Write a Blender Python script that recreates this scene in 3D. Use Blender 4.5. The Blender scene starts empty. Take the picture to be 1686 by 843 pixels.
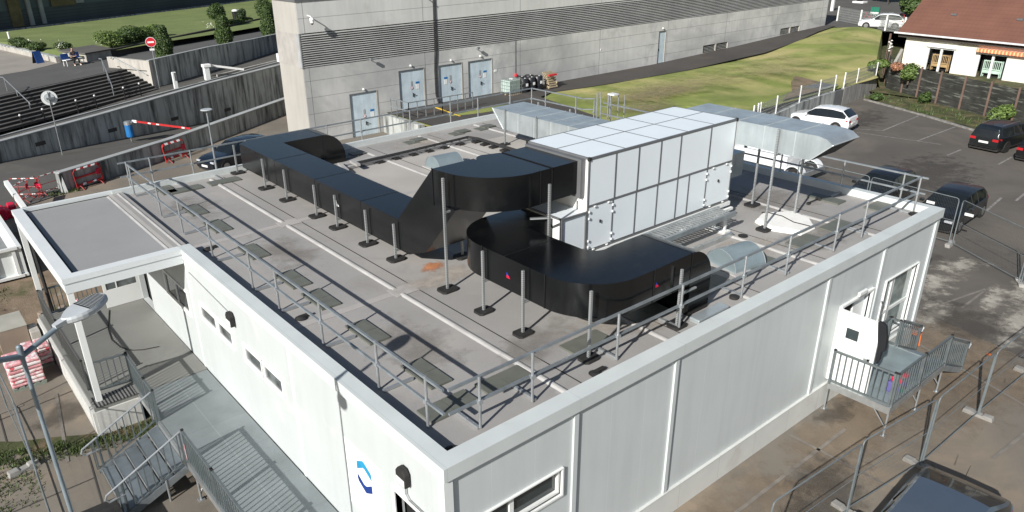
import bpy, math, random
from mathutils import Vector, Matrix
random.seed(7)
R = math.radians
SC = bpy.context.scene
COL = SC.collection
# ---------------------------------------------------------------- camera, light, exposure
cam = bpy.data.cameras.new('camera')
co = bpy.data.objects.new('camera', cam); COL.objects.link(co)
cam.sensor_width = 36; cam.lens = 26.533
cam.shift_x = 0.0267; cam.shift_y = 0.0190
cam.clip_start = 0.05; cam.clip_end = 1200
rt = Vector((0.77689905, -0.62934356, -0.01882952))
dn = Vector((-0.27559069, -0.31301228, -0.90888563))
fw = Vector((0.56610744, 0.71130162, -0.41662017))
m = Matrix((rt, -dn, -fw)).transposed().to_4x4()
m.translation = Vector((-4.378, -6.4333, 9.9287))
co.matrix_world = m
SC.camera = co
SC.unit_settings.system = 'METRIC'; SC.unit_settings.scale_length = 1.22   # one unit is 1.22 m
LD = Vector((0.8194, 0.2788, -0.5008)).normalized()                        # the way the sunlight travels
w = bpy.data.worlds.new('World'); SC.world = w; w.use_nodes = True
nt = w.node_tree; nt.nodes.clear()
sky = nt.nodes.new('ShaderNodeTexSky'); sky.sky_type = 'NISHITA'; sky.sun_disc = False
sky.sun_elevation = math.asin(-LD.z)
sky.sun_rotation = math.atan2(-LD.x, -LD.y)
sky.altitude = 200; sky.air_density = 1.0; sky.dust_density = 1.2; sky.ozone_density = 1.0
bg = nt.nodes.new('ShaderNodeBackground'); bg.inputs[1].default_value = 0.06
ow = nt.nodes.new('ShaderNodeOutputWorld')
nt.links.new(sky.outputs[0], bg.inputs[0]); nt.links.new(bg.outputs[0], ow.inputs[0])
sl = bpy.data.lights.new('sun', 'SUN'); sl.energy = 5.0; sl.angle = R(0.53); sl.color = (1.0, 0.972, 0.930)
so = bpy.data.objects.new('sun', sl); COL.objects.link(so)
so.rotation_euler = LD.to_track_quat('-Z', 'Y').to_euler(); so.location = (-30, -10, 30)
SC.view_settings.view_transform = 'Standard'; SC.view_settings.look = 'None'
SC.view_settings.exposure = 0.36; SC.view_settings.gamma = 1.0
SC.view_settings.use_curve_mapping = False
SC.render.engine = 'CYCLES'
SC.cycles.max_bounces = 6
try:
    SC.cycles.use_denoising = True
except Exception:
    pass

# ---------------------------------------------------------------- materials
def M(name, col, rough=.6, metal=0., var=.12, scale=2., col2=None, fine=0., bump=0., streak=0., lines=None, ior=1.45, trans=0., coat=0., leaf=False, dirt=None, emit=None, alpha=None, hstreak=None):
    """procedural material: base colour varied by large and fine noise in world position; lines = [(axis, period, offset, width, darken)]"""
    m = bpy.data.materials.new(name); m.use_nodes = True
    n = m.node_tree; L = n.links; b = n.nodes['Principled BSDF']
    b.inputs['Roughness'].default_value = rough; b.inputs['Metallic'].default_value = metal; b.inputs['IOR'].default_value = ior
    if coat: b.inputs['Coat Weight'].default_value = coat; b.inputs['Coat Roughness'].default_value = .06
    if trans: b.inputs['Transmission Weight'].default_value = trans
    if alpha is not None: b.inputs['Alpha'].default_value = alpha
    if emit: b.inputs['Emission Color'].default_value = (*emit[0], 1); b.inputs['Emission Strength'].default_value = emit[1]
    geo = n.nodes.new('ShaderNodeNewGeometry')
    def mixc(fac, a, c, mode='MIX'):
        x = n.nodes.new('ShaderNodeMix'); x.data_type = 'RGBA'; x.blend_type = mode
        for s, v in ((0, fac), (6, a), (7, c)):
            if hasattr(v, 'is_linked') or isinstance(v, bpy.types.NodeSocket): L.new(v, x.inputs[s])
            elif s == 0: x.inputs[0].default_value = v
            else: x.inputs[s].default_value = (*v, 1)
        return x.outputs[2]
    def noise(sc, det=5, rg=.55, vec=None, dist=0):
        t = n.nodes.new('ShaderNodeTexNoise'); t.inputs['Scale'].default_value = sc; t.inputs['Detail'].default_value = det; t.inputs['Roughness'].default_value = rg
        t.inputs['Distortion'].default_value = dist
        L.new(vec if vec is not None else geo.outputs['Position'], t.inputs['Vector']); return t.outputs['Fac']
    def ramp(f, lo, hi):
        r = n.nodes.new('ShaderNodeMapRange'); r.inputs[1].default_value = lo; r.inputs[2].default_value = hi; L.new(f, r.inputs[0]); return r.outputs[0]
    def math_(op, a, c=None):
        x = n.nodes.new('ShaderNodeMath'); x.operation = op
        for i, v in enumerate((a, c)):
            if v is None: continue
            if isinstance(v, (int, float)): x.inputs[i].default_value = v
            else: L.new(v, x.inputs[i])
        return x.outputs[0]
    a = tuple(max(0, c * (1 - var)) for c in col); c2 = col2 or tuple(min(1, c * (1 + var)) for c in col)
    out = mixc(ramp(noise(scale), .32, .68), a, c2)
    if leaf:
        out = mixc(ramp(geo.outputs['Random Per Island'], 0, 1), tuple(c * .55 for c in col), tuple(c * 1.45 for c in col))
        b.inputs['Subsurface Weight'].default_value = 0
    if fine:
        f = ramp(noise(45, 3, .7), .3, .7)
        out = mixc(f, out, mixc(1.0, out, tuple([1 - fine] * 3), 'MULTIPLY'))
    if streak:
        mp = n.nodes.new('ShaderNodeMapping'); mp.inputs['Scale'].default_value = (2.2, 2.2, .22); L.new(geo.outputs['Position'], mp.inputs[0])
        s = ramp(noise(1.6, 6, .65, mp.outputs[0]), .44, .66)
        out = mixc(s, out, mixc(1.0, out, tuple([1 - streak] * 3), 'MULTIPLY'))
    if hstreak:
        mp = n.nodes.new('ShaderNodeMapping'); mp.inputs['Scale'].default_value = (.5, .5, 5.0); L.new(geo.outputs['Position'], mp.inputs[0])
        out = mixc(ramp(noise(1.6, 6, .65, mp.outputs[0]), hstreak[1], hstreak[2]), out, hstreak[0])
    if dirt:
        for (dc, sc, lo, hi) in dirt:
            out = mixc(ramp(noise(sc, 6, .62, dist=.6), lo, hi), out, dc)
    if lines:
        sp = n.nodes.new('ShaderNodeSeparateXYZ'); L.new(geo.outputs['Position'], sp.inputs[0])
        for (ax, per, off, wd, dk) in lines:
            v = math_('ADD', sp.outputs['XYZ'.index(ax)], -off + per * 1000)
            v = math_('MODULO', v, per)
            v = math_('LESS_THAN', v, wd)
            out = mixc(v, out, mixc(1.0, out, tuple([dk] * 3), 'MULTIPLY'))
    L.new(out, b.inputs['Base Color'])
    if bump:
        bn = n.nodes.new('ShaderNodeBump'); bn.inputs['Strength'].default_value = bump; bn.inputs['Distance'].default_value = .02
        L.new(noise(60 if bump < .5 else 22, 4, .6), bn.inputs['Height']); L.new(bn.outputs[0], b.inputs['Normal'])
    if rough < .5 and not trans:
        rr = n.nodes.new('ShaderNodeMapRange'); rr.inputs[3].default_value = rough * .75; rr.inputs[4].default_value = min(1, rough * 1.35)
        L.new(noise(3.1), rr.inputs[0]); L.new(rr.outputs[0], b.inputs['Roughness'])
    return m

MT = {}
MT['wall_white'] = M('white_cladding', (.50, .53, .525), .45, var=.03, scale=.8, streak=.04, lines=[('Y', 1.01, .3, .008, .93)], dirt=[((.70, .69, .64), .7, .62, .95)])
MT['wall_panel'] = M('grey_white_cladding', (.54, .575, .57), .42, var=.03, scale=.7, streak=.06, lines=[('X', .81, .0, .010, 1.12), ('X', .10, .02, .006, .985)])
MT['trim'] = M('white_trim', (.70, .73, .715), .4, var=.02)
MT['trim_grey'] = M('grey_white_trim', (.52, .555, .55), .38, var=.03, dirt=[((.48, .49, .47), 1.4, .62, .95)])
MT['coping'] = M('parapet_coat', (.56, .595, .585), .36, var=.05, scale=1.3, dirt=[((.45, .46, .44), 2.2, .6, .95)], lines=[('X', 2.43, .02, .012, .88)])
MT['roof'] = M('roof_membrane', (.335, .322, .305), .7, var=.08, scale=.45, fine=.10, bump=.15, dirt=[((.40, .365, .33), .5, .54, .85), ((.26, .25, .24), 1.1, .56, .82), ((.24, .225, .205), .27, .60, .80), ((.42, .41, .395), 2.6, .66, .85)])
MT['roof_seam'] = M('roof_seam_strip', (.385, .375, .36), .6, var=.12, scale=2.5)
MT['roof_mid'] = M('roof_membrane_pale', (.42, .395, .36), .7, var=.08, scale=.6, fine=.08, dirt=[((.50, .40, .33), .8, .66, .9)])
MT['black_duct'] = M('black_duct_coat', (.005, .0055, .006), .15, var=.2, scale=1.6, bump=.06, ior=1.5, dirt=[((.016, .016, .015), 2.2, .58, .9), ((.035, .034, .031), 9, .68, .8)])
MT['black_seam'] = M('black_duct_seam', (.010, .010, .011), .35)
MT['rubber'] = M('black_rubber', (.022, .021, .020), .75, var=.3, scale=8)
MT['galv'] = M('galvanised_steel', (.50, .52, .52), .36, .75, var=.16, scale=3.5)
MT['galv_bar'] = M('galvanised_bar', (.17, .195, .20), .45, .5, var=.15, scale=5)
MT['fence_tube'] = M('fence_tube', (.22, .25, .26), .5, .5, var=.15, scale=5)
MT['galv_dull'] = M('galvanised_rail', (.30, .33, .345), .45, .55, var=.18, scale=4)
MT['galv_tube'] = M('galvanised_tube', (.40, .42, .43), .38, .6, var=.12, scale=6)
MT['strut'] = M('perforated_strut', (.42, .44, .44), .45, .5, var=.1, lines=[('Z', .036, 0, .014, .5)])
MT['deckmetal'] = M('steel_deck_plate', (.28, .31, .315), .5, .45, var=.12, scale=1.4, lines=[('X', .775, 0, .010, 1.35), ('Y', 1.2, .1, .010, .8), ('Y', .035, 0, .012, .88)])
MT['tread'] = M('steel_tread', (.22, .255, .275), .42, .5, var=.15, scale=3)
MT['duct_metal'] = M('galvanised_duct', (.50, .55, .56), .30, .55, var=.14, scale=1.5, streak=.14)
MT['duct_side'] = M('galvanised_duct_seam', (.62, .66, .66), .35, .5)
MT['panel'] = M('white_panel', (.77, .825, .85), .32, var=.02, scale=1.2, coat=.1)
MT['frame_grey'] = M('grey_profile', (.17, .175, .18), .4, .3, var=.1)
MT['chrome'] = M('white_hinge', (.7, .7, .7), .3, .3)
MT['glass'] = M('window_glass', (.03, .04, .042), .06, var=.3, scale=1.5, ior=1.6)
MT['glass_mid'] = M('grey_window_glass', (.09, .10, .10), .1, var=.7, scale=2.6, ior=1.6)
MT['glass_green'] = M('pale_window_glass', (.20, .24, .23), .08, var=.5, scale=2.2, ior=1.6)
MT['dark'] = M('dark_interior', (.012, .012, .013), .8, var=.3)
MT['pvc'] = M('white_pvc', (.72, .73, .71), .4, var=.02)
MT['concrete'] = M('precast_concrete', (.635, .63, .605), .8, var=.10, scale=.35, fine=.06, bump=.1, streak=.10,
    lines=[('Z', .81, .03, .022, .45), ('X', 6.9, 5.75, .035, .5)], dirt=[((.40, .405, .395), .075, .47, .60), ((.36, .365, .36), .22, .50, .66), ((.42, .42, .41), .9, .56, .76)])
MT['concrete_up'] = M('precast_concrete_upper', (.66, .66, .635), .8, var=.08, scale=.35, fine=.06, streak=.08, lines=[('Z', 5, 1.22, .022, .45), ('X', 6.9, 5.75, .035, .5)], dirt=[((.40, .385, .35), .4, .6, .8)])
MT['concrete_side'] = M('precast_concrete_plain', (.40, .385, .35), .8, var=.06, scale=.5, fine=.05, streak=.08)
MT['concrete_wall'] = M('stained_concrete', (.42, .44, .42), .85, var=.14, scale=.7, fine=.08, streak=.80, bump=.15, lines=[('X', 1.6, 0, .02, .5)])
MT['concrete_pale'] = M('pale_concrete', (.42, .40, .36), .85, var=.12, scale=1, fine=.08, streak=.25)  # plain concrete of a warm pale tone, lightly streaked
MT['concrete_cap'] = M('grey_wall_cap', (.34, .355, .35), .7, var=.1, scale=1.5)
MT['block'] = M('concrete_block', (.30, .29, .27), .85, var=.15, scale=5, fine=.1)
MT['louvre'] = M('louvre_slat', (.47, .47, .45), .55, .3, var=.1, scale=1)
MT['door_blue'] = M('pale_blue_door', (.55, .65, .70), .5, var=.09, scale=2.5, streak=.14)
MT['asphalt_yard'] = M('brown_grey_yard', (.19, .168, .138), .85, var=.14, scale=.35, fine=.16, bump=.2,
    dirt=[((.27, .215, .155), .28, .50, .72), ((.115, .105, .092), .55, .56, .78), ((.34, .30, .25), 2.3, .72, .84)])
MT['asphalt_park'] = M('dark_asphalt', (.120, .108, .093), .85, var=.13, scale=.3, fine=.18, bump=.2,
    dirt=[((.155, .135, .110), .22, .50, .72), ((.085, .078, .068), .8, .58, .8), ((.20, .18, .15), 3.0, .72, .83)])
MT['asphalt_path'] = M('service_path_asphalt', (.068, .062, .056), .9, var=.15, scale=.4, fine=.2, bump=.2, dirt=[((.12, .075, .04), .35, .6, .78)])
MT['asphalt_left'] = M('road_asphalt', (.105, .100, .090), .85, var=.12, scale=.35, fine=.16, bump=.2, dirt=[((.14, .13, .115), .3, .55, .8), ((.08, .075, .07), .9, .62, .8)])
MT['plaza'] = M('plaza_asphalt', (.10, .098, .094), .85, var=.1, scale=.4, fine=.12, dirt=[((.135, .13, .12), .3, .6, .8)])
MT['plaza_pale'] = M('plaza_paving', (.30, .275, .24), .85, var=.1, scale=.6, fine=.1)
MT['paint'] = M('worn_white_paint', (.26, .25, .23), .8, var=.35, scale=5, fine=.3)
MT['paint_faint'] = M('faint_line_paint', (.21, .19, .165), .85, var=.2, scale=4, fine=.2)
MT['spill'] = M('pale_dried_spill', (.42, .38, .32), .9, var=.2, scale=4, fine=.2)
MT['lawn'] = M('lawn_grass', (.235, .280, .068), .95, var=.22, scale=.5, fine=.35, bump=.5, dirt=[((.40, .355, .15), .20, .46, .64), ((.12, .18, .035), .6, .58, .8), ((.26, .20, .12), .13, .62, .74)])
MT['lawn_far'] = M('park_grass', (.17, .215, .070), .95, var=.12, scale=.5, fine=.25, bump=.4, dirt=[((.22, .24, .10), .3, .55, .8)])
MT['verge'] = M('weedy_verge', (.075, .085, .030), .9, var=.4, scale=2.5, fine=.4, bump=.9, dirt=[((.17, .12, .07), 1.2, .5, .7)])
MT['dirt'] = M('bare_earth', (.25, .185, .125), .95, var=.2, scale=1.2, fine=.3, bump=.8, dirt=[((.085, .085, .035), .8, .5, .66), ((.36, .32, .25), 1.6, .62, .78), ((.24, .13, .08), .6, .6, .8)])
MT['leaf'] = M('hedge_leaf', (.050, .085, .020), .55, leaf=True)
MT['leaf_light'] = M('bush_leaf', (.10, .15, .035), .55, leaf=True)
MT['leaf_dark'] = M('dark_leaf', (.030, .055, .016), .55, leaf=True)
MT['leaf_red'] = M('dry_red_leaf', (.34, .16, .09), .7, leaf=True)
MT['petal'] = M('white_petal', (.75, .74, .68), .6, leaf=True)
MT['weed'] = M('weed_leaf', (.065, .095, .028), .6, leaf=True)
MT['bark'] = M('bark', (.09, .07, .05), .9, var=.3, scale=8, bump=.8)
MT['white_paint'] = M('car_white', (.78, .79, .79), .25, var=.01, coat=.8)
MT['car_black'] = M('car_black', (.008, .009, .010), .30, var=.05, coat=.35)
MT['car_dark'] = M('car_dark_grey', (.013, .015, .016), .30, .1, var=.05, coat=.45)
MT['car_blue'] = M('car_dark_blue', (.005, .009, .016), .22, .2, var=.05, coat=.9)
MT['car_slate'] = M('car_slate_blue', (.10, .13, .17), .3, .4, var=.05, coat=.7)
MT['car_glass'] = M('car_glass', (.010, .013, .015), .05, var=.2, ior=1.6)
MT['tyre'] = M('tyre', (.018, .018, .018), .8)
MT['alloy'] = M('alloy', (.40, .41, .42), .3, .8)
MT['red_lamp'] = M('red_lamp', (.40, .015, .02), .25, coat=.5)
MT['clear_lamp'] = M('clear_lamp', (.6, .62, .64), .12, .3, coat=.6)
MT['plate'] = M('number_plate', (.72, .72, .70), .4)
MT['red'] = M('barrier_red', (.42, .025, .025), .45, var=.15, scale=6)
MT['white'] = M('signal_white', (.78, .78, .76), .5)
MT['sign_red'] = M('sign_red', (.55, .02, .035), .4)
MT['blue'] = M('sign_blue', (.02, .16, .42), .4, var=.1)
MT['chair_blue'] = M('board_blue', (.03, .11, .38), .5)
MT['black_metal'] = M('black_metal', (.02, .02, .022), .5, .3)
MT['tiles'] = M('roof_tiles', (.165, .075, .052), .7, var=.12, scale=.6, fine=.15, bump=.3, lines=[('Z', .22, 0, .03, .86), ('Y', .28, 0, .03, .90)])
MT['render_cream'] = M('cream_render', (.74, .70, .60), .8, var=.03, scale=1)
MT['gutter'] = M('gutter_white', (.66, .66, .66), .5)
MT['wood_dark'] = M('dark_fence_board', (.035, .035, .030), .8, var=.45, scale=1.1, lines=[('Z', .30, 0, .02, .4)], hstreak=((.17, .18, .15), .54, .66))  # pale lengthwise streaks mixed into the dark board colour
MT['post_brown'] = M('rusty_post', (.13, .085, .065), .8, var=.2)
MT['orange'] = M('orange_fabric', (.62, .20, .06), .7, var=.1)
MT['awning'] = M('striped_awning', (.62, .20, .10), .75, lines=[('Y', .22, 0, .09, 2.6)])
MT['wood_pale'] = M('pale_wood', (.40, .27, .13), .6, var=.15, scale=3)
MT['mint'] = M('mint_paint', (.45, .60, .50), .5)
MT['kraft'] = M('brown_board', (.27, .215, .17), .8, var=.1)
MT['kraft_top'] = M('grey_board', (.36, .35, .30), .8, var=.1)
MT['bag'] = M('white_red_bag', (.72, .66, .64), .45, var=.1, scale=9, dirt=[((.60, .10, .12), 5.5, .53, .60)])
MT['bag_red'] = M('red_bag', (.66, .30, .32), .45, var=.25, scale=7, dirt=[((.78, .74, .73), 6, .50, .60)])
MT['pallet'] = M('pallet_wood', (.22, .25, .21), .8, var=.2, scale=6)
MT['pallet_pale'] = M('pale_pallet_wood', (.40, .33, .22), .8, var=.2, scale=6)
MT['tarp'] = M('white_tarp', (.80, .79, .75), .6, var=.05, scale=3, bump=.2)
MT['slab'] = M('rubber_slab', (.135, .14, .118), .5, var=.12, scale=4, fine=.1)
MT['brick'] = M('orange_brick', (.42, .17, .07), .8, var=.25, scale=9)
MT['rooflight'] = M('grey_dome_sheet', (.26, .32, .34), .28, .35, var=.08, scale=2)
MT['ibc'] = M('ibc_plastic', (.42, .52, .47), .35, var=.15, scale=4)
MT['drum'] = M('black_drum', (.016, .017, .020), .35, var=.2)
MT['yellow'] = M('yellow_bar', (.62, .42, .05), .5)
MT['skin'] = M('skin', (.45, .27, .19), .6)
MT['cloth_grey'] = M('grey_shirt', (.16, .15, .16), .8)
MT['cloth_dark'] = M('dark_cloth', (.010, .011, .014), .9)
MT['hair'] = M('dark_hair', (.02, .014, .01), .8)
MT['logo_light'] = M('logo_light_blue', (.02, .25, .45), .4, var=.25, scale=3)
MT['logo_dark'] = M('logo_dark_blue', (.008, .035, .20), .4, var=.25, scale=3)
MT['dark_facade'] = M('dark_facade', (.075, .09, .095), .6, var=.2, scale=.3, lines=[('Z', .28, 0, .04, .6)])
MT['dark_facade_plain'] = M('dark_facade_panel', (.12, .15, .16), .6, var=.15, scale=.4)
MT['blind'] = M('ochre_blind', (.16, .13, .06), .7, var=.2)
MT['green_plastic'] = M('green_plastic', (.02, .16, .10), .5)
MT['orange_plastic'] = M('orange_plastic', (.62, .16, .04), .5)
MT['violet'] = M('violet_jacket', (.10, .09, .25), .8)
MT['sticker_red'] = M('sticker_red', (.60, .01, .05), .4)
MT['sticker_blue'] = M('sticker_blue', (.02, .04, .35), .4)
MT['solar'] = M('rib_black', (.008, .009, .010), .8)
MT['lamp_grey'] = M('lamp_housing', (.50, .53, .54), .4, .2)
MT['pole_blue'] = M('painted_pole', (.22, .27, .30), .5, .3, var=.12, scale=5)
MT['mesh_fine'] = M('expanded_mesh', (.14, .145, .14), .5, .5)
def wire_mat(name, col, px, pz, wx, ax, wz=None):
    """welded wire mesh: real wires too fine to model one by one are cut out of the panel by their spacing"""
    m = M(name, col, .5, .5, var=.1)
    n = m.node_tree; L = n.links; b = n.nodes['Principled BSDF']
    g = n.nodes.new('ShaderNodeNewGeometry'); sp = n.nodes.new('ShaderNodeSeparateXYZ'); L.new(g.outputs['Position'], sp.inputs[0])
    def less(sock, per, wx=wx):
        a = n.nodes.new('ShaderNodeMath'); a.operation = 'ADD'; a.inputs[1].default_value = per * 2000; L.new(sock, a.inputs[0])
        c = n.nodes.new('ShaderNodeMath'); c.operation = 'MODULO'; c.inputs[1].default_value = per; L.new(a.outputs[0], c.inputs[0])
        d = n.nodes.new('ShaderNodeMath'); d.operation = 'LESS_THAN'; d.inputs[1].default_value = wx; L.new(c.outputs[0], d.inputs[0]); return d.outputs[0]
    mx = n.nodes.new('ShaderNodeMath'); mx.operation = 'MAXIMUM'
    L.new(less(sp.outputs[ax], px), mx.inputs[0]); L.new(less(sp.outputs[2], pz, wz or wx), mx.inputs[1]); L.new(mx.outputs[0], b.inputs['Alpha'])
    return m
MT['wire_x'] = wire_mat('wire_mesh_x', (.13, .14, .14), .05, .12, .0045, 0, .0016)
MT['wire_y'] = wire_mat('wire_mesh_y', (.13, .14, .14), .05, .12, .0045, 1, .0016)
MT['wire_pale'] = wire_mat('pale_wire_mesh', (.50, .52, .50), .07, .20, .026, 0)

def stain_mat(name, col, scale=1.6, cut=.35, rough=.9, strength=.85, fall=.42, soft=.14):
    """thin patch of dirt, dust or spill: ragged by noise, fading out towards the patch's own rim"""
    m = M(name, col, rough, var=.2, scale=4); n = m.node_tree; L = n.links; b = n.nodes['Principled BSDF']
    tc = n.nodes.new('ShaderNodeTexCoord'); ln = n.nodes.new('ShaderNodeVectorMath'); ln.operation = 'LENGTH'
    sp = n.nodes.new('ShaderNodeSeparateXYZ'); cb = n.nodes.new('ShaderNodeCombineXYZ'); L.new(tc.outputs['Generated'], sp.inputs[0])
    for i in (0, 1):
        q = n.nodes.new('ShaderNodeMath'); q.operation = 'MULTIPLY_ADD'; q.inputs[1].default_value = 2; q.inputs[2].default_value = -1; L.new(sp.outputs[i], q.inputs[0]); L.new(q.outputs[0], cb.inputs[i])
    L.new(cb.outputs[0], ln.inputs[0]); g = n.nodes.new('ShaderNodeNewGeometry')
    t = n.nodes.new('ShaderNodeTexNoise'); t.inputs['Scale'].default_value = scale; t.inputs['Detail'].default_value = 8; t.inputs['Roughness'].default_value = .68; L.new(g.outputs['Position'], t.inputs['Vector'])
    s = n.nodes.new('ShaderNodeMath'); s.operation = 'SUBTRACT'; L.new(t.outputs['Fac'], s.inputs[0]); k = n.nodes.new('ShaderNodeMath'); k.operation = 'MULTIPLY'; k.inputs[1].default_value = fall; L.new(ln.outputs['Value'], k.inputs[0]); L.new(k.outputs[0], s.inputs[1])
    r = n.nodes.new('ShaderNodeMapRange'); r.inputs[1].default_value = cut - soft; r.inputs[2].default_value = cut + soft; r.inputs[4].default_value = strength; L.new(s.outputs[0], r.inputs[0]); L.new(r.outputs[0], b.inputs['Alpha'])
    return m
MT['spill'] = stain_mat('pale_spill_patch', (.40, .37, .315), 2.2, .36, fall=.26, soft=.10)
MT['tan_earth'] = stain_mat('tan_dust_patch', (.26, .20, .14), 1.2, .27, strength=.42, fall=.3, soft=.09)
MT['dark_patch'] = stain_mat('damp_patch', (.055, .05, .045), 1.6, .30, strength=.35, fall=.3, soft=.08)
MT['roof_dirt'] = stain_mat('roof_dirt_patch', (.23, .21, .185), 1.5, .30, strength=.5)
MT['roof_dust'] = stain_mat('roof_dust_patch', (.44, .39, .33), 1.2, .28, strength=.6)
MT['rust'] = stain_mat('orange_rust_patch', (.48, .20, .09), 5.0, .24)
MT['grass_dry'] = stain_mat('dry_grass_patch', (.40, .36, .17), .8, .24, strength=.5)
MT['grass_bare'] = stain_mat('bare_lawn_patch', (.27, .22, .13), 1.0, .26, strength=.55)

# ---------------------------------------------------------------- mesh helpers
FR = {}
def tag(o, label=None, cat=None, group=None, kind=None):
    if label: o['label'] = label
    if cat: o['category'] = cat
    if group: o['group'] = group
    if kind: o['kind'] = kind
    return o
def thing(name, label, cat, loc=(0, 0, 0), rz=0., group=None):
    o = bpy.data.objects.new(name, None); COL.objects.link(o); o.location = loc; o.rotation_euler = (0, 0, rz)
    o.empty_display_size = .2
    FR[o.name] = (Vector(loc), rz)
    return tag(o, label, cat, group)
def copy_tree(o, parent=None):
    c = o.copy(); COL.objects.link(c); c.parent = parent
    for ch in list(o.children): copy_tree(ch, c)
    return c
def place(root, loc, rz=0., label=None):
    root.location = loc; root.rotation_euler = (0, 0, rz)
    if label: root['label'] = label
    return root
class MB:
    def __init__(s): s.v = []; s.f = []
    def add(s, vs, fs):
        k = len(s.v); s.v += [tuple(v) for v in vs]; s.f += [tuple(i + k for i in f) for f in fs]; return s
    def box(s, x0, y0, z0, x1, y1, z1):
        x0, x1 = sorted((x0, x1)); y0, y1 = sorted((y0, y1)); z0, z1 = sorted((z0, z1))
        return s.add([(x0,y0,z0),(x1,y0,z0),(x1,y1,z0),(x0,y1,z0),(x0,y0,z1),(x1,y0,z1),(x1,y1,z1),(x0,y1,z1)],
                     [(0,3,2,1),(4,5,6,7),(0,1,5,4),(1,2,6,5),(2,3,7,6),(3,0,4,7)])
    def ext(s, poly, vec):
        """polygon of 3-D points swept along vec"""
        n = len(poly); v = Vector(vec)
        a = [Vector(p) for p in poly]; b = [p + v for p in a]
        nrm = Vector((0, 0, 0))
        for i in range(n): nrm += a[i].cross(a[(i + 1) % n])
        fs = [tuple(range(n))[::-1], tuple(range(n, 2 * n))] + [(i, (i + 1) % n, n + (i + 1) % n, n + i) for i in range(n)]
        if nrm.dot(v) < 0: fs = [f[::-1] for f in fs]
        return s.add(a + b, fs)
    def prism(s, pts, z0, z1): return s.ext([(x, y, z0) for x, y in pts], (0, 0, z1 - z0))
    def bar(s, a, b, wd, h, up=(0, 0, 1)):
        a = Vector(a); b = Vector(b); d = (b - a).normalized(); u = Vector(up)
        if abs(d.dot(u)) > .98: u = Vector((0, 1, 0))
        r = d.cross(u).normalized() * wd / 2; t = r.cross(d).normalized() * h / 2
        return s.add([a - r - t, a + r - t, a + r + t, a - r + t, b - r - t, b + r - t, b + r + t, b - r + t],
                     [(0,1,2,3),(7,6,5,4),(0,4,5,1),(1,5,6,2),(2,6,7,3),(3,7,4,0)])
    def tube(s, pts, r, n=8, r2=None):
        pts = [Vector(p) for p in pts]; k = len(pts); rings = []; pu = None
        for i, p in enumerate(pts):
            d = (pts[min(i + 1, k - 1)] - pts[max(i - 1, 0)]).normalized()
            u = Vector((0, 0, 1)) if abs(d.z) < .95 else Vector((0, 1, 0))
            if pu is not None: u = pu
            a = d.cross(u).normalized(); b = a.cross(d).normalized(); pu = b
            rr = r if r2 is None else r + (r2 - r) * i / (k - 1)
            rings.append([p + (a * math.cos(t) + b * math.sin(t)) * rr for t in [2 * math.pi * j / n for j in range(n)]])
        vs = [v for g in rings for v in g]; fs = []
        for i in range(k - 1):
            for j in range(n):
                fs.append((i*n+j, i*n+(j+1)%n, (i+1)*n+(j+1)%n, (i+1)*n+j))
        fs += [tuple(range(n))[::-1], tuple((k-1)*n + j for j in range(n))]
        return s.add(vs, fs)
    def lathe(s, c, prof, n=16, axis='Z'):
        c = Vector(c); vs = []; k = len(prof)
        for (r, h) in prof:
            for j in range(n):
                t = 2 * math.pi * j / n; p = (r * math.cos(t), r * math.sin(t), h)
                if axis == 'Y': p = (p[0], p[2], -p[1])
                if axis == 'X': p = (p[2], p[0], p[1])
                vs.append(c + Vector(p))
        fs = [(i*n+j, i*n+(j+1)%n, (i+1)*n+(j+1)%n, (i+1)*n+j) for i in range(k-1) for j in range(n)]
        fs += [tuple(range(n))[::-1], tuple((k-1)*n + j for j in range(n))]
        return s.add(vs, fs)
    def quad(s, *p): return s.add(p, [tuple(range(len(p)))])
    def sheet(s, pts, z, th=.0):
        return s.add([(x, y, z) for x, y in pts], [tuple(range(len(pts)))])
    def grid(s, fn, us, vs_):
        nu, nv = len(us), len(vs_)
        pts = [fn(u, v) for u in us for v in vs_]
        return s.add(pts, [(i*nv+j, (i+1)*nv+j, (i+1)*nv+j+1, i*nv+j+1) for i in range(nu-1) for j in range(nv-1)])
    def pieces(s):
        p = list(range(len(s.v)))
        def fd(i):
            while p[i] != i: p[i] = p[p[i]]; i = p[i]
            return i
        for f in s.f:
            for i in f[1:]: p[fd(i)] = fd(f[0])
        bx = {}
        for i, v in enumerate(s.v):
            b = bx.setdefault(fd(i), [list(v), list(v)])
            for k in range(3): b[0][k] = min(b[0][k], v[k]); b[1][k] = max(b[1][k], v[k])
        ks = list(bx); cl = {k: k for k in ks}
        def fc(i):
            while cl[i] != i: i = cl[i]
            return i
        for a in range(len(ks)):
            for b in range(a):
                A, B = bx[ks[a]], bx[ks[b]]
                if all(A[0][k] <= B[1][k] + .003 and B[0][k] <= A[1][k] + .003 for k in range(3)): cl[fc(ks[a])] = fc(ks[b])
        out = {}
        for f in s.f: out.setdefault(fc(fd(f[0])), []).append(f)
        res = []
        for fs in out.values():
            m_ = MB(); ix = {}
            for f in fs:
                for i in f:
                    if i not in ix: ix[i] = len(m_.v); m_.v.append(s.v[i])
                m_.f.append(tuple(ix[i] for i in f))
            res.append(m_)
        return res
    SPLIT = {'pillar', 'doorway', 'seam', 'roof_seam', 'roof_patch', 'roof_joint', 'gutter_joint', 'cable', 'hinge', 'side_panel', 'roof_panel', 'corner_block', 'leg', 'foot', 'rubber_block', 'edge_beam', 'mudguard', 'white_band', 'white_mark', 'wall_rib', 'canopy_post', 'lens', 'base_rail', 'handle', 'red_cloth', 'green_mark', 'post_cap', 'door_pillar'}
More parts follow.
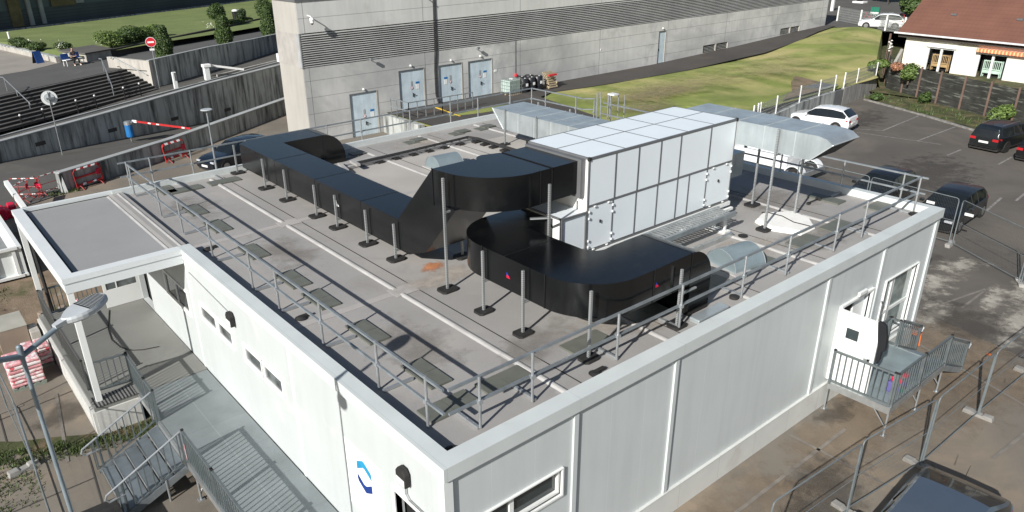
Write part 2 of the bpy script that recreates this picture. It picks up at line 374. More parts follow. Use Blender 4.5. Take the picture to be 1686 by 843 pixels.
    def build(s, name, mat, parent=None, smooth=False, bev=0., label=None, world=True, whole=False):
        if name in MB.SPLIT and parent is not None and not whole:
            pc = s.pieces()
            if len(pc) > 1:
                return [m_.build(name, mat, parent, smooth, bev, label, world, True) for m_ in pc][0]
        me = bpy.data.meshes.new(name)
        vs = s.v
        if parent is not None and world:
            loc, rz = FR[parent.name]; c, q = math.cos(-rz), math.sin(-rz)
            vs = [((x-loc.x)*c-(y-loc.y)*q, (x-loc.x)*q+(y-loc.y)*c, z-loc.z) for x, y, z in vs]
        me.from_pydata([tuple(v) for v in vs], [], s.f); me.update()
        if smooth:
            me.polygons.foreach_set('use_smooth', [True] * len(me.polygons))
        o = bpy.data.objects.new(name, me); COL.objects.link(o)
        me.materials.append(MT[mat] if isinstance(mat, str) else mat)
        if parent is not None: o.parent = parent; FR[o.name] = FR[parent.name]
        else: FR[o.name] = (Vector((0, 0, 0)), 0.)
        if smooth:
            try:
                md = o.modifiers.new('ws', 'WEIGHTED_NORMAL'); o.modifiers.remove(md)
                me.set_sharp_from_angle(angle=R(38))
            except Exception: pass
        if bev:
            md = o.modifiers.new('bevel', 'BEVEL'); md.width = bev; md.segments = 2; md.limit_method = 'ANGLE'
        if label: o['label'] = label
        return o
def struct(name, mb, mat, label=None, **k):
    o = mb.build(name, mat, **k); o['kind'] = 'structure'
    if label: o['label'] = label
    return o
def arc(cx, cy, r, a0, a1, n=10):
    return [(cx + r * math.cos(R(a0 + (a1 - a0) * i / n)), cy + r * math.sin(R(a0 + (a1 - a0) * i / n))) for i in range(n + 1)]
UX, UY = .9087, .4173
def st(s_, t_, z=None):
    x = s_ * UX - t_ * UY; y = s_ * UY + t_ * UX
    return (x, y) if z is None else (x, y, z)
AST = math.atan2(UY, UX)
def foliage(mb, c, rad, n, size, flat=.0, shell=.80, seed=0):
    """many small leaf faces spread through an uneven crown volume"""
    rnd = random.Random(seed + int(abs(c[0] * 31 + c[1] * 17) * 10))
    lob = [(rnd.uniform(-.5, .5), rnd.uniform(-.5, .5), rnd.uniform(-.45, .4), rnd.uniform(.48, .66)) for _ in range(9)]
    n = int(n * 1.6); size *= .85
    for _ in range(n):
        lx, ly, lz, lr = rnd.choice(lob)
        while True:
            d = Vector((rnd.gauss(0, 1), rnd.gauss(0, 1), rnd.gauss(0, 1)))
            if d.length > .01: break
        d.normalize(); q = lr * (shell + (1 - shell) * rnd.random())
        p = Vector((c[0] + (lx * .7 + d.x * q) * rad[0], c[1] + (ly * .7 + d.y * q) * rad[1], c[2] + (lz * .7 + d.z * q) * rad[2]))
        a = Vector((rnd.gauss(0, 1), rnd.gauss(0, 1), rnd.gauss(0, .6))).normalized(); b = a.cross(d + Vector((0, 0, .4))).normalized()
        sz = size * rnd.uniform(.6, 1.3)
        mb.add([p - a * sz, p + b * sz * .6, p + a * sz, p - b * sz * .6], [(0, 1, 2, 3)])
    return mb
# ================================================================ SETTING
def zy(s, t):     # yard rises a little towards the ramp wall
    if s > 19.4 and t > 17: return min(1.2, (s - 19.4) * .043) * min(1, max(0, (t - 17) / 7))
    return 0.
g = MB(); us = [-90, -40, -20, -8] + [i * 2. for i in range(-2, 26)] + [60, 80, 120, 160]; vs = [-160, -90, -50, -30] + [i * 1.5 - 20 for i in range(31)] + [26.]
g.grid(lambda a, b: (*st(a, b), zy(a, b)), us, vs)
struct('ground', g, 'asphalt_yard', 'brown grey asphalt yard around the white modular building')
# dark parking asphalt
struct('parking_asphalt', MB().sheet([(8, -30), (14.4, -7), (16.07, -2.2), (16.85, .9), (14.9, 1.2), (14.9, 17.2), (44.9, 15.5), (42.75, 15.2), (41.0, 11.1), (39.2, 7.6), (36, 0), (30, -14), (26, -30)], .006), 'asphalt_park', 'dark asphalt of the car park')
struct('kerb', MB().ext([(42.75, 15.2, 0), (41.0, 11.1, 0), (39.2, 7.6, 0), (36, 0, 0), (36.12, 0, 0), (39.34, 7.55, 0), (41.14, 11.05, 0), (42.9, 15.2, 0)], (0, 0, .09)), 'paint', 'pale kerb between the car park and the weedy verge')
v = MB(); v.grid(lambda a, b: ((42.75 + (36 - 42.75) * a / 15.2 + b * (1.0)), 15.2 - a, .07 + b * .05 + .03 * math.sin(a * 2.1 + b * 3)), [i * .4 for i in range(39)], [.12, .6, 1.1, 1.6, 2.2, 3, 5, 8])
struct('verge', v, 'verge', 'weedy strip between the kerb and the dark board fence')
mk = MB()
def line(a, b, wd=.1, z=.012, m=mk):
    a = Vector((*a, z)); b = Vector((*b, z)); d = (b - a).normalized(); r = Vector((-d.y, d.x, 0)) * wd / 2
    m.quad(a - r, b - r, b + r, a + r)
for a, b in [((36.1, 10.85), (40.8, 11.1)), ((35.3, 8.75), (39.6, 8.7)), ((34.8, 11.6), (35.4, 7.7)), ((33.6, 6.7), (35.1, 6.68)), ((28.9, 2.3), (31.5, 2.5)), ((36.1, 10.85), (34.6, 13.4)), ((33.7, 4.6), (35.4, 4.65)), ((26.9, 2.6), (28.9, 2.8))]:
    line(a, b, .09)
struct('road_marking', mk, 'paint', 'worn white bay lines in the car park')
mk2 = MB()
for a, b in [((8.86, -.05), (8.8, -2.6)), ((9.95, -.8), (4.5, -.78)), ((16.6, .6), (19.6, -.02)), ((17.8, -.07), (19.5, -.05)), ((16.2, 1.1), (19.4, 2.3)), ((17.1, -2.4), (19.3, -1.2)), ((16.5, -2.9), (18.6, -2.0)), ((15.2, .8), (13.2, -4.5)), ((11.2, -3.2), (13.8, -3.4)), ((-3.6, 12.0), (-8, 11.6)), ((-3.3, 9.0), (-2.9, 12.0))]:
    line(a, b, .07, .014, mk2)
struct('faint_marking', mk2, 'paint_faint', 'faint old bay lines and joints in the yard')
rnd = random.Random(5)
def blob(m, cx, cy, rx, ry, z, rot=0., n=22, wob=.35):
    pts = []
    for i in range(n):
        t = 2 * math.pi * i / n; q = 1 + wob * (rnd.random() - .5) * 2
        x, y = rx * q * math.cos(t), ry * q * math.sin(t)
        pts.append((cx + x * math.cos(rot) - y * math.sin(rot), cy + x * math.sin(rot) + y * math.cos(rot), z))
    m.add(pts + [(cx, cy, z)], [(i, (i + 1) % n, n) for i in range(n)])
def patch(name, mat, cx, cy, rx, ry, z, rot=0., label=None, parent=None):
    m = MB(); c, q = math.cos(rot), math.sin(rot); m.quad((-rx, -ry, 0), (rx, -ry, 0), (rx, ry, 0), (-rx, ry, 0)); o = m.build(name, mat); o.location = (cx, cy, z); o.rotation_euler = (0, 0, rot)
    if parent is not None: o.parent = parent; FR[o.name] = FR[parent.name]; o.location = (cx - FR[parent.name][0].x, cy - FR[parent.name][0].y, z - FR[parent.name][0].z)
    else: o['kind'] = 'structure'
    if label: o['label'] = label
    return o
for k, (x, y, a, b, r) in enumerate([(17.9, 1.45, 1.9, .75, -.35), (19.2, 1.2, 1.2, .5, -.2), (17.0, .3, 1.1, .5, .1), (17.9, -1.4, 2.0, .5, .2), (18.9, -.5, 1.6, .35, .15), (20.3, -.9, 1.4, .5, .3), (20.8, 1.2, 1.2, .5, -.4), (16.9, -2.2, 1.2, .35, .25)]):
    patch('spill_marking', 'spill', x, y, a, b, .011 + k * .0012, r, 'pale dried plaster spill on the car park asphalt')
for k, (x, y, a, b, r) in enumerate([(15.6, -.6, 1.6, 1.3, .3), (14.6, -2.0, 2.2, 1.5, .2), (13.0, -1.6, 2.2, 1.0, .1), (16.0, -4, 2.5, 2, .2), (9.5, -.9, 2.4, .8, .05), (6.0, -1.2, 2.4, 1.1, .0)]):
    patch('earth_marking', 'tan_earth', x, y, a, b, .0035 + k * .0008, r, 'tan dust spread over the yard')
for k, (x, y, a, b, r) in enumerate([(10.5, -.35, .9, .35, .1), (7.8, -1.6, 1.5, .8, .3), (17.0, -.4, 1.4, 1.2, .4), (19.5, 2.8, 2.5, 1.2, -.3), (30, 6, 4, 2, .2), (27, 11, 3, 2, 1), (38, 13, 3, 1.5, .3), (-2.9, 11, .9, .7, .2)]):
    patch('damp_marking', 'dark_patch', x, y, a, b, .0205 + k * .0006, r, 'dark worn patch of the ground')
# left edge: bare earth and weeds
e = MB(); e.grid(lambda a, b: (a, b, .008 + .05 * abs(math.sin(a * 1.3 + b * .9)) * min(1, max(0, (-2.75 - a) * 2)) * min(1, max(0, b - 14.6))), [-12, -9, -7.5] + [-6.5 + i * .35 for i in range(12)] + [-2.5, -2.0, -1.2, -.2, .6], [14.9 + i * .35 for i in range(30)])
struct('earth_ground', e, 'dirt', 'bare reddish earth beside the canopy')
rnd = random.Random(5)
def ribbon(pts, hw, z):
    m = MB(); L_, Rr = [], []
    for i, (x, y) in enumerate(pts):
        a = Vector(pts[max(0, i-1)]); b = Vector(pts[min(len(pts)-1, i+1)]); d = (b - a).normalized(); k = hw * (1 + .25 * math.sin(i * 2.3))
        L_.append((x - d.y * k, y + d.x * k)); Rr.append((x + d.y * k, y - d.x * k))
    return m.sheet(L_ + Rr[::-1], z)
struct('grass_strip', ribbon([(-1.3, 9.1), (-1.9, 9.25), (-2.4, 9.35), (-3.0, 9.55), (-3.5, 9.9), (-4.1, 10.3), (-4.6, 10.6), (-6, 10.9)], .28, .012), 'verge', 'strip of weeds and earth crossing the yard')
wd = MB(); rnd = random.Random(3)
def tuft(m, x, y, z, r, h, n):
    for _ in range(n):
        a = rnd.uniform(0, 6.28); q = r * rnd.random() ** .5; px, py = x + math.cos(a) * q, y + math.sin(a) * q
        hh = h * rnd.uniform(.4, 1.2); ln = rnd.uniform(-.5, .5) * hh; lm = rnd.uniform(-.5, .5) * hh; wv = rnd.uniform(0, 3.14); k = .012 + h * .04
        m.add([(px - math.cos(wv) * k, py - math.sin(wv) * k, z), (px + math.cos(wv) * k, py + math.sin(wv) * k, z), (px + ln, py + lm, z + hh)], [(0, 1, 2)])
for i in range(150):
    t = rnd.random(); x = -1.4 - 3.6 * t; y = 9.15 + 1.2 * t * t + rnd.uniform(-.3, .3)
    tuft(wd, x, y, .01, .13, .07, 14)
for i in range(60): tuft(wd, rnd.uniform(-5, -3.9), rnd.uniform(8.0, 10.4), .0, .2, .07, 14)
for i in range(160): tuft(wd, rnd.uniform(-7, -2.8), rnd.uniform(15.3, 24.0), .02, .25, .08, 12)
for i in range(90):
    a = rnd.random() * 15.2; tuft(wd, 42.9 - 6.75 * a / 15.2 + rnd.uniform(.1, 2.2), 15.2 - a, .1, .25, .22, 16)
for i in range(26): tuft(wd, .9 + rnd.uniform(-.5, .7), 29.1 + rnd.uniform(-.3, .3), .0, .15, .13, 14)
tag(wd.build('weeds', 'weed'), 'green weeds growing along the yard edges', kind='stuff')
# raised lawn, service path
def zl(x): return 1.05 + max(0, min(1, (x - 44) / 17)) * .62
lw = MB()
def lawn_pt(a, b):
    x = 16.8 + a; y0 = 17.6 if x < 30 else 15.45 + max(0, x - 45.2) * .47
    y = y0 + (28.6 - y0) * b
    bump_ = .10 * math.sin(x * .37 + y * .5) * math.sin(y * .8) * (1 if .05 < b < .75 else 0)
    slope = .30 * max(0, min(1, (x - 36) / 12)) * math.sin(math.pi * min(1, b * 1.3)) if b < .78 else 0
    if b == 0 and x > 45.3: return (x, y - .05, .2)
    return (x, y, zl(x) + bump_ + slope)
lw.grid(lawn_pt, [i * .9 for i in range(51)], [i / 24 for i in range(25)])
struct('lawn', lw, 'lawn', 'mown patchy lawn between the car park and the concrete building')
pa = MB(); P_ = [(16.9, 17.7), (24.0, 19.6), (25.3, 25.4), (27.1, 26.3), (31, 25.75), (38.6, 25.35), (47.7, 25.2), (53, 25.9), (58.4, 27.1), (62.0, 27.6)]
pa.add([(x, y, zl(x) + (.13 if x < 27 else .035) + (.0 if x < 44 else .09)) for x, y in P_] + [(x, 28.62, zl(x) + .04 + (.0 if x < 44 else .09)) for x, _ in P_], [(i, i+1, len(P_)+i+1, len(P_)+i) for i in range(len(P_)-1)])
struct('service_path', pa, 'asphalt_path', 'dark asphalt path along the foot of the concrete building')
struct('retaining_wall', MB().box(16.6, 24.9, 0, 16.9, 28.4, 1.06).box(16.9, 17.4, 0, 30.2, 17.6, 1.04), 'concrete_wall', 'low concrete wall holding up the lawn and path')
lr = MB().sheet([(34.0, 15.6), (36.6, 16.5), (39.0, 18.0), (41.2, 19.0), (40.2, 16.4), (38.0, 15.6)], 1.19)
patch('dry_grass_marking', 'grass_dry', 33, 22.3, 7, 3, 1.20, .0, 'dry yellow grass in the lawn'); patch('dry_grass_marking', 'grass_dry', 42, 21, 6, 3, 1.45, .2, 'dry yellow grass in the lawn'); patch('bare_marking', 'grass_bare', 30.5, 21.5, 5, 1.6, 1.215, -.05, 'bare brown patch in the lawn'); patch('bare_marking', 'grass_bare', 27, 19.5, 3, 1.6, 1.22, -.05, 'bare brown patch in the lawn')
struct('worn_ground', lr, 'dirt', 'worn bare patch beside the wire fence')
fs = MB(); fs.grid(lambda a, b: (a, b, 1.72), [61.7, 63.5, 66, 72, 80, 95, 130, 190], [-40, 0, 14, 20, 26, 30, 40, 60, 90, 130])
struct('street', fs, 'asphalt_left', 'street beyond the lawn')
hg = MB(); hg.grid(lambda a, b: (a, b, .28), [44.2, 47, 52, 59, 66], [-20, -4, 4, 15.5, 17.5, 24]); struct('garden_ground', hg, 'verge', 'garden ground around the house')
# left: ramp, upper road, plaza, park
def zr_(s): return 0 if s < 15 else max(-1.6, -.07 * (s - 15))
rp = MB(); rp.grid(lambda a, b: (*st(a, b), zr_(a)), [-30, 0, 8, 13, 15, 18, 21, 25, 30, 38, 48], [25.9, 28, 30, 32, 33.4])
struct('ramp_road', rp, 'asphalt_left', 'service ramp sinking between two stained concrete walls')
def zu(s): return .86 + .0245 * (s - 15)
ur = MB(); ur.grid(lambda a, b: (*st(a, b), zu(a)), [-30, -10, 5, 15, 20, 25, 30, 36, 44, 60], [33.5, 34.5, 35.4, 36.0, 37.0, 38.0, 39])
struct('upper_road', ur, 'asphalt_left', 'narrow road above the stained wall')
struct('kerb_edge', MB().ext([(*st(5, 34.55), zu(5) - .05), (*st(44, 34.55), zu(44) - .05), (*st(44, 34.70), zu(44) - .05), (*st(5, 34.70), zu(5) - .05)], (0, 0, .12)), 'concrete_cap', 'kerb along the narrow upper road')
# broad stair to the plaza
N = 9; z0s = 1.10; z1s = 2.25
stp = MB(); stn = MB()
for i in range(N):
    ta = 35.9 + .33 * i; za = z0s + (z1s - z0s) * (i) / N; zb = z0s + (z1s - z0s) * (i + 1) / N
    sk = 2.0
    def q(s_, t_): return st(s_, t_ + (s_ - 27.4) * .105)
    e0 = 27.35 - .0 * i
    stp.prism([q(-12, ta + .06), q(e0, ta + .06), q(e0, ta + .40), q(-12, ta + .40)], zb - .16, zb - .012)
    stn.prism([q(-12, ta + .02), q(e0, ta + .02), q(e0, ta + .09), q(-12, ta + .09)], zb - .03, zb)
so1 = struct('plaza_steps', stp, 'asphalt_path', 'wide dark steps up to the plaza')
struct('step_edge', stn, M('step_nosing', (.15, .15, .145), .8, var=.3, scale=3), 'grey nosings of the wide steps')
pz = MB(); pz.grid(lambda a, b: (*st(a, b), 2.25), [-60, -20, 0, 10, 20, 27.3], [36.9 - .1, 40, 45, 52, 60, 66])
pz.v = [(x, y, z) if not (abs(x * -UY + y * UX - 36.8) < .01) else (*st(x * UX + y * UY, 38.9 + (x * UX + y * UY - 27.4) * .105 if x*UX+y*UY > -30 else 34), 2.25) for x, y, z in pz.v]
pz.grid(lambda a, b: (*st(a, b), 2.25), [27.3, 30, 36, 42, 50, 60], [38.3, 40, 43, 46, 49])
pz.add([(*st(27.3, 36.75), 2.25), (*st(60, 40.6), 2.25), (*st(60, 38.35), 2.25), (*st(27.3, 38.35), 2.25)], [(0, 1, 2, 3)])
struct('plaza', pz, 'plaza', 'asphalt plaza above the wide steps')
struct('plaza_paving', MB().sheet([st(-10, 45.6), st(24.5, 44.3), st(27.6, 45.2), st(30.9, 57), st(10, 60), st(-10, 60)], 2.262), 'plaza_pale', 'pale paving of the plaza')
pk = MB(); pk.grid(lambda a, b: (*st(a, b), 2.66 + .05 * math.sin(a * .4) * math.sin(b * .3)), [28.2 + i * 1.6 for i in range(40)], [43.9 + i * .9 for i in range(23)])
pk.v = [v_ if (v_[0]*UX + v_[1]*UY) > 27.9 + (-(v_[0])*UY + v_[1]*UX - 44) * .25 else (*st(27.9 + (-(v_[0])*UY + v_[1]*UX - 44) * .25, -(v_[0])*UY + v_[1]*UX), 2.4) for v_ in pk.v]
struct('park_lawn', pk, 'lawn_far', 'sunlit park lawn behind the planter wall')
bk = MB(); bk.grid(lambda a, b: (*st(a, b), 2.5), [-60, 0, 40, 80, 160], [59, 70, 90, 140, 200])
struct('far_ground', bk, 'plaza', 'paving at the foot of the dark building')

def wall_(name, label, pts, th, zb, ztop, cap=.05, mat='concrete_wall', capm='concrete_cap', capw=.06):
    """wall following s,t points; zb, ztop give height per point"""
    t = thing(name, label, 'wall', (*st(*pts[0]), 0))
    w_ = MB(); c_ = MB()
    for (a, b), (za, zb2), (ta, tb) in zip(zip(pts, pts[1:]), zip(zb, zb[1:]), zip(ztop, ztop[1:])):
        A = st(*a); B = st(*b); d = (Vector(B) - Vector(A)).normalized(); r = Vector((-d.y, d.x))
        def blk(m, k0, k1, z0a, z0b, z1a, z1b):
            p = [(A[0]+r.x*k0, A[1]+r.y*k0), (B[0]+r.x*k0, B[1]+r.y*k0), (B[0]+r.x*k1, B[1]+r.y*k1), (A[0]+r.x*k1, A[1]+r.y*k1)]
            zz = [(z0a, z1a), (z0b, z1b), (z0b, z1b), (z0a, z1a)]
            m.add([(*p[i], zz[i][0]) for i in range(4)] + [(*p[i], zz[i][1]) for i in range(4)], [(0,3,2,1),(4,5,6,7),(0,1,5,4),(1,2,6,5),(2,3,7,6),(3,0,4,7)])
        blk(w_, 0, th, za, zb2, ta, tb); blk(c_, -capw, th + capw, ta, tb, ta + cap, tb + cap)
    w_.build('wall_body', mat, t); c_.build('coping', capm, t)
    return t
wall_('ramp_wall', 'low stained concrete wall between the yard and the ramp, behind the red barriers', [(12.9, 26.0), (19, 26.0), (28.6, 26.0), (34, 26.0)], .24, [-.2, -.6, -1.2, -1.5], [.86, .88, 1.24, 1.5])
SWL = wall_('stained_wall', 'long dark streaked concrete wall behind the ramp', [(-10, 33.35), (15, 33.35), (21, 33.35), (29, 33.35), (37, 33.35), (48, 33.35)], .24, [-.3, -.3, -.7, -1.3, -1.8, -2], [.82, .94, 1.07, 1.36, 1.48, 1.62], cap=.06)
for (sa, za, sb2, zb_) in [(16.9, .30, 17.45, .50), (21.2, .02, 21.75, .22), (25.6, -.28, 26.15, -.08), (30.0, -.62, 30.55, -.42)]:
    m_ = MB(); m_.ext([st(sa, 33.345, za), st(sb2, 33.345, za), st(sb2, 33.345, zb_), st(sa, 33.345, zb_)], (UY * .02, -UX * .02, 0)); m_.build('weep_slot', 'asphalt_path', SWL)
wall_('plaza_wall', 'grey concrete wall behind the parking gate, streaked at its top', [(27.45, 36.45), (33.2, 37.1), (38.2, 37.7), (46, 38.9)], .22, [1.0, 1.2, 1.3, 1.4], [2.86, 2.90, 2.78, 2.72], cap=.03, capw=.01)
fl = thing('stair_flank_wall', 'sunlit pale wall closing the end of the wide steps', 'wall', (*st(27.4, 36.45), 1.1))
MB().ext([(*st(27.40, 36.44), 1.1), (*st(27.40, 39.4), 1.9), (*st(27.40, 40.2), 2.0), (*st(27.40, 40.2), 2.92), (*st(27.40, 36.44), 2.84)], (Vector(st(27.62, 36.44)) - Vector(st(27.40, 36.44))).to_3d()).build('wall_body', 'concrete_pale', fl)
MB().tube([(*st(27.28, 36.7), 2.0), (*st(27.28, 39.5), 2.95), (*st(27.28, 39.7), 2.85)], .03).build('handrail', 'galv', fl)
wall_('planter_wall', 'dark planter wall between the plaza path and the park lawn', [(30.56, 43.9), (42.4, 46.0), (56, 48.6)], .25, [2.2, 2.2, 2.2], [2.74, 2.74, 2.80], cap=.03, mat='asphalt_path', capm='asphalt_path', capw=.0)
wall_('bed_edge_wall', 'low white sunlit wall edging the flower bed', [(27.75, 45.3), (30.9, 56.6), (33, 64)], .3, [2.2, 2.2, 2.2], [2.58, 2.58, 2.58], cap=.08, mat='concrete_pale', capm='concrete_wall', capw=.03)
pb = thing('concrete_shed', 'low concrete housing with a dark flat top beside the bench', 'shed', (*st(28.5, 43.6), 2.25))
a = [(28.5, 43.65), (30.56, 43.75), (31.4, 46.6), (28.9, 46.6)]
MB().prism([st(*p) for p in a], 2.25, 2.78).build('wall', 'concrete_pale', pb)
MB().prism([st(28.35, 43.5), st(30.7, 43.62), st(31.6, 46.8), st(28.75, 46.8)], 2.78, 2.86).build('roof', 'asphalt_left', pb)

# ================================================================ MODULAR BUILDING
LX, LY, H = 14.74, 15.25, 3.68
bd = thing('modular_building', 'white modular building with a flat grey roof and a logo panel by its near corner', 'building', (0, 0, 0))
def wall_holes(m, ax, c0, c1, a0, a1, z0, z1, holes):
    """slab between planes c0..c1 across ax, from a0..a1 and z0..z1, with rectangular openings (a,b,za,zb)"""
    cuts = sorted({a0, a1, *[h[0] for h in holes], *[h[1] for h in holes]})
    for p, q in zip(cuts, cuts[1:]):
        if q <= a0 or p >= a1: continue
        hs = sorted([(h[2], h[3]) for h in holes if h[0] <= p + 1e-6 and h[1] >= q - 1e-6])
        z = z0
        for (za, zb) in hs + [(z1, z1)]:
            if za > z + 1e-4:
                if ax == 'y': m.box(p, c0, z, q, c1, za)
                else: m.box(c0, p, z, c1, q, za)
            z = max(z, zb)
# B side (normal -y)
holesB = [(.25, 2.16, 2.04, 2.52), (10.50, 11.80, .70, 2.45), (12.50, 14.12, .80, 2.44)]
wb = MB(); wall_holes(wb, 'y', .03, .16, .141, LX - .1, .606, 3.46, holesB)
wb.build('wall', 'wall_panel', bd)
tr = MB()
for x0, x1 in [(2.385, 2.475), (4.75, 4.84), (9.66, 9.75), (12.02, 12.11), (14.60, LX - .142)]: tr.box(x0, -.008, .61, x1, .06, 3.46)
tr.box(14.60, -.01, .61, LX + .002, .028, 3.46)
tr.build('pillar', 'trim_grey', bd)
sk = MB().box(-.02, -.012, 0, LX + .02, .12, .585)
sk.box(-.02, -.028, .585, LX + .02, .12, .605)
sk.build('skirt', M('skirt_panel', (.60, .61, .58), .5, var=.04, lines=[('X', 1.22, .35, .012, .75)], dirt=[((.40, .33, .26), 1.2, .6, .85)]), bd)
# A side (normal -x)
holesA = [(.30, 1.28, .70, 2.48), (5.05, 5.84, 2.21, 2.54), (5.96, 6.74, 2.21, 2.54), (7.40, 8.14, 2.21, 2.54), (8.28, 9.16, 2.21, 2.54), (10.05, 11.65, 1.93, 2.5), (13.45, 14.44, .70, 2.5)]
wa = MB(); wall_holes(wa, 'x', .0, .14, .131, LY - .02, .60, 3.46, holesA); wa.build('wall', 'wall_white', bd)
MB().box(-.012, .121, .0, .12, LY - .02, .598).build('skirt', 'wall_white', bd)
ta = MB()
for y in (4.57, 9.7): ta.box(-.012, y - .035, .60, .03, y + .035, 3.46)
ta.box(-.014, -.012, .61, .13, .029, 3.46); ta.box(-.014, .03, .61, .098, .129, 3.46); ta.build('pillar', 'trim', bd)
MB().box(.2, LY - .14, 0, LX - .1, LY - .02, 3.46).box(LX - .14, .16, 0, LX - .02, LY - .14, 3.46).build('wall', 'trim_grey', bd)
MB().box(.16, .16, .60, LX - .16, LY - .16, .66).build('floor', 'kraft_top', bd)
cp = MB()
CW = .27
for (x0, y0, x1, y1) in [(-.03, -.05, LX + .03, CW - .03), (-.03, CW - .03, CW - .03, 9.93), (LX - .17, CW - .03, LX + .03, LY - .09), (CW - .03, LY - .09, LX + .03, LY + .03)]:
    cp.box(x0, y0, 3.46, x1, y1, H)
cp.box(-.03, LY - .09, 3.46, CW - .03, LY + .03, H)
cp.build('parapet_cap', 'coping', bd)
MB().box(CW - .05, CW - .05, 3.30, LX - .16, LY - .08, 3.50).build('roof', 'roof', bd)
MB().ext([(-.25, 9.935, 3.56), (-.05, 9.935, 3.60), (.22, 9.935, 3.60), (.30, 9.935, 3.505), (-.25, 9.935, 3.505)], (0, LY - .095 - 9.935, 0)).build('roof_membrane_hump', 'roof', bd)
dk = MB()   # dark gutter joint just inside the parapet
for y0, y1 in ((CW - .028, 9.6), (9.7, LY - .4)): dk.box(CW - .028, y0, 3.502, CW + .035, y1, 3.512)
dk.box(CW + .04, CW - .028, 3.502, LX - CW, CW + .01, 3.512); dk.build('gutter_joint', 'rubber', bd)
sm = MB()
def seam(x0, y0, x1, y1, wd=.13, h=.035):
    if abs(x1 - x0) < .01: n_ = 6; prof = [(-wd/2, 0), (-wd/4, h*.8), (0, h), (wd/4, h*.8), (wd/2, 0)]; sm.ext([(x0 + p, y0, 3.50 + q) for p, q in prof], (0, y1 - y0, 0))
    else: prof = [(-wd/2, 0), (-wd/4, h*.8), (0, h), (wd/4, h*.8), (wd/2, 0)]; sm.ext([(x0, y0 + p, 3.50 + q) for p, q in prof], (x1 - x0, 0, 0))
for k in range(1, 6):
    x = 2.43 * k + .17
    for y0, y1 in ((.3, 4.92), (5.18, 9.95), (10.2, 14.95)): seam(x, y0, x, y1)
sm.build('roof_seam', 'roof_seam', bd)
s2 = MB()
for y in (5.05, 10.08): s2.box(.3, y - .09, 3.503, LX - .3, y + .09, 3.507)
for k in range(1, 6):
    x = 2.43 * k + .17; s2.box(x - .16, 4.85, 3.508, x + .36, 5.25, 3.512); s2.box(x - .16, 9.9, 3.508, x + .36, 10.3, 3.512)
s2.build('roof_patch', M('seam_membrane', (.385, .365, .345), .65, var=.08, scale=2), bd)
s3 = MB()
for k in range(1, 6):
    x = 2.43 * k + .53
    for y0, y1 in ((.3, 4.85), (5.2, 9.9), (10.25, 14.95)): s3.box(x - .009, y0, 3.502, x + .009, y1, 3.506)
s3.build('roof_joint', 'rubber', bd)
patch('roof_stain', 'rust', 3.78, 5.58, .34, .26, 3.5130, .3, parent=bd)
for q_, (x, y, a, b_, r, mt) in enumerate([(3.6, 5.0, 1.2, .5, .1, 'roof_dust'), (1.6, 3.2, .9, 1.4, 0, 'roof_dirt'), (5.6, 7.6, 1.3, 1.0, .4, 'roof_dust'), (9.5, 14.3, 1.6, .8, .1, 'roof_dust'), (8.3, 10.4, 1.5, 1.2, 0, 'roof_dust'), (1.8, 8.4, .8, 1.6, .1, 'roof_dirt'), (9.2, 1.7, 1.4, .7, .1, 'roof_dust'), (3.2, 1.8, 1.3, .6, .2, 'roof_dirt'), (11.2, 1.2, 1.6, .7, 0, 'roof_dirt'), (1.3, 12.6, .8, 1.6, 0, 'roof_dirt'), (12.8, 3.4, 1.2, 1.2, 0, 'roof_dirt'), (5.2, 1.5, 1.2, .8, 0, 'roof_dust'), (11.9, 9, 1.8, 2, 0, 'roof_dirt')]): patch('roof_stain', mt, x, y, a, b_, 3.5135 + q_ * .0005, r, parent=bd)
MB().box(4.6, 5.2, 3.5005, 13.9, 13.0, 3.5015).build('roof_area', 'roof_mid', bd)
# windows, B
def win_y(x0, x1, z0, z1, splits, trans_=None, glass='glass', depth=.13, name='window'):
    f = MB(); fw_ = .045
    f.box(x0 - .03, -.012, z0 - .035, x1 + .03, .05, z0); f.box(x0 - .03, -.012, z1, x1 + .03, .05, z1 + .02)
    f.box(x0 - .03, -.012, z0, x0, .05, z1); f.box(x1, -.012, z0, x1 + .03, .05, z1)
    f.box(x0, .05, z0, x0 + fw_, depth + .03, z1); f.box(x1 - fw_, .05, z0, x1, depth + .03, z1); f.box(x0 + fw_, .05, z0, x1 - fw_, depth + .03, z0 + fw_); f.box(x0 + fw_, .05, z1 - fw_, x1 - fw_, depth + .03, z1)
    for s_ in splits: f.box(s_ - .04, .07, z0 + fw_, s_ + .04, depth + .02, z1 - fw_)
    if trans_:
        xs = [x0 + fw_] + [q for s_ in splits for q in (s_ - .04, s_ + .04)] + [x1 - fw_]
        for i in range(0, len(xs), 2): f.box(xs[i], .07, trans_ - .04, xs[i+1], depth + .02, trans_ + .04)
    o = f.build(name, 'pvc', bd); MB().box(x0 + .02, depth - .03, z0 + .02, x1 - .02, depth - .02, z1 - .02).build('pane', glass, o)
    return o
win_y(.25, 2.16, 2.04, 2.52, [1.21])
win_y(12.50, 14.12, .80, 2.44, [13.0, 13.06], 1.50, 'glass_green')
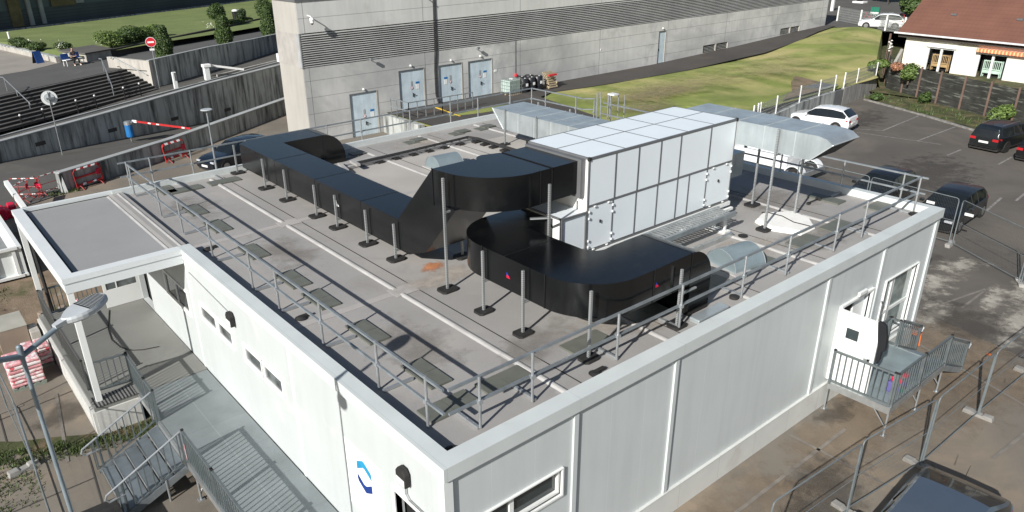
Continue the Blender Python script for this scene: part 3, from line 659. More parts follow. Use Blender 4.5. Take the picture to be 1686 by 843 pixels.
def win_x(y0, y1, z0, z1, glass='glass', split=None):
    f = MB(); w_ = .05
    f.box(-.022, y0 - .07, z0 - .07, .03, y1 + .07, z0); f.box(-.022, y0 - .07, z1, .03, y1 + .07, z1 + .05); f.box(-.022, y0 - .07, z0, .03, y0, z1); f.box(-.022, y1, z0, .03, y1 + .07, z1)
    f.box(-.012, y0, z0, .06, y0 + .03, z1); f.box(-.012, y1 - .03, z0, .06, y1, z1); f.box(-.012, y0 + .03, z0, .06, y1 - .03, z0 + .03); f.box(-.012, y0 + .03, z1 - .03, .06, y1 - .03, z1)
    if split: f.box(-.010, split - .03, z0 + .03, .05, split + .03, z1 - .03)
    o = f.build('window', 'pvc', bd); MB().box(.012, y0 + .01, z0 + .01, .02, y1 - .01, z1 - .01).build('pane', glass, o)
for y0, y1 in ((5.05, 5.84), (5.96, 6.74), (7.40, 8.14), (8.28, 9.16)): win_x(y0, y1, 2.21, 2.54, 'glass_mid')
win_x(10.05, 11.65, 1.93, 2.5, 'glass', 10.85)
# openings with dark interiors
MB().box(.18, .28, .70, .20, 1.3, 2.5).box(.18, 13.4, .7, .20, 14.5, 2.52).build('doorway', 'dark', bd)
fr = MB().box(-.02, .22, .70, .1, .30, 2.56).box(-.02, 1.28, .70, .1, 1.36, 2.56).box(-.02, .30, 2.48, .1, 1.28, 2.56)
fr.build('door_frame', 'pvc', bd)
MB().box(10.49, .17, .70, 11.85, .19, 2.45).build('doorway', 'dark', bd)
d1 = MB().box(11.30, .13, .72, 11.78, .17, 2.43).build('door', 'pvc', bd, label='white door leaf still closed')
MB().box(10.42, -.03, .70, 10.50, .06, 2.50).box(11.80, -.03, .70, 11.86, .06, 2.50).box(10.50, -.03, 2.45, 11.80, .06, 2.50).build('door_frame', 'pvc', bd)
d2 = MB().box(10.44, -.86, .72, 10.485, -.03, 2.43).build('door', 'pvc', bd, label='white door standing open over the side platform')
MB().box(10.425, -.46, 1.83, 10.439, -.2, 2.07).build('pane', 'glass', d2)
MB().box(10.36, -.80, 1.52, 10.44, -.76, 1.56).box(10.36, -.80, 1.52, 10.38, -.68, 1.56).build('handle', 'galv', d2)
# half-glazed leaf open under the canopy
d3 = MB().box(-.95, 14.45, .71, .0, 14.49, 1.22).box(-.95, 14.45, 1.22, -.87, 14.49, 2.5).box(-.08, 14.45, 1.22, 0, 14.49, 2.5).box(-.87, 14.45, 2.42, -.08, 14.49, 2.5).build('door', 'pvc', bd, label='half-glazed white door open under the canopy')
MB().box(-.87, 14.465, 1.22, -.08, 14.475, 2.42).build('pane', 'glass_mid', d3); MB().box(-.62, 14.452, 1.22, -.59, 14.463, 2.42).build('glazing_bar', 'pvc', d3)
# wall lamps
for y in (.92, 7.13):
    q = MB().ext([(-.02, y - .12, 2.86), (-.02, y + .12, 2.86), (-.02, y + .12, 3.07), (-.02, y + .06, 3.15), (-.02, y - .06, 3.15), (-.02, y - .12, 3.07)], (-.09, 0, 0)).build('wall_lamp', 'rubber', bd, bev=.01)
    MB().box(-.115, y - .10, 2.88, -.111, y + .10, 2.99).build('lens', 'pvc', q)
MB().tube([(-.03, .92, 2.86), (-.035, .92, 2.66), (-.035, .85, 2.6), (-.035, .35, 2.6)], .012).tube([(-.02, 7.25, 3.07), (-.02, 9.5, 3.2)], .006).build('cable', 'galv', bd)
MB().box(11.0, -.09, 2.55, 11.35, -.03, 2.66).build('wall_lamp', 'pvc', bd, bev=.02)
# logo panel
MB().box(-.006, 1.64, 1.28, -.001, 2.76, 2.60).build('sign', MT['white'], bd)
def poly_x(pts, x, mat, name): return MB().ext([(x, y, z) for y, z in pts], (-.002, 0, 0)).build(name, mat, bd)
YC, ZC, S_ = 2.17, 1.98, .40
# broken hexagon ring: pale-blue upper run, dark-blue lower run (y, z on the wall)
poly_x([(2.41, 2.33), (2.37, 2.36), (2.21, 2.45), (2.17, 2.44), (1.99, 2.34), (1.97, 2.31), (1.97, 2.19), (2.01, 2.22), (2.17, 2.31), (2.22, 2.31), (2.41, 2.19)], -.0065, 'logo_light', 'logo')
poly_x([(2.42, 2.09), (2.38, 2.07), (2.23, 1.98), (2.16, 1.98), (1.98, 2.1), (1.98, 1.95), (2.17, 1.84), (2.2, 1.84), (2.4, 1.95), (2.42, 2.0)], -.0065, 'logo_dark', 'logo')
# canopy over the entrance deck
cx0, cy0 = -2.42, 9.70
cf = MB()
cf.box(cx0, cy0, 3.56, -.03, cy0 + .24, H).box(cx0, cy0 + .24, 3.56, cx0 + .24, LY + .03, H).box(cx0 + .24, LY - .07, 3.56, -.03, LY + .03, H)
cf.box(cx0 + .02, cy0 + .02, 3.34, -.02, cy0 + .12, 3.558).box(cx0 + .02, cy0 + .12, 3.34, cx0 + .12, LY, 3.558).box(cx0 + .12, LY - .09, 3.34, -.02, LY, 3.558)
cf.build('canopy_frame', M('canopy_coat', (.66, .69, .69), .38, var=.03), bd)
MB().box(cx0 + .22, cy0 + .22, 3.50, -.02, LY - .06, 3.575).build('canopy_roof', M('canopy_membrane', (.305, .305, .30), .7, var=.05, scale=.7, fine=.08), bd)
MB().box(cx0 + .24, cy0 + .24, 3.577, cx0 + .31, LY - .21, 3.585).box(cx0 + .31, LY - .115, 3.577, -.05, LY - .075, 3.585).build('gutter_joint', 'rubber', bd)
sm2 = MB()
for x, zz in ((-.16, 3.575), (.10, 3.598)): sm2.ext([(x - .05, 9.98, zz), (x, 9.98, zz + .02), (x + .05, 9.98, zz)], (0, 5.1, 0))
sm2.build('roof_seam', 'roof_seam', bd)
for (x, y) in [(cx0 + .03, cy0 + .03), (cx0 + .03, LY - .13)]:
    MB().box(x, y, .70, x + .12, y + .12, 3.34).build('canopy_post', 'pvc', bd)
MB().tube([(cx0 + .22, LY - .1, 3.3), (cx0 + .25, LY - .18, .8)], .045).build('downpipe', 'rubber', bd)
# entrance slab under the canopy
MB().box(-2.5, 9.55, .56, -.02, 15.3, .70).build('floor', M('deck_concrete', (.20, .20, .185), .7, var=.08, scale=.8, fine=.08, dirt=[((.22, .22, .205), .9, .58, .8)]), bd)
MB().box(-2.56, 9.52, 0, -2.50, 15.3, .60).box(-2.50, 9.50, 0, -1.6, 9.545, .60).build('skirt', M('deck_skirt', (.56, .56, .53), .6, var=.04, dirt=[((.42, .37, .30), 1.5, .58, .85)]), bd)

hz_ = thing('cable_loop', 'thin dark cable lying in a curve on the deck under the canopy', 'cable', (-.9, 12.5, .7))
MB().tube([(x, y, .712) for x, y in [(-.95, 14.3), (-1.12, 13.7), (-1.28, 13.1), (-1.36, 12.5), (-1.30, 11.95), (-1.12, 11.6), (-.9, 11.45), (-.55, 11.35)]], .012, 6).build('cable_line', 'rubber', hz_, smooth=True)
jm = MB()
for a, b in [((-8, 11.1), (-2.55, 11.9)), ((-4.2, 9.6), (-4.0, 14.9)), ((-3.2, 6.0), (-2.9, 9.0)), ((-5.5, 8.0), (-3.0, 8.1))]: line(a, b, .028, .010, jm)
struct('slab_marking', jm, 'asphalt_path', 'dark joints between the yard slabs')
# ================================================================ ROOF PLANT
ZR = 3.502
def pad(x, y, w_=.185, m=None):
    m = m or MB()
    return m.ext([(x + w_ * c, y + w_ * s, ZR) for c, s in ((1, .55), (.72, .8), (-.72, .8), (-1, .55), (-1, -.55), (-.72, -.8), (.72, -.8), (1, -.55))], (0, 0, .045))
def support(parent, x, y, zt, arm=None, w_=.185):
    p = MB().box(x - .021, y - .021, ZR + .04, x + .021, y + .021, zt)
    if arm:
        p.bar((x, y, arm[0]), (x + arm[1], y + arm[2], arm[0]), .035, .035)
    o = p.build('support_post', 'strut', parent)
    pad(x, y, w_).build('rubber_foot', 'rubber', o)
AH = thing('air_handling_unit', 'big white panelled air handling box in the middle of the roof', 'air handler', (6.0, 3.3, 3.5))
ax0, ax1, ay0, ay1, az0, az1 = 6.0, 10.85, 3.3, 5.1, 3.92, 5.90
MB().box(ax0 + .03, ay0 + .045, az0 + .02, ax1 - .03, ay1 - .045, az1 - .007).build('core', 'frame_grey', AH)
UP = [6.0, 6.78, 7.47, 8.17, 8.83, 9.89, 10.85]; LO = [6.0, 6.75, 7.46, 8.15, 8.83, 9.24, 9.89, 10.85]
g_ = .022
def vpan(m, xs, z0, z1, y, d):
    for a, b in zip(xs, xs[1:]): m.box(a + g_, y, z0 + g_, b - g_, y + d, z1 - g_)
m1 = MB(); vpan(m1, UP, 4.91, az1 - .035, ay0 + .008, .03); m1.build('side_panel', 'panel', AH)
m1 = MB(); vpan(m1, LO, az0 + .04, 4.91, ay0 + .008, .03); m1.build('side_panel', 'panel', AH)
m1 = MB(); vpan(m1, UP, az0 + .04, az1 - .035, ay1 - .04, .03); m1.build('side_panel', 'panel', AH)
tp = MB()
TX = [6.0, 7.05, 8.07, 9.05, 10.0, 10.85]
ts = MB()
for x in TX[1:-1]: ts.box(x - .016, ay0 + .03, az1 + .0005, x + .016, ay1 - .03, az1 + .003)
ts.box(ax0 + .03, 4.226, az1 + .0012, ax1 - .03, 4.254, az1 + .0036)
ts.build('roof_gasket', 'frame_grey', AH)
for a, b in zip(TX, TX[1:]):
    for c, d in ((ay0, 4.24), (4.24, ay1)): tp.box(a + .002, c + .002, az1 - .02, b - .002, d - .002, az1)
tp.build('roof_panel', 'panel', AH)
MB().box(ax0 + .008, ay0 + .03, az0 + .03, ax0 + .03, ay1 - .03, az1 - .04).build('end_panel', M('end_panel', (.78, .78, .76), .4, var=.02), AH)
MB().box(ax1 - .03, ay0 + .03, az0 + .03, ax1 - .008, ay1 - .03, az1 - .04).build('end_panel', 'panel', AH)
f = MB()
for y in (ay0, ay1 - .03):
    f.box(ax0, y, az1 - .045, ax1, y + .03, az1 + .004); f.box(ax0, y, az0, ax1, y + .03, az0 + .04)
    for x in (ax0, ax1 - .03): f.box(x, y, az0 + .04, x + .03, y + .03, az1 - .045)
for x in (ax0, ax1 - .03): f.box(x, ay0 + .03, az1 - .04, x + .03, ay1 - .03, az1 + .004)
for x in UP[1:-1]: f.box(x - .021, ay0 + .002, 4.93, x + .021, ay0 + .04, az1 - .045)
for x in LO[1:-1]: f.box(x - .018, ay0 + .002, az0 + .04, x + .018, ay0 + .04, 4.89)
f.box(ax0 + .03, ay0 + .002, 4.885, ax1 - .03, ay0 + .04, 4.935)
f.build('frame', 'frame_grey', AH)
cb = MB()
for x in (ax0 - .012, ax1 - .04):
    for y in (ay0 - .012, ay1 - .04):
        cb.box(x, y, az1 - .06, x + .055, y + .055, az1 + .012)
cb.build('corner_block', 'rubber', AH)
hg_ = MB()
for x in (6.04, 6.73, 9.87, 10.80):
    for z in (4.05, 4.18, 4.66, 4.80): hg_.box(x - .018, ay0 - .03, z - .025, x + .018, ay0 - .001, z + .025)
for x in (6.2, 6.6, 10.1, 10.6):
    for z in (3.96, 4.88): hg_.box(x - .03, ay0 - .03, z - .012, x + .03, ay0 - .001, z + .02)
hg_.build('hinge', 'pvc', AH, bev=.008)
MB().box(6.36, ay0 - .02, 4.50, 6.39, ay0 + .005, 4.56).box(10.33, ay0 - .02, 4.50, 10.36, ay0 + .005, 4.56).build('handle', 'rubber', AH)
MB().box(ax0 - .05, ay0 - .03, az0 - .10, ax1 + .05, ay0 + .08, az0 - .005).box(ax0 - .05, ay1 - .08, az0 - .10, ax1 + .05, ay1 + .03, az0 - .005).box(ax0 - .05, ay0 - .16, az0 - .17, ax1 + .0, ay0 - .09, az0 - .11).build('base_rail', 'pvc', AH)
lg = MB()
for x in (6.3, 7.8, 9.3, 10.6):
    for y in (ay0 + .1, ay1 - .1): lg.box(x - .05, y - .05, ZR, x + .05, y + .05, az0 - .1)
lg.build('leg', 'pvc', AH)
# smaller box at its end
MB().box(5.33, 3.33, 4.0, 5.98, 4.5, 4.80).build('small_casing', 'panel', AH)
f = MB()
for z in (4.0, 4.785): f.box(5.30, 3.30, z, 6.0, 3.335, z + .035); f.box(5.30, 3.335, z, 5.335, 4.5, z + .035)
for x in (5.30, 5.96): f.box(x, 3.30, 4.035, x + .035, 3.335, 4.785)
f.build('frame', 'frame_grey', AH)
MB().box(5.325, 3.36, 4.05, 5.335, 4.48, 4.77).build('end_panel', 'pvc', AH)
# grating walkway in front of the unit
GW = thing('service_grating', 'steel grating walkway on white feet in front of the white air handler', 'walkway', (7.3, 2.8, 3.5))
gm = MB(); x = 7.0
while x < 10.1:
    gm.box(x, 2.66, 3.985, x + .035, 3.05, 4.01); x += .115
for y in (2.66, 2.79, 2.92, 3.05): gm.box(7.0, y - .006, 3.98, 10.1, y + .006, 4.012)
gm.build('grating', 'galv', GW)
MB().box(6.9, 2.60, 3.90, 10.15, 2.66, 4.01).box(6.9, 3.05, 3.90, 10.15, 3.10, 4.01).build('edge_beam', 'galv_dull', GW)
for x in (7.3, 9.98):
    o = MB().box(x - .025, 2.72, 3.55, x + .025, 2.77, 3.92).box(x - .025, 3.0, 3.55, x + .025, 3.05, 3.92).build('leg', 'pvc', GW); MB().box(x - .12, 2.66, ZR, x + .12, 2.84, 3.55).box(x - .12, 2.94, ZR, x + .12, 3.1, 3.55).build('foot', 'pvc', o)
MB().box(7.0, 2.45, ZR, 9.9, 2.53, 3.6).build('base_rail', 'galv', GW)
# ---- black ducts
def duct_seams(m, axis, c, u0, u1, v0, v1, t=.007, p=.004):
    """collar round a straight duct"""
    if axis == 'y':
        m.box(u0 - p, c - t, v0 - p, u1 + p, c + t, v0); m.box(u0 - p, c - t, v1, u1 + p, c + t, v1 + p); m.box(u0 - p, c - t, v0, u0, c + t, v1); m.box(u1, c - t, v0, u1 + p, c + t, v1)
    else:
        m.box(c - t, u0 - p, v0 - p, c + t, u1 + p, v0); m.box(c - t, u0 - p, v1, c + t, u1 + p, v1 + p); m.box(c - t, u0 - p, v0, c + t, u0, v1); m.box(c - t, u1, v0, c + t, u1 + p, v1)
DA = thing('black_duct', 'long black duct that dips from the air handler and runs back along the roof', 'duct', (3.5, 6.35, 3.5))
b = MB()
xa, xb = 3.50, 4.50
# plan of the upper elbow: from x=6 back to the lane, then along +y
up = [(6.0, 3.5), (5.2, 3.5)] + arc(4.75, 4.72, 1.22, 270, 182, 24) + [(xa, 4.78), (xa, 5.0), (xb, 5.0), (xb, 4.82)] + arc(4.78, 4.82, .28, 180, 90, 5)[1:] + [(5.25, 4.95), (6.0, 4.98)]
b.prism(up, 5.17, 5.83)
b.build('elbow', 'black_duct', DA, smooth=True)
b = MB()   # sloped drop
b.ext([(xa + .003, 4.998, 5.83), (xa + .003, 6.35, 4.44), (xa + .003, 6.35, 3.74), (xa + .003, 6.0, 3.74), (xa + .003, 5.35, 4.0), (xa + .003, 4.3, 5.17), (xa + .003, 4.998, 5.17)], (xb - xa - .006, 0, 0))
b.build('drop_section', 'black_duct', DA)
b = MB(); b.box(xa, 6.35, 3.74, xb, 13.95, 4.44)
b.prism([(xa, 13.95), (xb, 13.95), (xb + .2, 13.95), (xb + .2, 14.95), (xa + .35, 14.95), (xa, 14.72)], 3.739, 4.439)
b.box(xb + .2, 13.95, 3.74, 5.75, 14.95, 4.44); b.build('straight_run', 'black_duct', DA)
b = MB(); pr_ = [(5.75, 13.951, 4.44)] + [(5.75 + .72 * math.sin(R(a)), 13.951, 3.72 + .72 * math.cos(R(a))) for a in range(5, 91, 5)] + [(6.47, 13.951, ZR), (5.75, 13.951, ZR)]
b.ext(pr_, (0, .998, 0)); b.build('down_elbow', 'black_duct', DA, smooth=True)
s = MB()
for y in (7.9, 10.1, 12.4): duct_seams(s, 'y', y, xa, xb, 3.74, 4.44)
duct_seams(s, 'x', 5.75, 13.95, 14.95, 3.74, 4.44); s.box(xa - .014, 4.99, 5.10, xa, 5.01, 5.845); s.box(5.19, 3.485, 5.165, 5.21, 4.96, 5.845); s.box(4.9, 3.488, 5.165, 4.92, 3.52, 5.835)
s.build('seam', 'black_seam', DA)
MB().box(5.88, 3.40, 5.10, 6.0, 5.02, 5.87).build('collar', 'frame_grey', DA)
for y, zt in [(6.43, 4.33), (7.60, 4.33), (8.99, 4.33), (10.04, 4.33), (11.71, 4.34), (13.05, 4.35), (15.02, 4.36)]:
    support(DA, xa - .07, y, zt, (3.71, .5, 0))
support(DA, xa - .13, 4.48, 5.79, (5.12, .6, 0)); support(DA, 4.62, 13.85, 4.3); support(DA, 4.6, 5.6, 4.0)
DB = thing('black_duct', 'black duct curving in an S below the air handler beside the side railing', 'duct', (3.4, 2.0, 3.5))
xa, xb, zb0, zb1 = 3.40, 4.62, 4.15, 4.76
b = MB()
o_ = [(5.33, 4.55), (4.6, 4.55)] + arc(4.45, 3.50, 1.05, 92, 180, 22) + [(xa, 3.4), (xa, 1.75)] + arc(4.45, 1.75, 1.05, 180, 270, 24)[1:] + [(4.9, .70), (5.95, .73), (5.95, 1.88), (5.2, 1.88)] + arc(4.95, 2.15, .30, 268, 180, 6) + [(xb, 3.58), (5.33, 3.58)]
b.prism(o_, zb0, zb1); b.build('s_bend', 'black_duct', DB, smooth=True)
b = MB(); pr_ = [(5.95, .731, zb1)] + [(5.95 + .62 * math.sin(R(a)), .731, zb1 - .62 + .62 * math.cos(R(a))) for a in range(5, 91, 5)] + [(6.57, .731, ZR), (6.0, .731, ZR), (5.951, .731, 4.15)]
b.ext(pr_, (0, 1.148, 0)); b.build('down_elbow', 'black_duct', DB, smooth=True)
s = MB()
for x in (5.95,): duct_seams(s, 'x', x, .72, 1.88, zb0, zb1)
s.box(xa - .012, 1.74, zb0, xa, 1.76, zb1 + .006); s.box(xa - .012, 3.39, zb0, xa, 3.41, zb1 + .006); s.box(4.89, .688, zb0, 4.91, .70, zb1 + .004); s.box(xa, 2.78, zb1, xb, 2.80, zb1 + .004)
s.build('seam', 'black_seam', DB)
for (x, y, zt) in [(3.33, 3.30, 4.72), (3.31, 2.19, 4.72), (3.56, .86, 4.74), (5.55, .63, 4.6)]: support(DB, x, y, zt, (4.12, .45, 0), .165)
support(DB, 4.86, 3.20, 5.66, (5.0, -.30, .2)); support(DB, 4.75, 2.9, 4.1)
def sticker(parent, base, ex, sc=.1):
    bx, by_, bz_ = base; ex = Vector(ex)
    def P3(u, v): q = Vector(base) + ex * u * sc; return (q.x, q.y, bz_ + v * sc)
    nrm = ex.cross(Vector((0, 0, 1))) * .003
    o = MB().ext([P3(0, 0), P3(.95, 0), P3(.55, .5), P3(0, .55)], nrm).build('sticker', 'sticker_red', parent)
    MB().ext([P3(0, .56), P3(.54, .51), P3(.05, 1.1)], nrm).build('sticker_tip', 'sticker_blue', o)
MB().ext([(3.495, 9.05, 4.02), (3.495, 8.93, 4.04), (3.495, 9.06, 4.17)], (-.004, 0, 0)).build('paper_tag', 'white', DA)
sticker(DB, (3.398, 2.72, 4.38), (0, -1, 0)); sticker(DB, (4.95, .698, 4.42), (1, 0, 0), .09)
# ---- galvanised ducts
DD = thing('metal_duct', 'upper galvanised duct with a slanted hood above the end railing', 'duct', (10.9, 3.3, 3.5))
xa, xb = 10.86, 11.95
b = MB(); b.ext([(xa, 4.9, 5.85), (xa, 1.35, 5.85), (xa, 1.15, 5.81), (xa, 1.02, 5.72), (xa, 1.48, 5.30), (xa, 4.9, 5.34)], (xb - xa, 0, 0)); b.build('duct_body', 'duct_metal', DD)
MB().ext([(xa + .02, 1.005, 5.70), (xa + .02, 1.465, 5.285), (xa + .02, 1.478, 5.30), (xa + .02, 1.018, 5.715)], (xb - xa - .04, 0, 0)).build('hood_screen', 'dark', DD)
s = MB()
for y in (4.1, 3.3, 2.6, 1.85): duct_seams(s, 'y', y, xa, xb, 5.33, 5.85, .008, .012)
s.bar((xa - .005, 1.01, 5.71), (xa - .005, 1.475, 5.29), .02, .02); s.bar((xa, 1.01, 5.71), (xb, 1.01, 5.71), .02, .02)
s.build('seam', 'duct_side', DD)
for (x, y, zt) in [(10.80, 2.23, 5.85), (12.06, 3.38, 5.0), (12.06, 2.23, 5.0)]: support(DD, x, y, zt + (.33 if x > 11 else 0), (5.27, .55 if x < 11 else -.55, 0))
DC = thing('metal_duct', 'lower galvanised duct with a slanted end running back behind the air handler', 'duct', (11.4, 8, 3.5))
xa, xb = 11.38, 12.75
b = MB(); b.ext([(xa, 4.2, 4.60), (xa, 12.78, 4.60), (xa, 12.22, 3.98), (xa, 4.2, 3.98)], (xb - xa, 0, 0)); b.box(10.86, 4.21, 3.99, xa, 4.95, 4.59); b.build('duct_body', 'duct_metal', DC)
MB().ext([(xa + .02, 12.80, 4.60), (xa + .02, 12.24, 3.98), (xa + .02, 12.225, 3.98), (xa + .02, 12.785, 4.60)], (xb - xa - .04, 0, 0)).build('hood_screen', 'dark', DC)
s = MB()
for y in (11.5, 10.75, 10.0, 9.25, 8.5, 7.7, 6.9): duct_seams(s, 'y', y, xa, xb, 3.98, 4.60, .008, .012)
s.bar((xa - .005, 12.79, 4.6), (xa - .005, 12.23, 3.98), .02, .02); s.build('seam', 'duct_side', DC)
for (x, y) in [(11.33, 12.09), (11.33, 10.6), (12.8, 12.09), (12.8, 10.6), (11.33, 7.5)]: support(DC, x, y, 4.68, (3.95, .3 if x < 12 else -.3, 0), .15)
# ---- half-round roof domes
def dome(x, y, rz, label):
    t = thing('roof_dome', label, 'roof dome', (x, y, 3.5), rz, 'half-round sheet metal domes on the roof')
    r = .42; pts = [(-r, 0)] + [(-r * math.cos(R(a)), r * .95 * math.sin(R(a))) for a in range(15, 180, 15)] + [(r, 0)]
    def W(px, pz, yy): c, q = math.cos(rz), math.sin(rz); return (x + px * c - yy * q, y + px * q + yy * c, 3.50 + pz)
    m = MB(); k = len(pts)
    m.add([W(a, b, -.42) for a, b in pts] + [W(a, b, .42) for a, b in pts], [tuple(range(k)), tuple(range(k, 2*k))[::-1]] + [(i, i+1, k+i+1, k+i) for i in range(k-1)])
    m.build('shell', 'rooflight', t)
    e_ = MB()
    for yy in (-.43, .41): e_.add([W(a*1.02, b*1.02, yy) for a, b in pts] + [W(a*1.02, b*1.02, yy + .02) for a, b in pts], [(i, i+1, k+i+1, k+i) for i in range(k-1)])
    e_.build('end_rim', 'duct_side', t); MB().add([W(-.5, 0, -.5), W(.5, 0, -.5), W(.5, 0, .5), W(-.5, 0, .5), W(-.5, .03, -.5), W(.5, .03, -.5), W(.5, .03, .5), W(-.5, .03, .5)], [(4,5,6,7),(0,1,5,4),(1,2,6,5),(2,3,7,6),(3,0,4,7)]).build('base_flange', 'roof_seam', t)
dome(8.65, 1.55, R(80), 'half-round grey metal dome between the side railing and the black S-shaped duct')
dome(8.35, 11.35, R(85), 'half-round grey metal dome alone on the pale middle of the roof')
vb = thing('vent_box', 'pale metal tray lying behind the down elbow by the side railing', 'metal tray', (6.2, .5, 3.5))
MB().box(5.85, .38, ZR, 6.75, .60, 3.60).build('tray', 'duct_metal', vb, bev=.02)
MB().lathe((7.25, .62, 3.5), [(.09, 0), (.09, .05), (.05, .06)]).build('cap', 'rubber', vb)
# ---- roof railings
def slabs(m, x, y, alongx):
    for k in (-1, 1):
        if alongx: m.box(x + (k - 1) * .22 + .005, y - .20, 3.505, x + (k + 1) * .22 - .005, y + .20, 3.54)
        else: m.box(x - .20, y + (k - 1) * .22 + .005, 3.505, x + .20, y + (k + 1) * .22 - .005, 3.54)
def roof_rail(label, posts, rails, inward, alongx, slab_at, zt=4.37):
    t = thing('roof_railing', label, 'railing', (*posts[0], 3.5), 0, 'railings round the flat roof')
    for (x, y) in posts:
        p = MB().tube([(x, y, ZR + .02), (x, y, zt)], .022)
        p.box(x - .035, y - .035, 3.93, x + .035, y + .035, 3.99); p.build('post', 'galv_tube', t, smooth=False)
    for z, nm in ((zt - .025, 'top_rail'), (3.96, 'mid_rail')):
        mm = MB()
        for a, b in rails: mm.bar((*a, z), (*b, z), .038, .038)
        mm.build(nm, 'galv_dull', t)
    for (x, y) in slab_at:
        ix, iy = inward
        am = MB().bar((x + (0 if ix else 0), y, 3.53), (x + ix * .55, y + iy * .55, 3.53), .045, .045); am.build('base_arm', 'galv_tube', t)
        mm = MB(); slabs(mm, x + ix * .80, y + iy * .72, alongx); mm.build('counterweight', 'slab', t)
ys = [1.02, 2.33, 4.13, 5.85, 7.06, 9.2, 11.08, 12.67, 14.92]
roof_rail('long roof railing above the sunlit white wall with the logo', [(.47, y) for y in ys], [((.47, .60), (.47, 15.1))], (1, 0), False, [(.47, y - .03) for y in (2.25, 4.05, 5.78, 6.98, 8.93, 11.05, 12.6, 14.85)])
xs = [1.03, 2.02, 3.87, 5.48, 7.34, 8.85, 10.72, 11.93, 14.5]
roof_rail('long roof railing above the grey wall with the open side door', [(x, .53) for x in xs], [((.52, .56), (14.62, .56))], (0, 1), True, [(x, .53) for x in (1.0, 2.08, 3.9, 5.5, 7.4, 9.0, 10.8, 12.2, 14.3)])
roof_rail('roof railing over the car park end, past the metal hood', [(14.62, y) for y in (.95, 2.45, 4.2, 5.9, 7.6)], [((14.62, .40), (14.62, 8.2))], (-1, 0), False, [(14.62, y) for y in (2.4, 5.9)])
roof_rail('roof railing along the far side of the roof, facing the blue doors', [(x, 15.28) for x in (.5, 1.12, 2.25, 3.91, 6.6, 7.85, 9.77, 11.5, 12.75, 14.3, 15.4)], [((.3, 15.33), (15.5, 15.33))], (0, -1), True, [(x, 15.2) for x in (1.7, 2.8)])
roof_rail('short roof railing with a ladder gap behind the metal duct', [(15.4, y) for y in (14.5, 12.9, 12.0)], [((15.45, 15.3), (15.45, 12.6)), ((15.45, 12.6), (15.75, 12.3)), ((15.45, 11.6), (15.35, 8.2))], (-1, 0), False, [])
ld = thing('roof_ladder', 'galvanised access ladder with upright guards rising behind the air handler', 'ladder', (15.8, 11.9, 0))
lm = MB()
for (x, y) in [(15.75, 12.2), (15.9, 12.3), (15.8, 11.6), (16.0, 11.75), (16.1, 11.5), (16.2, 11.3)]: lm.tube([(x, y, 2.4), (x, y, 4.55)], .02)
lm.build('guard_rail', 'galv_tube', ld)
lm = MB(); lm.tube([(15.85, 12.1, .1), (15.85, 12.1, 4.6)], .025).tube([(15.85, 11.75, .1), (15.85, 11.75, 4.6)], .025)
for i in range(16): lm.tube([(15.85, 12.1, .2 + i * .26), (15.85, 11.75, .2 + i * .26)], .014)
lm.build('rung', 'galv_tube', ld); MB().box(15.8, 11.45, 4.55, 16.05, 11.75, 4.60).build('cap_plate', 'pvc', ld)
# ---- cable tray on rubber blocks
ct = thing('cable_tray', 'black cable tray bending across the roof on rubber blocks', 'cable tray', (8.5, 13.2, 3.5))
m = MB()
for o in (-.07, -.02, .04, .08): m.tube([(6.4, 13.15 + o, 3.62), (8.4, 13.2 + o, 3.63), (10.75 + o, 13.32 + o, 3.63), (10.86 + o, 13.0, 3.63), (10.85 + o, 10.4, 3.62)], .017, 6)
m.build('cable', 'rubber', ct)
m = MB()
for x in (7.15, 7.75, 8.39, 9.0, 9.6, 10.25): m.box(x - .10, 12.98, ZR, x + .10, 13.22, 3.56)
for y in (12.95, 12.5, 12.05, 11.5, 10.95): m.box(10.68, y - .10, ZR, 10.95, y + .10, 3.56)
m.build('rubber_block', 'rubber', ct)
m = MB()
for x in [6.5 + .35 * i for i in range(13)]: m.box(x, 13.05, 3.58, x + .02, 13.35, 3.60)
for dy in (13.06, 13.36): m.bar((6.4, dy - .02, 3.6), (10.8, dy + .05, 3.6), .02, .04)
m.build('tray_frame', 'frame_grey', ct)
bj = thing('beam_pile', 'loose pale steel beams and scraps on the roof next to the far black duct', 'steel beams', (5.6, 13.0, 3.5))
for (a, b, z) in [((5.2, 13.35), (6.9, 13.45), .06), ((5.1, 13.0), (6.5, 13.2), .05), ((5.3, 12.75), (5.5, 13.5), .15), ((5.75, 12.6), (5.95, 13.4), .14), ((6.2, 12.7), (6.25, 13.2), .2), ((6.6, 13.5), (7.4, 13.6), .04)]:
    MB().bar((*a, ZR + z), (*b, ZR + z), .12, .07).build('beam', 'roof_seam', bj)
ph = MB()
for (x, y, r) in [(9.4, 14.45, .05), (11.2, 14.35, 0), (12.3, 14.3, .1), (7.0, 14.35, .0)]:
    pt = thing('paving_slab', {9.4: 'stack of thin grey slabs on the roof, nearest the far black duct but one', 11.2: 'grey slabs on the far roof edge, in front of the leftmost fixed grey step rail', 12.3: 'grey slabs on the far roof edge closest to the metal duct', 7.0: 'grey slabs in the shade of the far black down elbow'}[x], 'slab', (x, y, 3.5))
    MB().box(x - .42, y - .22, ZR, x + .05, y + .18, 3.53).box(x - .1, y - .1, 3.531, x + .4, y + .24, 3.555).build('slab_face', 'slab', pt)
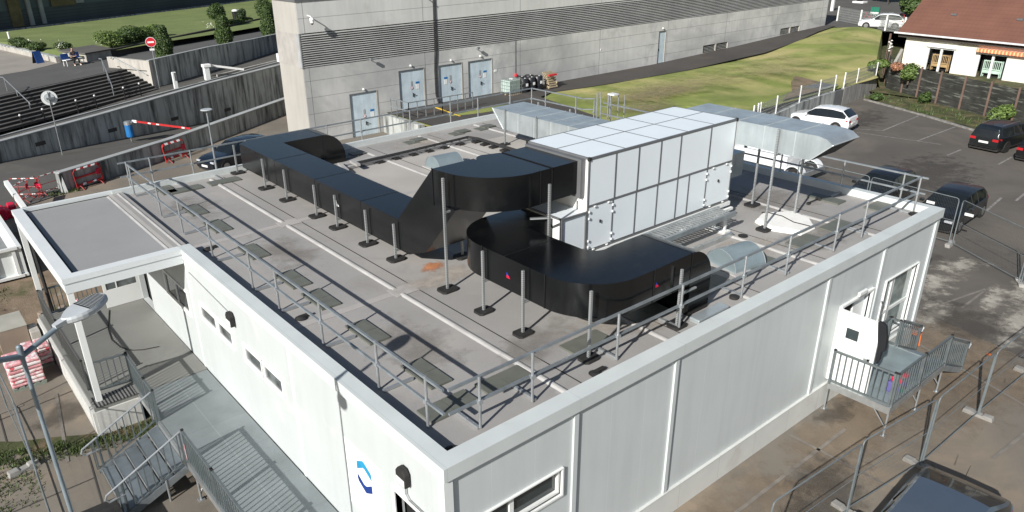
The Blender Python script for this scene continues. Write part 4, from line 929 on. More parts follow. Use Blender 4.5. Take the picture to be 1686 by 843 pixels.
# folded tarp
tpv = thing('folded_tarp', 'folded white sheet tied with a cord, lying by the metal duct posts', 'tarpaulin', (11.5, 2.2, 3.5))
base = [(10.82, 2.11), (11.02, 2.66), (11.6, 2.80), (12.26, 2.37), (12.05, 1.80), (11.70, 1.50), (11.08, 1.45)]
for k, (sc, z) in enumerate([(1, 0), (.96, .035), (.90, .07)]):
    cx, cy = 11.52, 2.12
    pts = [(cx + (x - cx) * sc + .02 * math.sin(k * 3 + i * 2), cy + (y - cy) * sc + .02 * math.cos(i * 3 + k)) for i, (x, y) in enumerate(base)]
    MB().prism(pts, ZR + z, ZR + z + .033).build('fold', 'tarp', tpv, bev=.012)
MB().tube([(11.5, 1.5, 3.62), (11.45, 1.9, 3.625), (11.62, 2.3, 3.625), (11.6, 2.7, 3.62), (11.75, 2.9, 3.52)], .01).build('cord', 'rubber', tpv)
hk = thing('roof_anchor', 'small black anchor hook on the roof near the car park end', 'anchor', (13.3, 2.5, 3.5))
MB().box(13.1, 2.45, ZR, 13.2, 2.52, 3.56).box(13.2, 2.48, 3.54, 13.6, 2.50, 3.56).box(13.6, 2.42, ZR, 13.66, 2.56, 3.58).build('hook', 'rubber', hk)
dr = thing('roof_drain', 'black drain funnel in the near inner corner of the roof', 'drain', (.42, .36, 3.5)); MB().lathe((.40, .36, 3.505), [(.10, 0), (.12, .03), (.06, .05), (.03, .02)]).build('funnel', 'rubber', dr)
dr2 = thing('roof_drain', 'black drain funnel in the far end corner of the roof over the car park', 'drain', (14.3, .4, 3.5)); MB().lathe((14.3, .42, 3.505), [(.12, 0), (.14, .03), (.06, .05)]).build('funnel', 'rubber', dr2)
dr3 = thing('roof_drain', 'flat black drain outlet by the white grating foot', 'drain', (10.1, 2.3, 3.5)); MB().lathe((10.08, 2.32, 3.505), [(.10, 0), (.11, .02), (.05, .03)]).build('funnel', 'rubber', dr3)

for k, (x, y) in enumerate([(.62, 5.28), (.55, 9.72), (3.3, .46)]):
    t = thing('roof_outlet', ['small black roof outlet under the railing, halfway along the sunlit wall', 'small black roof outlet by the canopy corner of the roof', 'small black roof outlet along the shaded wall near the S-shaped duct'][k], 'roof outlet', (x, y, 3.5))
    MB().lathe((x, y, 3.505), [(.09, 0), (.11, .02), (.05, .05)]).box(x - .02, y - .02, 3.52, x + .22, y + .05, 3.56).build('outlet_body', 'rubber', t)
# ================================================================ DECKS AND STAIRS
def balustrade(parent, a, b, za, zb, h=.75, step=.118, name='balustrade', mat='galv_bar', base=.06, low=True, caps=True):
    """panel of vertical bars between a and b (floor heights za, zb)"""
    m = MB(); A = Vector((*a, za)); B = Vector((*b, zb)); L_ = (B - A).length; n = max(1, int((Vector(b) - Vector(a)).length / step))
    up = Vector((0, 0, 1))
    m.bar(A + up * (h - .015), B + up * (h - .015), .042, .042)
    if low: m.bar(A + up * base, B + up * base, .03, .035)
    for i in range(n + 1):
        p = A.lerp(B, i / n)
        if i in (0, n): m.bar(p - up * .02, p + up * (h + .005), .045, .045)
        else: m.bar(p + up * base, p + up * (h - .02), .021, .021)
    o = m.build(name, mat, parent)
    if caps:
        c = MB()
        for p in (A, B): c.box(p.x - .025, p.y - .025, p.z + h, p.x + .025, p.y + .025, p.z + h + .03)
        c.build('post_cap', 'rubber', o)
    return o
DK = thing('steel_walkway', 'long galvanised steel walkway with barred railings along the sunlit white wall', 'walkway', (-.8, 5, 0))
MB().box(-1.55, -3.0, .635, -.03, 9.54, .69).build('deck', 'deckmetal', DK)
MB().box(-1.60, -3.0, .56, -1.55, 9.5, .70).build('edge_beam', 'galv', DK)
m = MB()
for y in (-2.5, -1, .5, 2.2, 3.4, 4.6, 6.05, 8.3):
    o = MB().tube([(-1.56, y, .02), (-1.56, y, .6)], .022).bar((-1.56, y, .1), (-1.2, y + .25, .6), .02, .02).box(-1.62, y - .06, 0, -1.50, y + .06, .02).build('leg', 'galv_tube', DK)
for a, b in [((-1.56, 6.38), (-1.56, 4.9)), ((-1.56, 4.87), (-1.56, 3.4)), ((-1.56, 3.37), (-1.56, 1.9)), ((-1.56, 1.87), (-1.56, .4)), ((-1.56, .37), (-1.56, -1.1)), ((-1.56, 8.16), (-1.56, 8.75)), ((-1.56, 8.78), (-1.54, 10.1))]:
    balustrade(DK, a, b, .69, .69)
balustrade(DK, (-1.54, 10.13), (-2.34, 10.2), .70, .70)
MB().box(-2.45, 9.53, .70, -1.62, 10.0, .715).build('mesh_strip', M('holed_plate', (.30, .30, .29), .5, .4, lines=[('X', .07, 0, .035, .15), ('Y', .09, 0, .012, .4)]), DK)
EB = thing('deck_railing', 'barred railing round the outer end of the deck under the canopy', 'railing', (-2.4, 12, .7))
balustrade(EB, (-2.40, 10.4), (-2.40, 12.9), .70, .70, mat='mesh_fine'); balustrade(EB, (-2.40, 12.93), (-2.38, 15.1), .70, .70, mat='mesh_fine'); balustrade(EB, (-2.33, 15.15), (-1.0, 15.15), .70, .70)
SX = thing('entrance_stairs', 'galvanised steel stairs with sloping handrails leading up to the long walkway', 'stairs', (-2.2, 7.3, 0))
for i in range(5):
    x1 = -1.58 - .245 * i; z = .69 - .116 * (i + 1)
    t = MB().box(x1 - .258, 6.42, z - .03, x1 - .034, 8.13, z).build('tread', 'tread', SX); MB().box(x1 - .270, 6.42, z - .05, x1 - .2585, 8.13, z + .006).build('nosing', 'galv', t)
for y in (6.40, 8.15): MB().bar((-1.6, y, .56), (-2.85, y, -.0 + .04), .012, .15).build('stringer', 'galv_dull', SX)
for y in (6.40, 8.16):
    m = MB(); m.tube([(-1.60, y, 1.42), (-2.98, y, .74), (-3.06, y, .70), (-3.09, y, .62), (-3.04, y, .54), (-2.75, y, .58)], .020, 8); m.build('handrail', 'galv_tube', SX, smooth=True)
    m = MB()
    for i in range(10):
        x = -1.68 - .135 * i; zt = 1.42 - (-1.60 - x) * .493; m.bar((x, y, zt - .66), (x, y, zt - .02), .021, .021)
    for x in (-1.62, -2.78, -2.86): zt = 1.42 - (-1.60 - x) * .493; m.bar((x, y, max(.02, zt - .78)), (x, y, zt), .03, .03)
    m.bar((-1.64, y, .74), (-2.86, y, .14), .025, .03); m.build('balusters', 'galv_bar', SX)
MB().tube([(-2.03, 6.40, 0), (-2.03, 6.40, .5)], .02).tube([(-2.03, 8.15, 0), (-2.03, 8.15, .5)], .02).build('leg', 'galv_tube', SX)
tp_ = thing('warning_tape', 'red and white tape wound round the top post of the stairs', 'tape', (-1.56, 6.40, 1)); MB().box(-1.585, 6.36, .78, -1.535, 6.42, 1.14).build('tape_band', 'bag_red', tp_)
# side platform
SP = thing('side_platform', 'galvanised steel platform with barred railings at the open side door', 'platform', (11.8, -.7, 0))
MB().box(10.34, -1.40, .645, 12.95, -.085, .70).build('deck', M('platform_plate', (.30, .36, .37), .45, .4, lines=[('X', 1.17, .3, .012, .7)]), SP)
MB().box(10.30, -1.44, .55, 10.34, -.08, .71).box(10.34, -1.44, .55, 12.95, -1.40, .71).box(12.95, -1.40, .55, 12.99, -.07, .71).build('edge_beam', 'galv', SP)
for (x, y) in [(10.33, -1.42), (10.33, -.10), (11.81, -1.42), (12.9, -1.42), (12.9, -.1)]:
    MB().tube([(x, y, 0), (x, y, .56)], .02).bar((x, y, .2), (x, y - .0 + .3 * (1 if y < -.5 else -0.0), .55), .018, .018).box(x - .05, y - .05, 0, x + .05, y + .05, .015).build('leg', 'galv_tube', SP)
balustrade(SP, (10.30, -.11), (10.34, -1.38), .70, .70, .82); balustrade(SP, (10.38, -1.42), (11.65, -1.42), .70, .70, .80); balustrade(SP, (11.68, -1.42), (12.97, -1.42), .70, .70, .76)
balustrade(SP, (12.97, -.10), (12.97, -.32), .70, .70, .69); balustrade(SP, (12.5, -.08), (12.94, -.08), .70, .70, .69)
SS = thing('side_stairs', 'galvanised steel stairs going down from the side platform', 'stairs', (13.5, -.9, 0))
for i in range(5):
    x0 = 12.99 + .245 * i; z = .70 - .116 * (i + 1); MB().box(x0, -1.38, z - .03, x0 + .27, -.36, z).build('tread', 'tread', SS)
for y in (-1.42, -.34):
    balustrade(SS, (13.02, y), (14.25, y), .66, .08, .72); MB().tube([(12.98, y, 1.42), (14.35, y, .80), (14.45, y, .70), (14.36, y, .6)], .02).build('handrail', 'galv_tube', SS)
    MB().bar((12.98, y, .6), (14.3, y, .02), .012, .14).build('stringer', 'galv_dull', SS)
hr = thing('wall_rail', 'dark bent rail standing by the wall between the side door and window', 'rail', (12.3, -.1, .7)); MB().tube([(12.25, -.1, .70), (12.25, -.1, 2.0), (12.18, -.1, 2.08)], .018).build('tube', 'frame_grey', hr)
jk = thing('hanging_jacket', 'black jacket hung over the edge of the open white door', 'jacket', (10.46, -.86, 2.1))
m = MB(); prof = [(-.78, 2.44), (-.86, 2.46), (-.96, 2.40), (-1.02, 2.15), (-1.04, 1.86), (-.98, 1.80), (-.97, 1.62), (-.93, 1.48), (-.90, 1.62), (-.88, 1.9), (-.84, 2.1)]
m.ext([(10.42, y, z) for y, z in prof], (.10, 0, 0)); m.build('cloth', 'cloth_dark', jk, bev=.02)
tb = thing('tool_bag', 'open red and blue work bag full of gear on the side platform', 'bag', (11.1, -1.15, .7))
MB().box(10.9, -1.32, .70, 11.35, -1.05, .95).build('bag_body', 'violet', tb, bev=.03)
MB().box(10.95, -1.30, .95, 11.1, -1.1, 1.08).box(11.2, -1.28, .94, 11.5, -1.1, 1.02).build('red_cloth', 'sticker_red', tb, bev=.03)
MB().box(10.94, -1.335, .74, 11.0, -1.321, .86).box(11.08, -1.335, .72, 11.14, -1.321, .84).build('green_mark', 'green_plastic', tb)
lv = thing('spirit_level', 'small orange tool lying on the side platform', 'tool', (11.2, -.55, .7)); MB().bar((11.05, -.62, .72), (11.3, -.50, .72), .06, .03).build('tool_body', 'orange_plastic', lv)
hs = thing('orange_hose', 'orange hose coiled on the ground behind the side window corner', 'hose', (14.6, -.1, 0))
m = MB()
for k in range(3): m.tube([(14.72 + .13 * math.cos(t), -.12 + .11 * math.sin(t), .35 + k * .05) for t in [i * .4 for i in range(17)]], .018)
m.tube([(14.72, -.22, .36), (14.72, -.24, .02)], .02).build('coil', 'orange_plastic', hs)
os_ = thing('orange_scrap', 'small orange scrap on the bare ground beyond the side stairs', 'litter', (16.6, -2.0, 0)); m = MB(); blob(m, 15.6, -1.55, .08, .05, .02); m.build('scrap', 'orange_plastic', os_)

# ================================================================ STREET LAMPS
SL = thing('street_lamp', 'big grey street lamp with a ribbed head hanging over the white canopy', 'street lamp', (-3.93, 1.46, 0))
MB().tube([(-3.93, 1.46, 0), (-3.93, 1.46, 3.2), (-3.93, 1.46, 6.27)], .031, 14, .021).build('pole', 'pole_blue', SL, smooth=True)
MB().lathe((-3.93, 1.46, 6.22), [(.024, -.05), (.030, .0), (.030, .09), (.016, .105)], 12).build('pole_cap', 'pole_blue', SL, smooth=True)
MB().tube([(-3.93, 1.46, 6.20), (-3.52, 1.635, 6.33)], .028, 10).tube([(-3.93, 1.46, 6.20), (-4.3, 1.30, 6.33), (-4.75, 1.1, 6.38)], .030, 10).build('arm', 'pole_blue', SL, smooth=True)
def lamp_head(c, ang, el):
    ux = Vector((math.cos(ang) * math.cos(el), math.sin(ang) * math.cos(el), math.sin(el))); uy = Vector((-math.sin(ang), math.cos(ang), 0)); uz = ux.cross(uy)
    c = Vector(c)
    def P3(a, b, d): q = c + ux * a + uy * b + uz * d; return tuple(q)
    out = []
    for i in range(28):
        t = 2 * math.pi * i / 28; a = .27 * math.cos(t); bb = .150 * math.sin(t)
        if a < 0: bb *= 1 - .35 * (a / -.27) ** 3
        out.append((a + .02, bb))
    m = MB(); k = len(out)
    rings = [(.90, -.035), (1, -.015), (1, .02), (.93, .045)]
    m.add([P3(a * s_, b * s_, d) for s_, d in rings for a, b in out], [(r*k+i, r*k+(i+1)%k, (r+1)*k+(i+1)%k, (r+1)*k+i) for r in range(3) for i in range(k)] + [tuple(range(k))[::-1], tuple(3*k+i for i in range(k))])
    m.add([P3(-.20, -.05, -.01), P3(-.34, -.03, -.01), P3(-.34, .03, -.01), P3(-.20, .05, -.01), P3(-.20, -.05, .035), P3(-.34, -.03, .03), P3(-.34, .03, .03), P3(-.20, .05, .035)], [(0,1,2,3),(7,6,5,4),(0,4,5,1),(1,5,6,2),(2,6,7,3),(3,7,4,0)])
    h = m.build('lamp_head', 'lamp_grey', SL)
    f = MB(); f.add([P3(-.0, -.137, .0465)] + [P3(.25 * q_, b_ * .137 * math.sqrt(max(0, 1 - (q_ * .25 / .27) ** 2)), .0465) for b_, q_ in [(-1, i / 8) for i in range(9)] + [(1, 1 - i / 8) for i in range(9)]], [tuple(range(19))])
    f = f.build('cooling_plate', 'solar', h); r_ = MB()
    for i in range(12):
        a = .018 + i * .0195; bb = .134 * math.sqrt(max(0, 1 - (a / .27) ** 2)); r_.add([P3(a, -bb, .049), P3(a + .006, -bb, .049), P3(a + .006, bb, .049), P3(a, bb, .049)], [(0, 1, 2, 3)])
    r_.build('cooling_rib', 'lamp_grey', h)
lamp_head((-3.27, 1.74, 6.38), math.atan2(.28, .65), .14)
lamp_head((-5.05, .97, 6.40), math.atan2(-.3, -.65), .1)
L2 = thing('lamp_post', 'slim grey lamp post with a flat round top in front of the dark blue car', 'street lamp', (6.83, 26.92, 0))
MB().tube([(6.83, 26.92, 0), (6.83, 26.92, 2.95)], .055, 12, .035).build('pole', 'galv_dull', L2, smooth=True); MB().lathe((6.83, 26.92, 2.95), [(.04, 0), (.25, .04), (.26, .06), (.22, .085)], 20).build('round_top', 'lamp_grey', L2)

# ================================================================ YARD OBJECTS
def bag_pile(x0, y0, w_, d_, h, n, label, zb=0):
    t = thing('pallet_of_bags', label, 'pallet', (x0, y0, zb), 0, 'pallets of bags beside the deck')
    m = MB()
    for i in range(3): m.box(x0 + .01, y0 + i * (d_ - .1) / 2, zb, x0 + w_ - .01, y0 + i * (d_ - .1) / 2 + .1, zb + .06)
    for i in range(5): m.box(x0 + i * (w_ - .1) / 4, y0, zb + .06, x0 + i * (w_ - .1) / 4 + .1, y0 + d_, zb + .08)
    m.build('wood_base', 'pallet', t); rr = random.Random(int(x0 * 10))
    for k in range(n):
        z = zb + .09 + k * (h / n); m = MB()
        for i in range(2):
            for j in range(2):
                q = .012; m.box(x0 + i * w_ / 2 + rr.uniform(-q, q) + .01, y0 + j * d_ / 2 + rr.uniform(-q, q) + .01, z, x0 + (i + 1) * w_ / 2 + rr.uniform(-q, q) - .01, y0 + (j + 1) * d_ / 2 - .01, z + h / n - .008)
        m.build('bag_layer', 'bag' if k % 2 else 'bag_red', t, bev=.03)
    return t
bag_pile(-3.68, 12.72, .74, .72, .66, 7, 'wrapped pallet of red and white bags, in full sun below the street lamp head')
bag_pile(-3.2, 13.55, .6, .5, .55, 5, 'smaller stack of pale bags in the shade between the red bags and the deck')
bx_ = thing('cardboard_crate', 'tall brown box with a grey top standing on the earth beyond the bags', 'crate', (-3.3, 15.2, 0))
MB().box(-3.55, 14.95, 0, -2.86, 16.0, .66).build('box_body', 'kraft', bx_); MB().box(-3.56, 14.94, .66, -2.85, 16.01, .68).build('box_top', 'kraft_top', bx_)
b2 = thing('small_crate', 'small cream box squeezed between the tall brown box and the deck', 'crate', (-2.8, 15.0, 0)); MB().box(-2.84, 14.7, 0, -2.62, 15.3, .52).build('box_body', 'concrete_pale', b2, bev=.01)
rb = thing('rubble_heap', 'heap of bricks, scraps and pale stones on the earth below the canopy railing', 'rubble', (-1.8, 16.2, 0))
rr = random.Random(11)
for i in range(26):
    x = rr.uniform(-2.3, -.9); y = rr.uniform(15.6, 16.8); s_ = rr.uniform(.05, .13)
    m = MB(); a = rr.uniform(0, 3.1); m.prism([(x + s_ * math.cos(a + k) * rr.uniform(.7, 1.2), y + s_ * math.sin(a + k) * rr.uniform(.7, 1.2)) for k in (0, 1.3, 2.6, 3.7, 5)], 0.0, rr.uniform(.06, .3)); m.build('chunk', rr.choice(['brick', 'concrete_pale', 'kraft', 'block', 'orange_plastic', 'bag']), rb)
# black object by the stairs (top of a dark cabinet)
kb = thing('dark_cabinet', 'dark flat-topped cabinet at the foot of the entrance stairs', 'cabinet', (-3.3, 5.9, 0)); MB().box(-3.75, 5.2, 0, -2.95, 6.58, .42).build('cabinet_body', 'rubber', kb, bev=.02); MB().box(-3.79, 5.16, .42, -2.90, 6.60, .45).build('lid', 'rubber', kb, bev=.01)
# mobile wire fences
def fence_foot(x, y, rz, label, z=0):
    t = thing('ballast_block', label, 'concrete block', (x, y, z), rz, 'concrete feet of the mobile fences')
    m = MB(); m.ext([(-.30, -.09, 0), (.30, -.09, 0), (.28, -.06, .11), (.10, -.06, .11), (.08, -.07, .08), (-.08, -.07, .08), (-.10, -.06, .11), (-.28, -.06, .11)], (0, .15, 0))
    m.build('concrete_block', 'block', t, world=False, bev=.008)
    return t
def mobile_fence(a, b, label, z=0, h=1.55, ax='x', lift=.08):
    t = thing('mobile_fence', label, 'fence', (*a, z), 0, 'mobile wire fence panels')
    A = Vector((*a, z + lift)); B = Vector((*b, z + lift)); up = Vector((0, 0, 1)); d = (B - A).normalized(); r_ = .10
    m = MB(); m.tube([A + d*.02, A + d*.02 + up * (h - r_), A + d * (r_ * .4) + up * (h - r_ * .3), A + d * r_ + up * h, B - d * r_ + up * h, B - d * (r_ * .4) + up * (h - r_ * .3), B - d*.02 + up * (h - r_), B - d*.02], .014, 8)
    m.tube([A + up * .05, B + up * .05], .011); m.tube([A + up * (h * .5), B + up * (h * .5)], .007)
    for P_ in (A + d*.02, B - d*.02): m.tube([P_, P_ + up * (h - r_)], .019, 8)
    m.build('frame', 'fence_tube', t, smooth=True)
    MB().quad(A + up * .05, B + up * .05, B + up * h, A + up * h).build('wire_mesh', 'wire_' + ax, t)
    return t
mobile_fence((4.9, -1.95), (7.45, -2.12), 'mobile wire fence panel beside the slate car, first in the row'); mobile_fence((7.5, -2.10), (9.85, -2.37), 'mobile wire fence panel between the slate car and the side platform'); mobile_fence((9.9, -2.38), (12.55, -2.42), 'mobile wire fence panel in front of the side platform stairs')
mobile_fence((12.6, -2.42), (15.3, -2.5), 'last mobile wire fence panel of the row, past the side stairs')
fence_foot(9.86, -2.35, R(88), 'concrete fence foot between the slate car and the side platform'); fence_foot(12.58, -2.42, R(92), 'concrete fence foot straight in front of the side stairs'); fence_foot(7.5, -2.1, R(85), 'concrete fence foot beside the slate car'); fence_foot(15.3, -2.5, R(85), 'concrete fence foot at the far end of the row by the image edge')
mobile_fence((22.62, 5.15), (22.38, 2.12), 'mobile fence panel before the two black cars', ax='y'); mobile_fence((22.34, 2.02), (20.75, -.5), 'mobile fence panel slanting away from the black car corner', ax='y'); mobile_fence((20.7, -.55), (19.2, -3.0), 'mobile fence panel at the edge of the car park', ax='y'); mobile_fence((22.7, 8.0), (22.63, 5.2), 'mobile fence panel in front of the white truck', ax='y')
fence_foot(22.36, 2.08, R(5), 'concrete fence foot by the bumper of the black car'); fence_foot(20.72, -.52, R(30), 'concrete fence foot on the pale spills of the car park')
for p, tx in (((22.47, 3.0), 0), ((22.1, 1.66), 1)):
    t = thing('fence_plate', 'white maker plate on the fence panel ' + ('before the black cars' if not tx else 'slanting away'), 'plate', (*p, 1.2)); MB().box(p[0] - .02, p[1] - .13, 1.22, p[0] - .01, p[1] + .13, 1.31).build('plate_sheet', 'pvc', t)
# fence at the left edge
mobile_fence((-3.92, 12.0), (-3.86, 9.35), 'mobile fence panel edge-on, behind the pole of the big street lamp', ax='y'); mobile_fence((-3.85, 9.3), (-3.95, 6.7), 'mobile fence panel near the pole of the big street lamp', ax='y', h=1.5)
fence_foot(-4.05, 9.3, R(12), 'pair of grooved concrete fence feet by the big street lamp'); 
# red and white road barriers
def barrier(a, b, label, z=0, lean=0., h=.86):
    t = thing('road_barrier', label, 'barrier', (*a, z), 0, 'red and white site barriers')
    A = Vector((*a, z)); B = Vector((*b, z)); d = (B - A).normalized(); s_ = Vector((-d.y, d.x, 0)); up = (Vector((0, 0, 1)) + s_ * lean).normalized()
    m = MB(); m.tube([A + up*.05, A + up * (h - .1), A + d * .08 + up * h, B - d * .08 + up * h, B + up * (h - .1), B + up * .05], .016, 8)
    m.tube([A + up * .18, B + up * .18], .013, 6); m.tube([A + up * .5, B + up * .5], .012, 6)
    for P_ in (A.lerp(B, .12), A.lerp(B, .88)): m.tube([P_ + s_ * .22 + Vector((0,0,.02)), P_ + up * .18, P_ - s_ * .22 + Vector((0,0,.02))], .014, 6)
    m.build('frame', 'red', t)
    w_ = MB()
    for k in (.22, .5, .78):
        P_ = A.lerp(B, k); w_.tube([P_ - d * .09 + up * h, P_ + d * .09 + up * h], .021, 8)
    for k in (.3, .7): P_ = A.lerp(B, k); w_.tube([P_ - d * .07 + up * .18, P_ + d * .07 + up * .18], .018, 8)
    w_.build('white_band', 'white', t)
    MB().box(A.x, A.y - .01, z + .42, A.x + .0, A.y, z + .42)
    pl = MB(); P_ = A.lerp(B, .84); Q_ = A.lerp(B, .99); pl.add([P_ + up * .42, Q_ + up * .42, Q_ + up * .62, P_ + up * .62, P_ + up * .42 + s_ * .01, Q_ + up * .42 + s_ * .01, Q_ + up * .62 + s_ * .01, P_ + up * .62 + s_ * .01], [(0,1,2,3),(7,6,5,4),(0,4,5,1),(1,5,6,2),(2,6,7,3),(3,7,4,0)]); pl.build('red_plate', 'sticker_red', t)
barrier((-1.0, 28.2), (-.3, 29.4), 'red barrier crossing another at the left edge of the yard'); barrier((-.9, 29.7), (.1, 28.9), 'red barrier leaning behind the first two'); barrier((-.75, 28.6), (.05, 29.35), 'red barrier in the middle of the tangle before the ramp'); barrier((.05, 29.1), (1.1, 29.6), 'single red barrier closing the gap at the end of the low wall')
for k in range(4): barrier((1.45 + .02 * k, 28.95 + .09 * k), (2.62 + .03 * k, 29.48 + .09 * k), ['frontmost', 'second', 'third', 'rearmost'][k] + ' of the four red barriers stacked against the end of the low wall', lean=.1)
for k in range(4): barrier((5.75 + .02 * k, 30.55 + .10 * k), (6.95 + .02 * k, 31.1 + .10 * k), ['frontmost', 'second', 'third', 'rearmost'][k] + ' of the four red barriers leaning on the low wall by the lamp post', lean=.15)
pcl = thing('wall_end_board', 'white slanted board at the end of the low ramp wall', 'board', (.98, 29.1, 0)); MB().bar((1.0, 29.0, 0), (.9, 29.1, .92), .12, .05).build('board_face', 'pvc', pcl)
# white skip
sk_ = thing('skip_container', 'white ribbed skip container with red stuff inside, beside the canopy', 'skip', (-3, 22, 0))
m = MB(); m.box(-2.15, 20.2, .12, -2.10, 26.6, 1.05); m.box(-4.4, 20.2, .12, -2.15, 20.25, 1.05); m.box(-4.4, 26.55, .12, -2.15, 26.6, 1.6); m.box(-4.4, 20.2, .12, -4.35, 26.6, 1.05); m.build('side_wall', 'trim', sk_)
m = MB()
for y in [20.2 + .8 * i for i in range(9)]: m.box(-2.10, y - .05, .1, -2.02, y + .05, 1.08)
for x in (-4.3, -3.6, -2.9, -2.25): m.box(x - .05, 20.12, .1, x + .05, 20.2, 1.08)
m.box(-2.12, 20.1, 1.02, -2.0, 26.6, 1.10); m.box(-2.12, 20.1, .08, -2.0, 26.6, .16); m.box(-4.45, 20.08, 1.02, -2.12, 20.2, 1.10); m.box(-4.45, 20.08, .08, -2.12, 20.2, .16); m.build('rib', 'pvc', sk_)
MB().box(-4.35, 20.25, .12, -2.15, 26.55, .2).build('floor', 'frame_grey', sk_); MB().bar((-1.15, 28.1, 1.12), (-1.0, 25.9, .55), .16, .20).build('lift_arm', 'pvc', sk_)
mh = thing('red_load', 'red and pale load heaped in the end of the skip', 'load', (-2, 27, 0)); m = MB()
for k in range(6): m.box(-2.4 + .2 * k, 26.8 + .12 * (k % 3), .0, -2.15 + .2 * k, 27.2 + .1 * k, .35 + .1 * (k % 2))
m.build('load_body', 'sticker_red', mh, bev=.04)
# blue bin with lifting arm on the ramp
bn = thing('blue_bin', 'bright blue cylindrical box with a grey lid by the ramp barrier', 'barrier cabinet', (6.33, 39.72, -.5))
bx0, by0, bz0 = 6.25, 38.35, -.45
MB().lathe((bx0, by0, bz0 + .25), [(.20, 0), (.21, .02), (.21, .66), (.20, .68)], 16).build('bin_body', 'blue', bn); MB().lathe((bx0, by0, bz0 + .93), [(.22, 0), (.22, .16), (.17, .2)], 16).build('lid', 'galv', bn); MB().lathe((bx0, by0, bz0), [(.04, 0), (.04, .28)], 8).build('foot', 'galv', bn)
ba = thing('ramp_barrier_arm', 'red and white arm across the ramp', 'barrier arm', (6.6, 38.3, .6)); m = MB(); a, b = Vector((6.6, 38.25, .62)), Vector((8.35, 34.4, .60)); m.bar(a, b, .05, .10); m.build('arm', 'red', ba); MB().bar(a.lerp(b, -.04), a.lerp(b, .04), .08, .13).bar(a.lerp(b, .25), a.lerp(b, .30), .056, .07).bar(a.lerp(b, .4), a.lerp(b, .45), .056, .07).bar(a.lerp(b, .85), a.lerp(b, .9), .056, .07).build('white_mark', 'white', ba)
vc = MB()
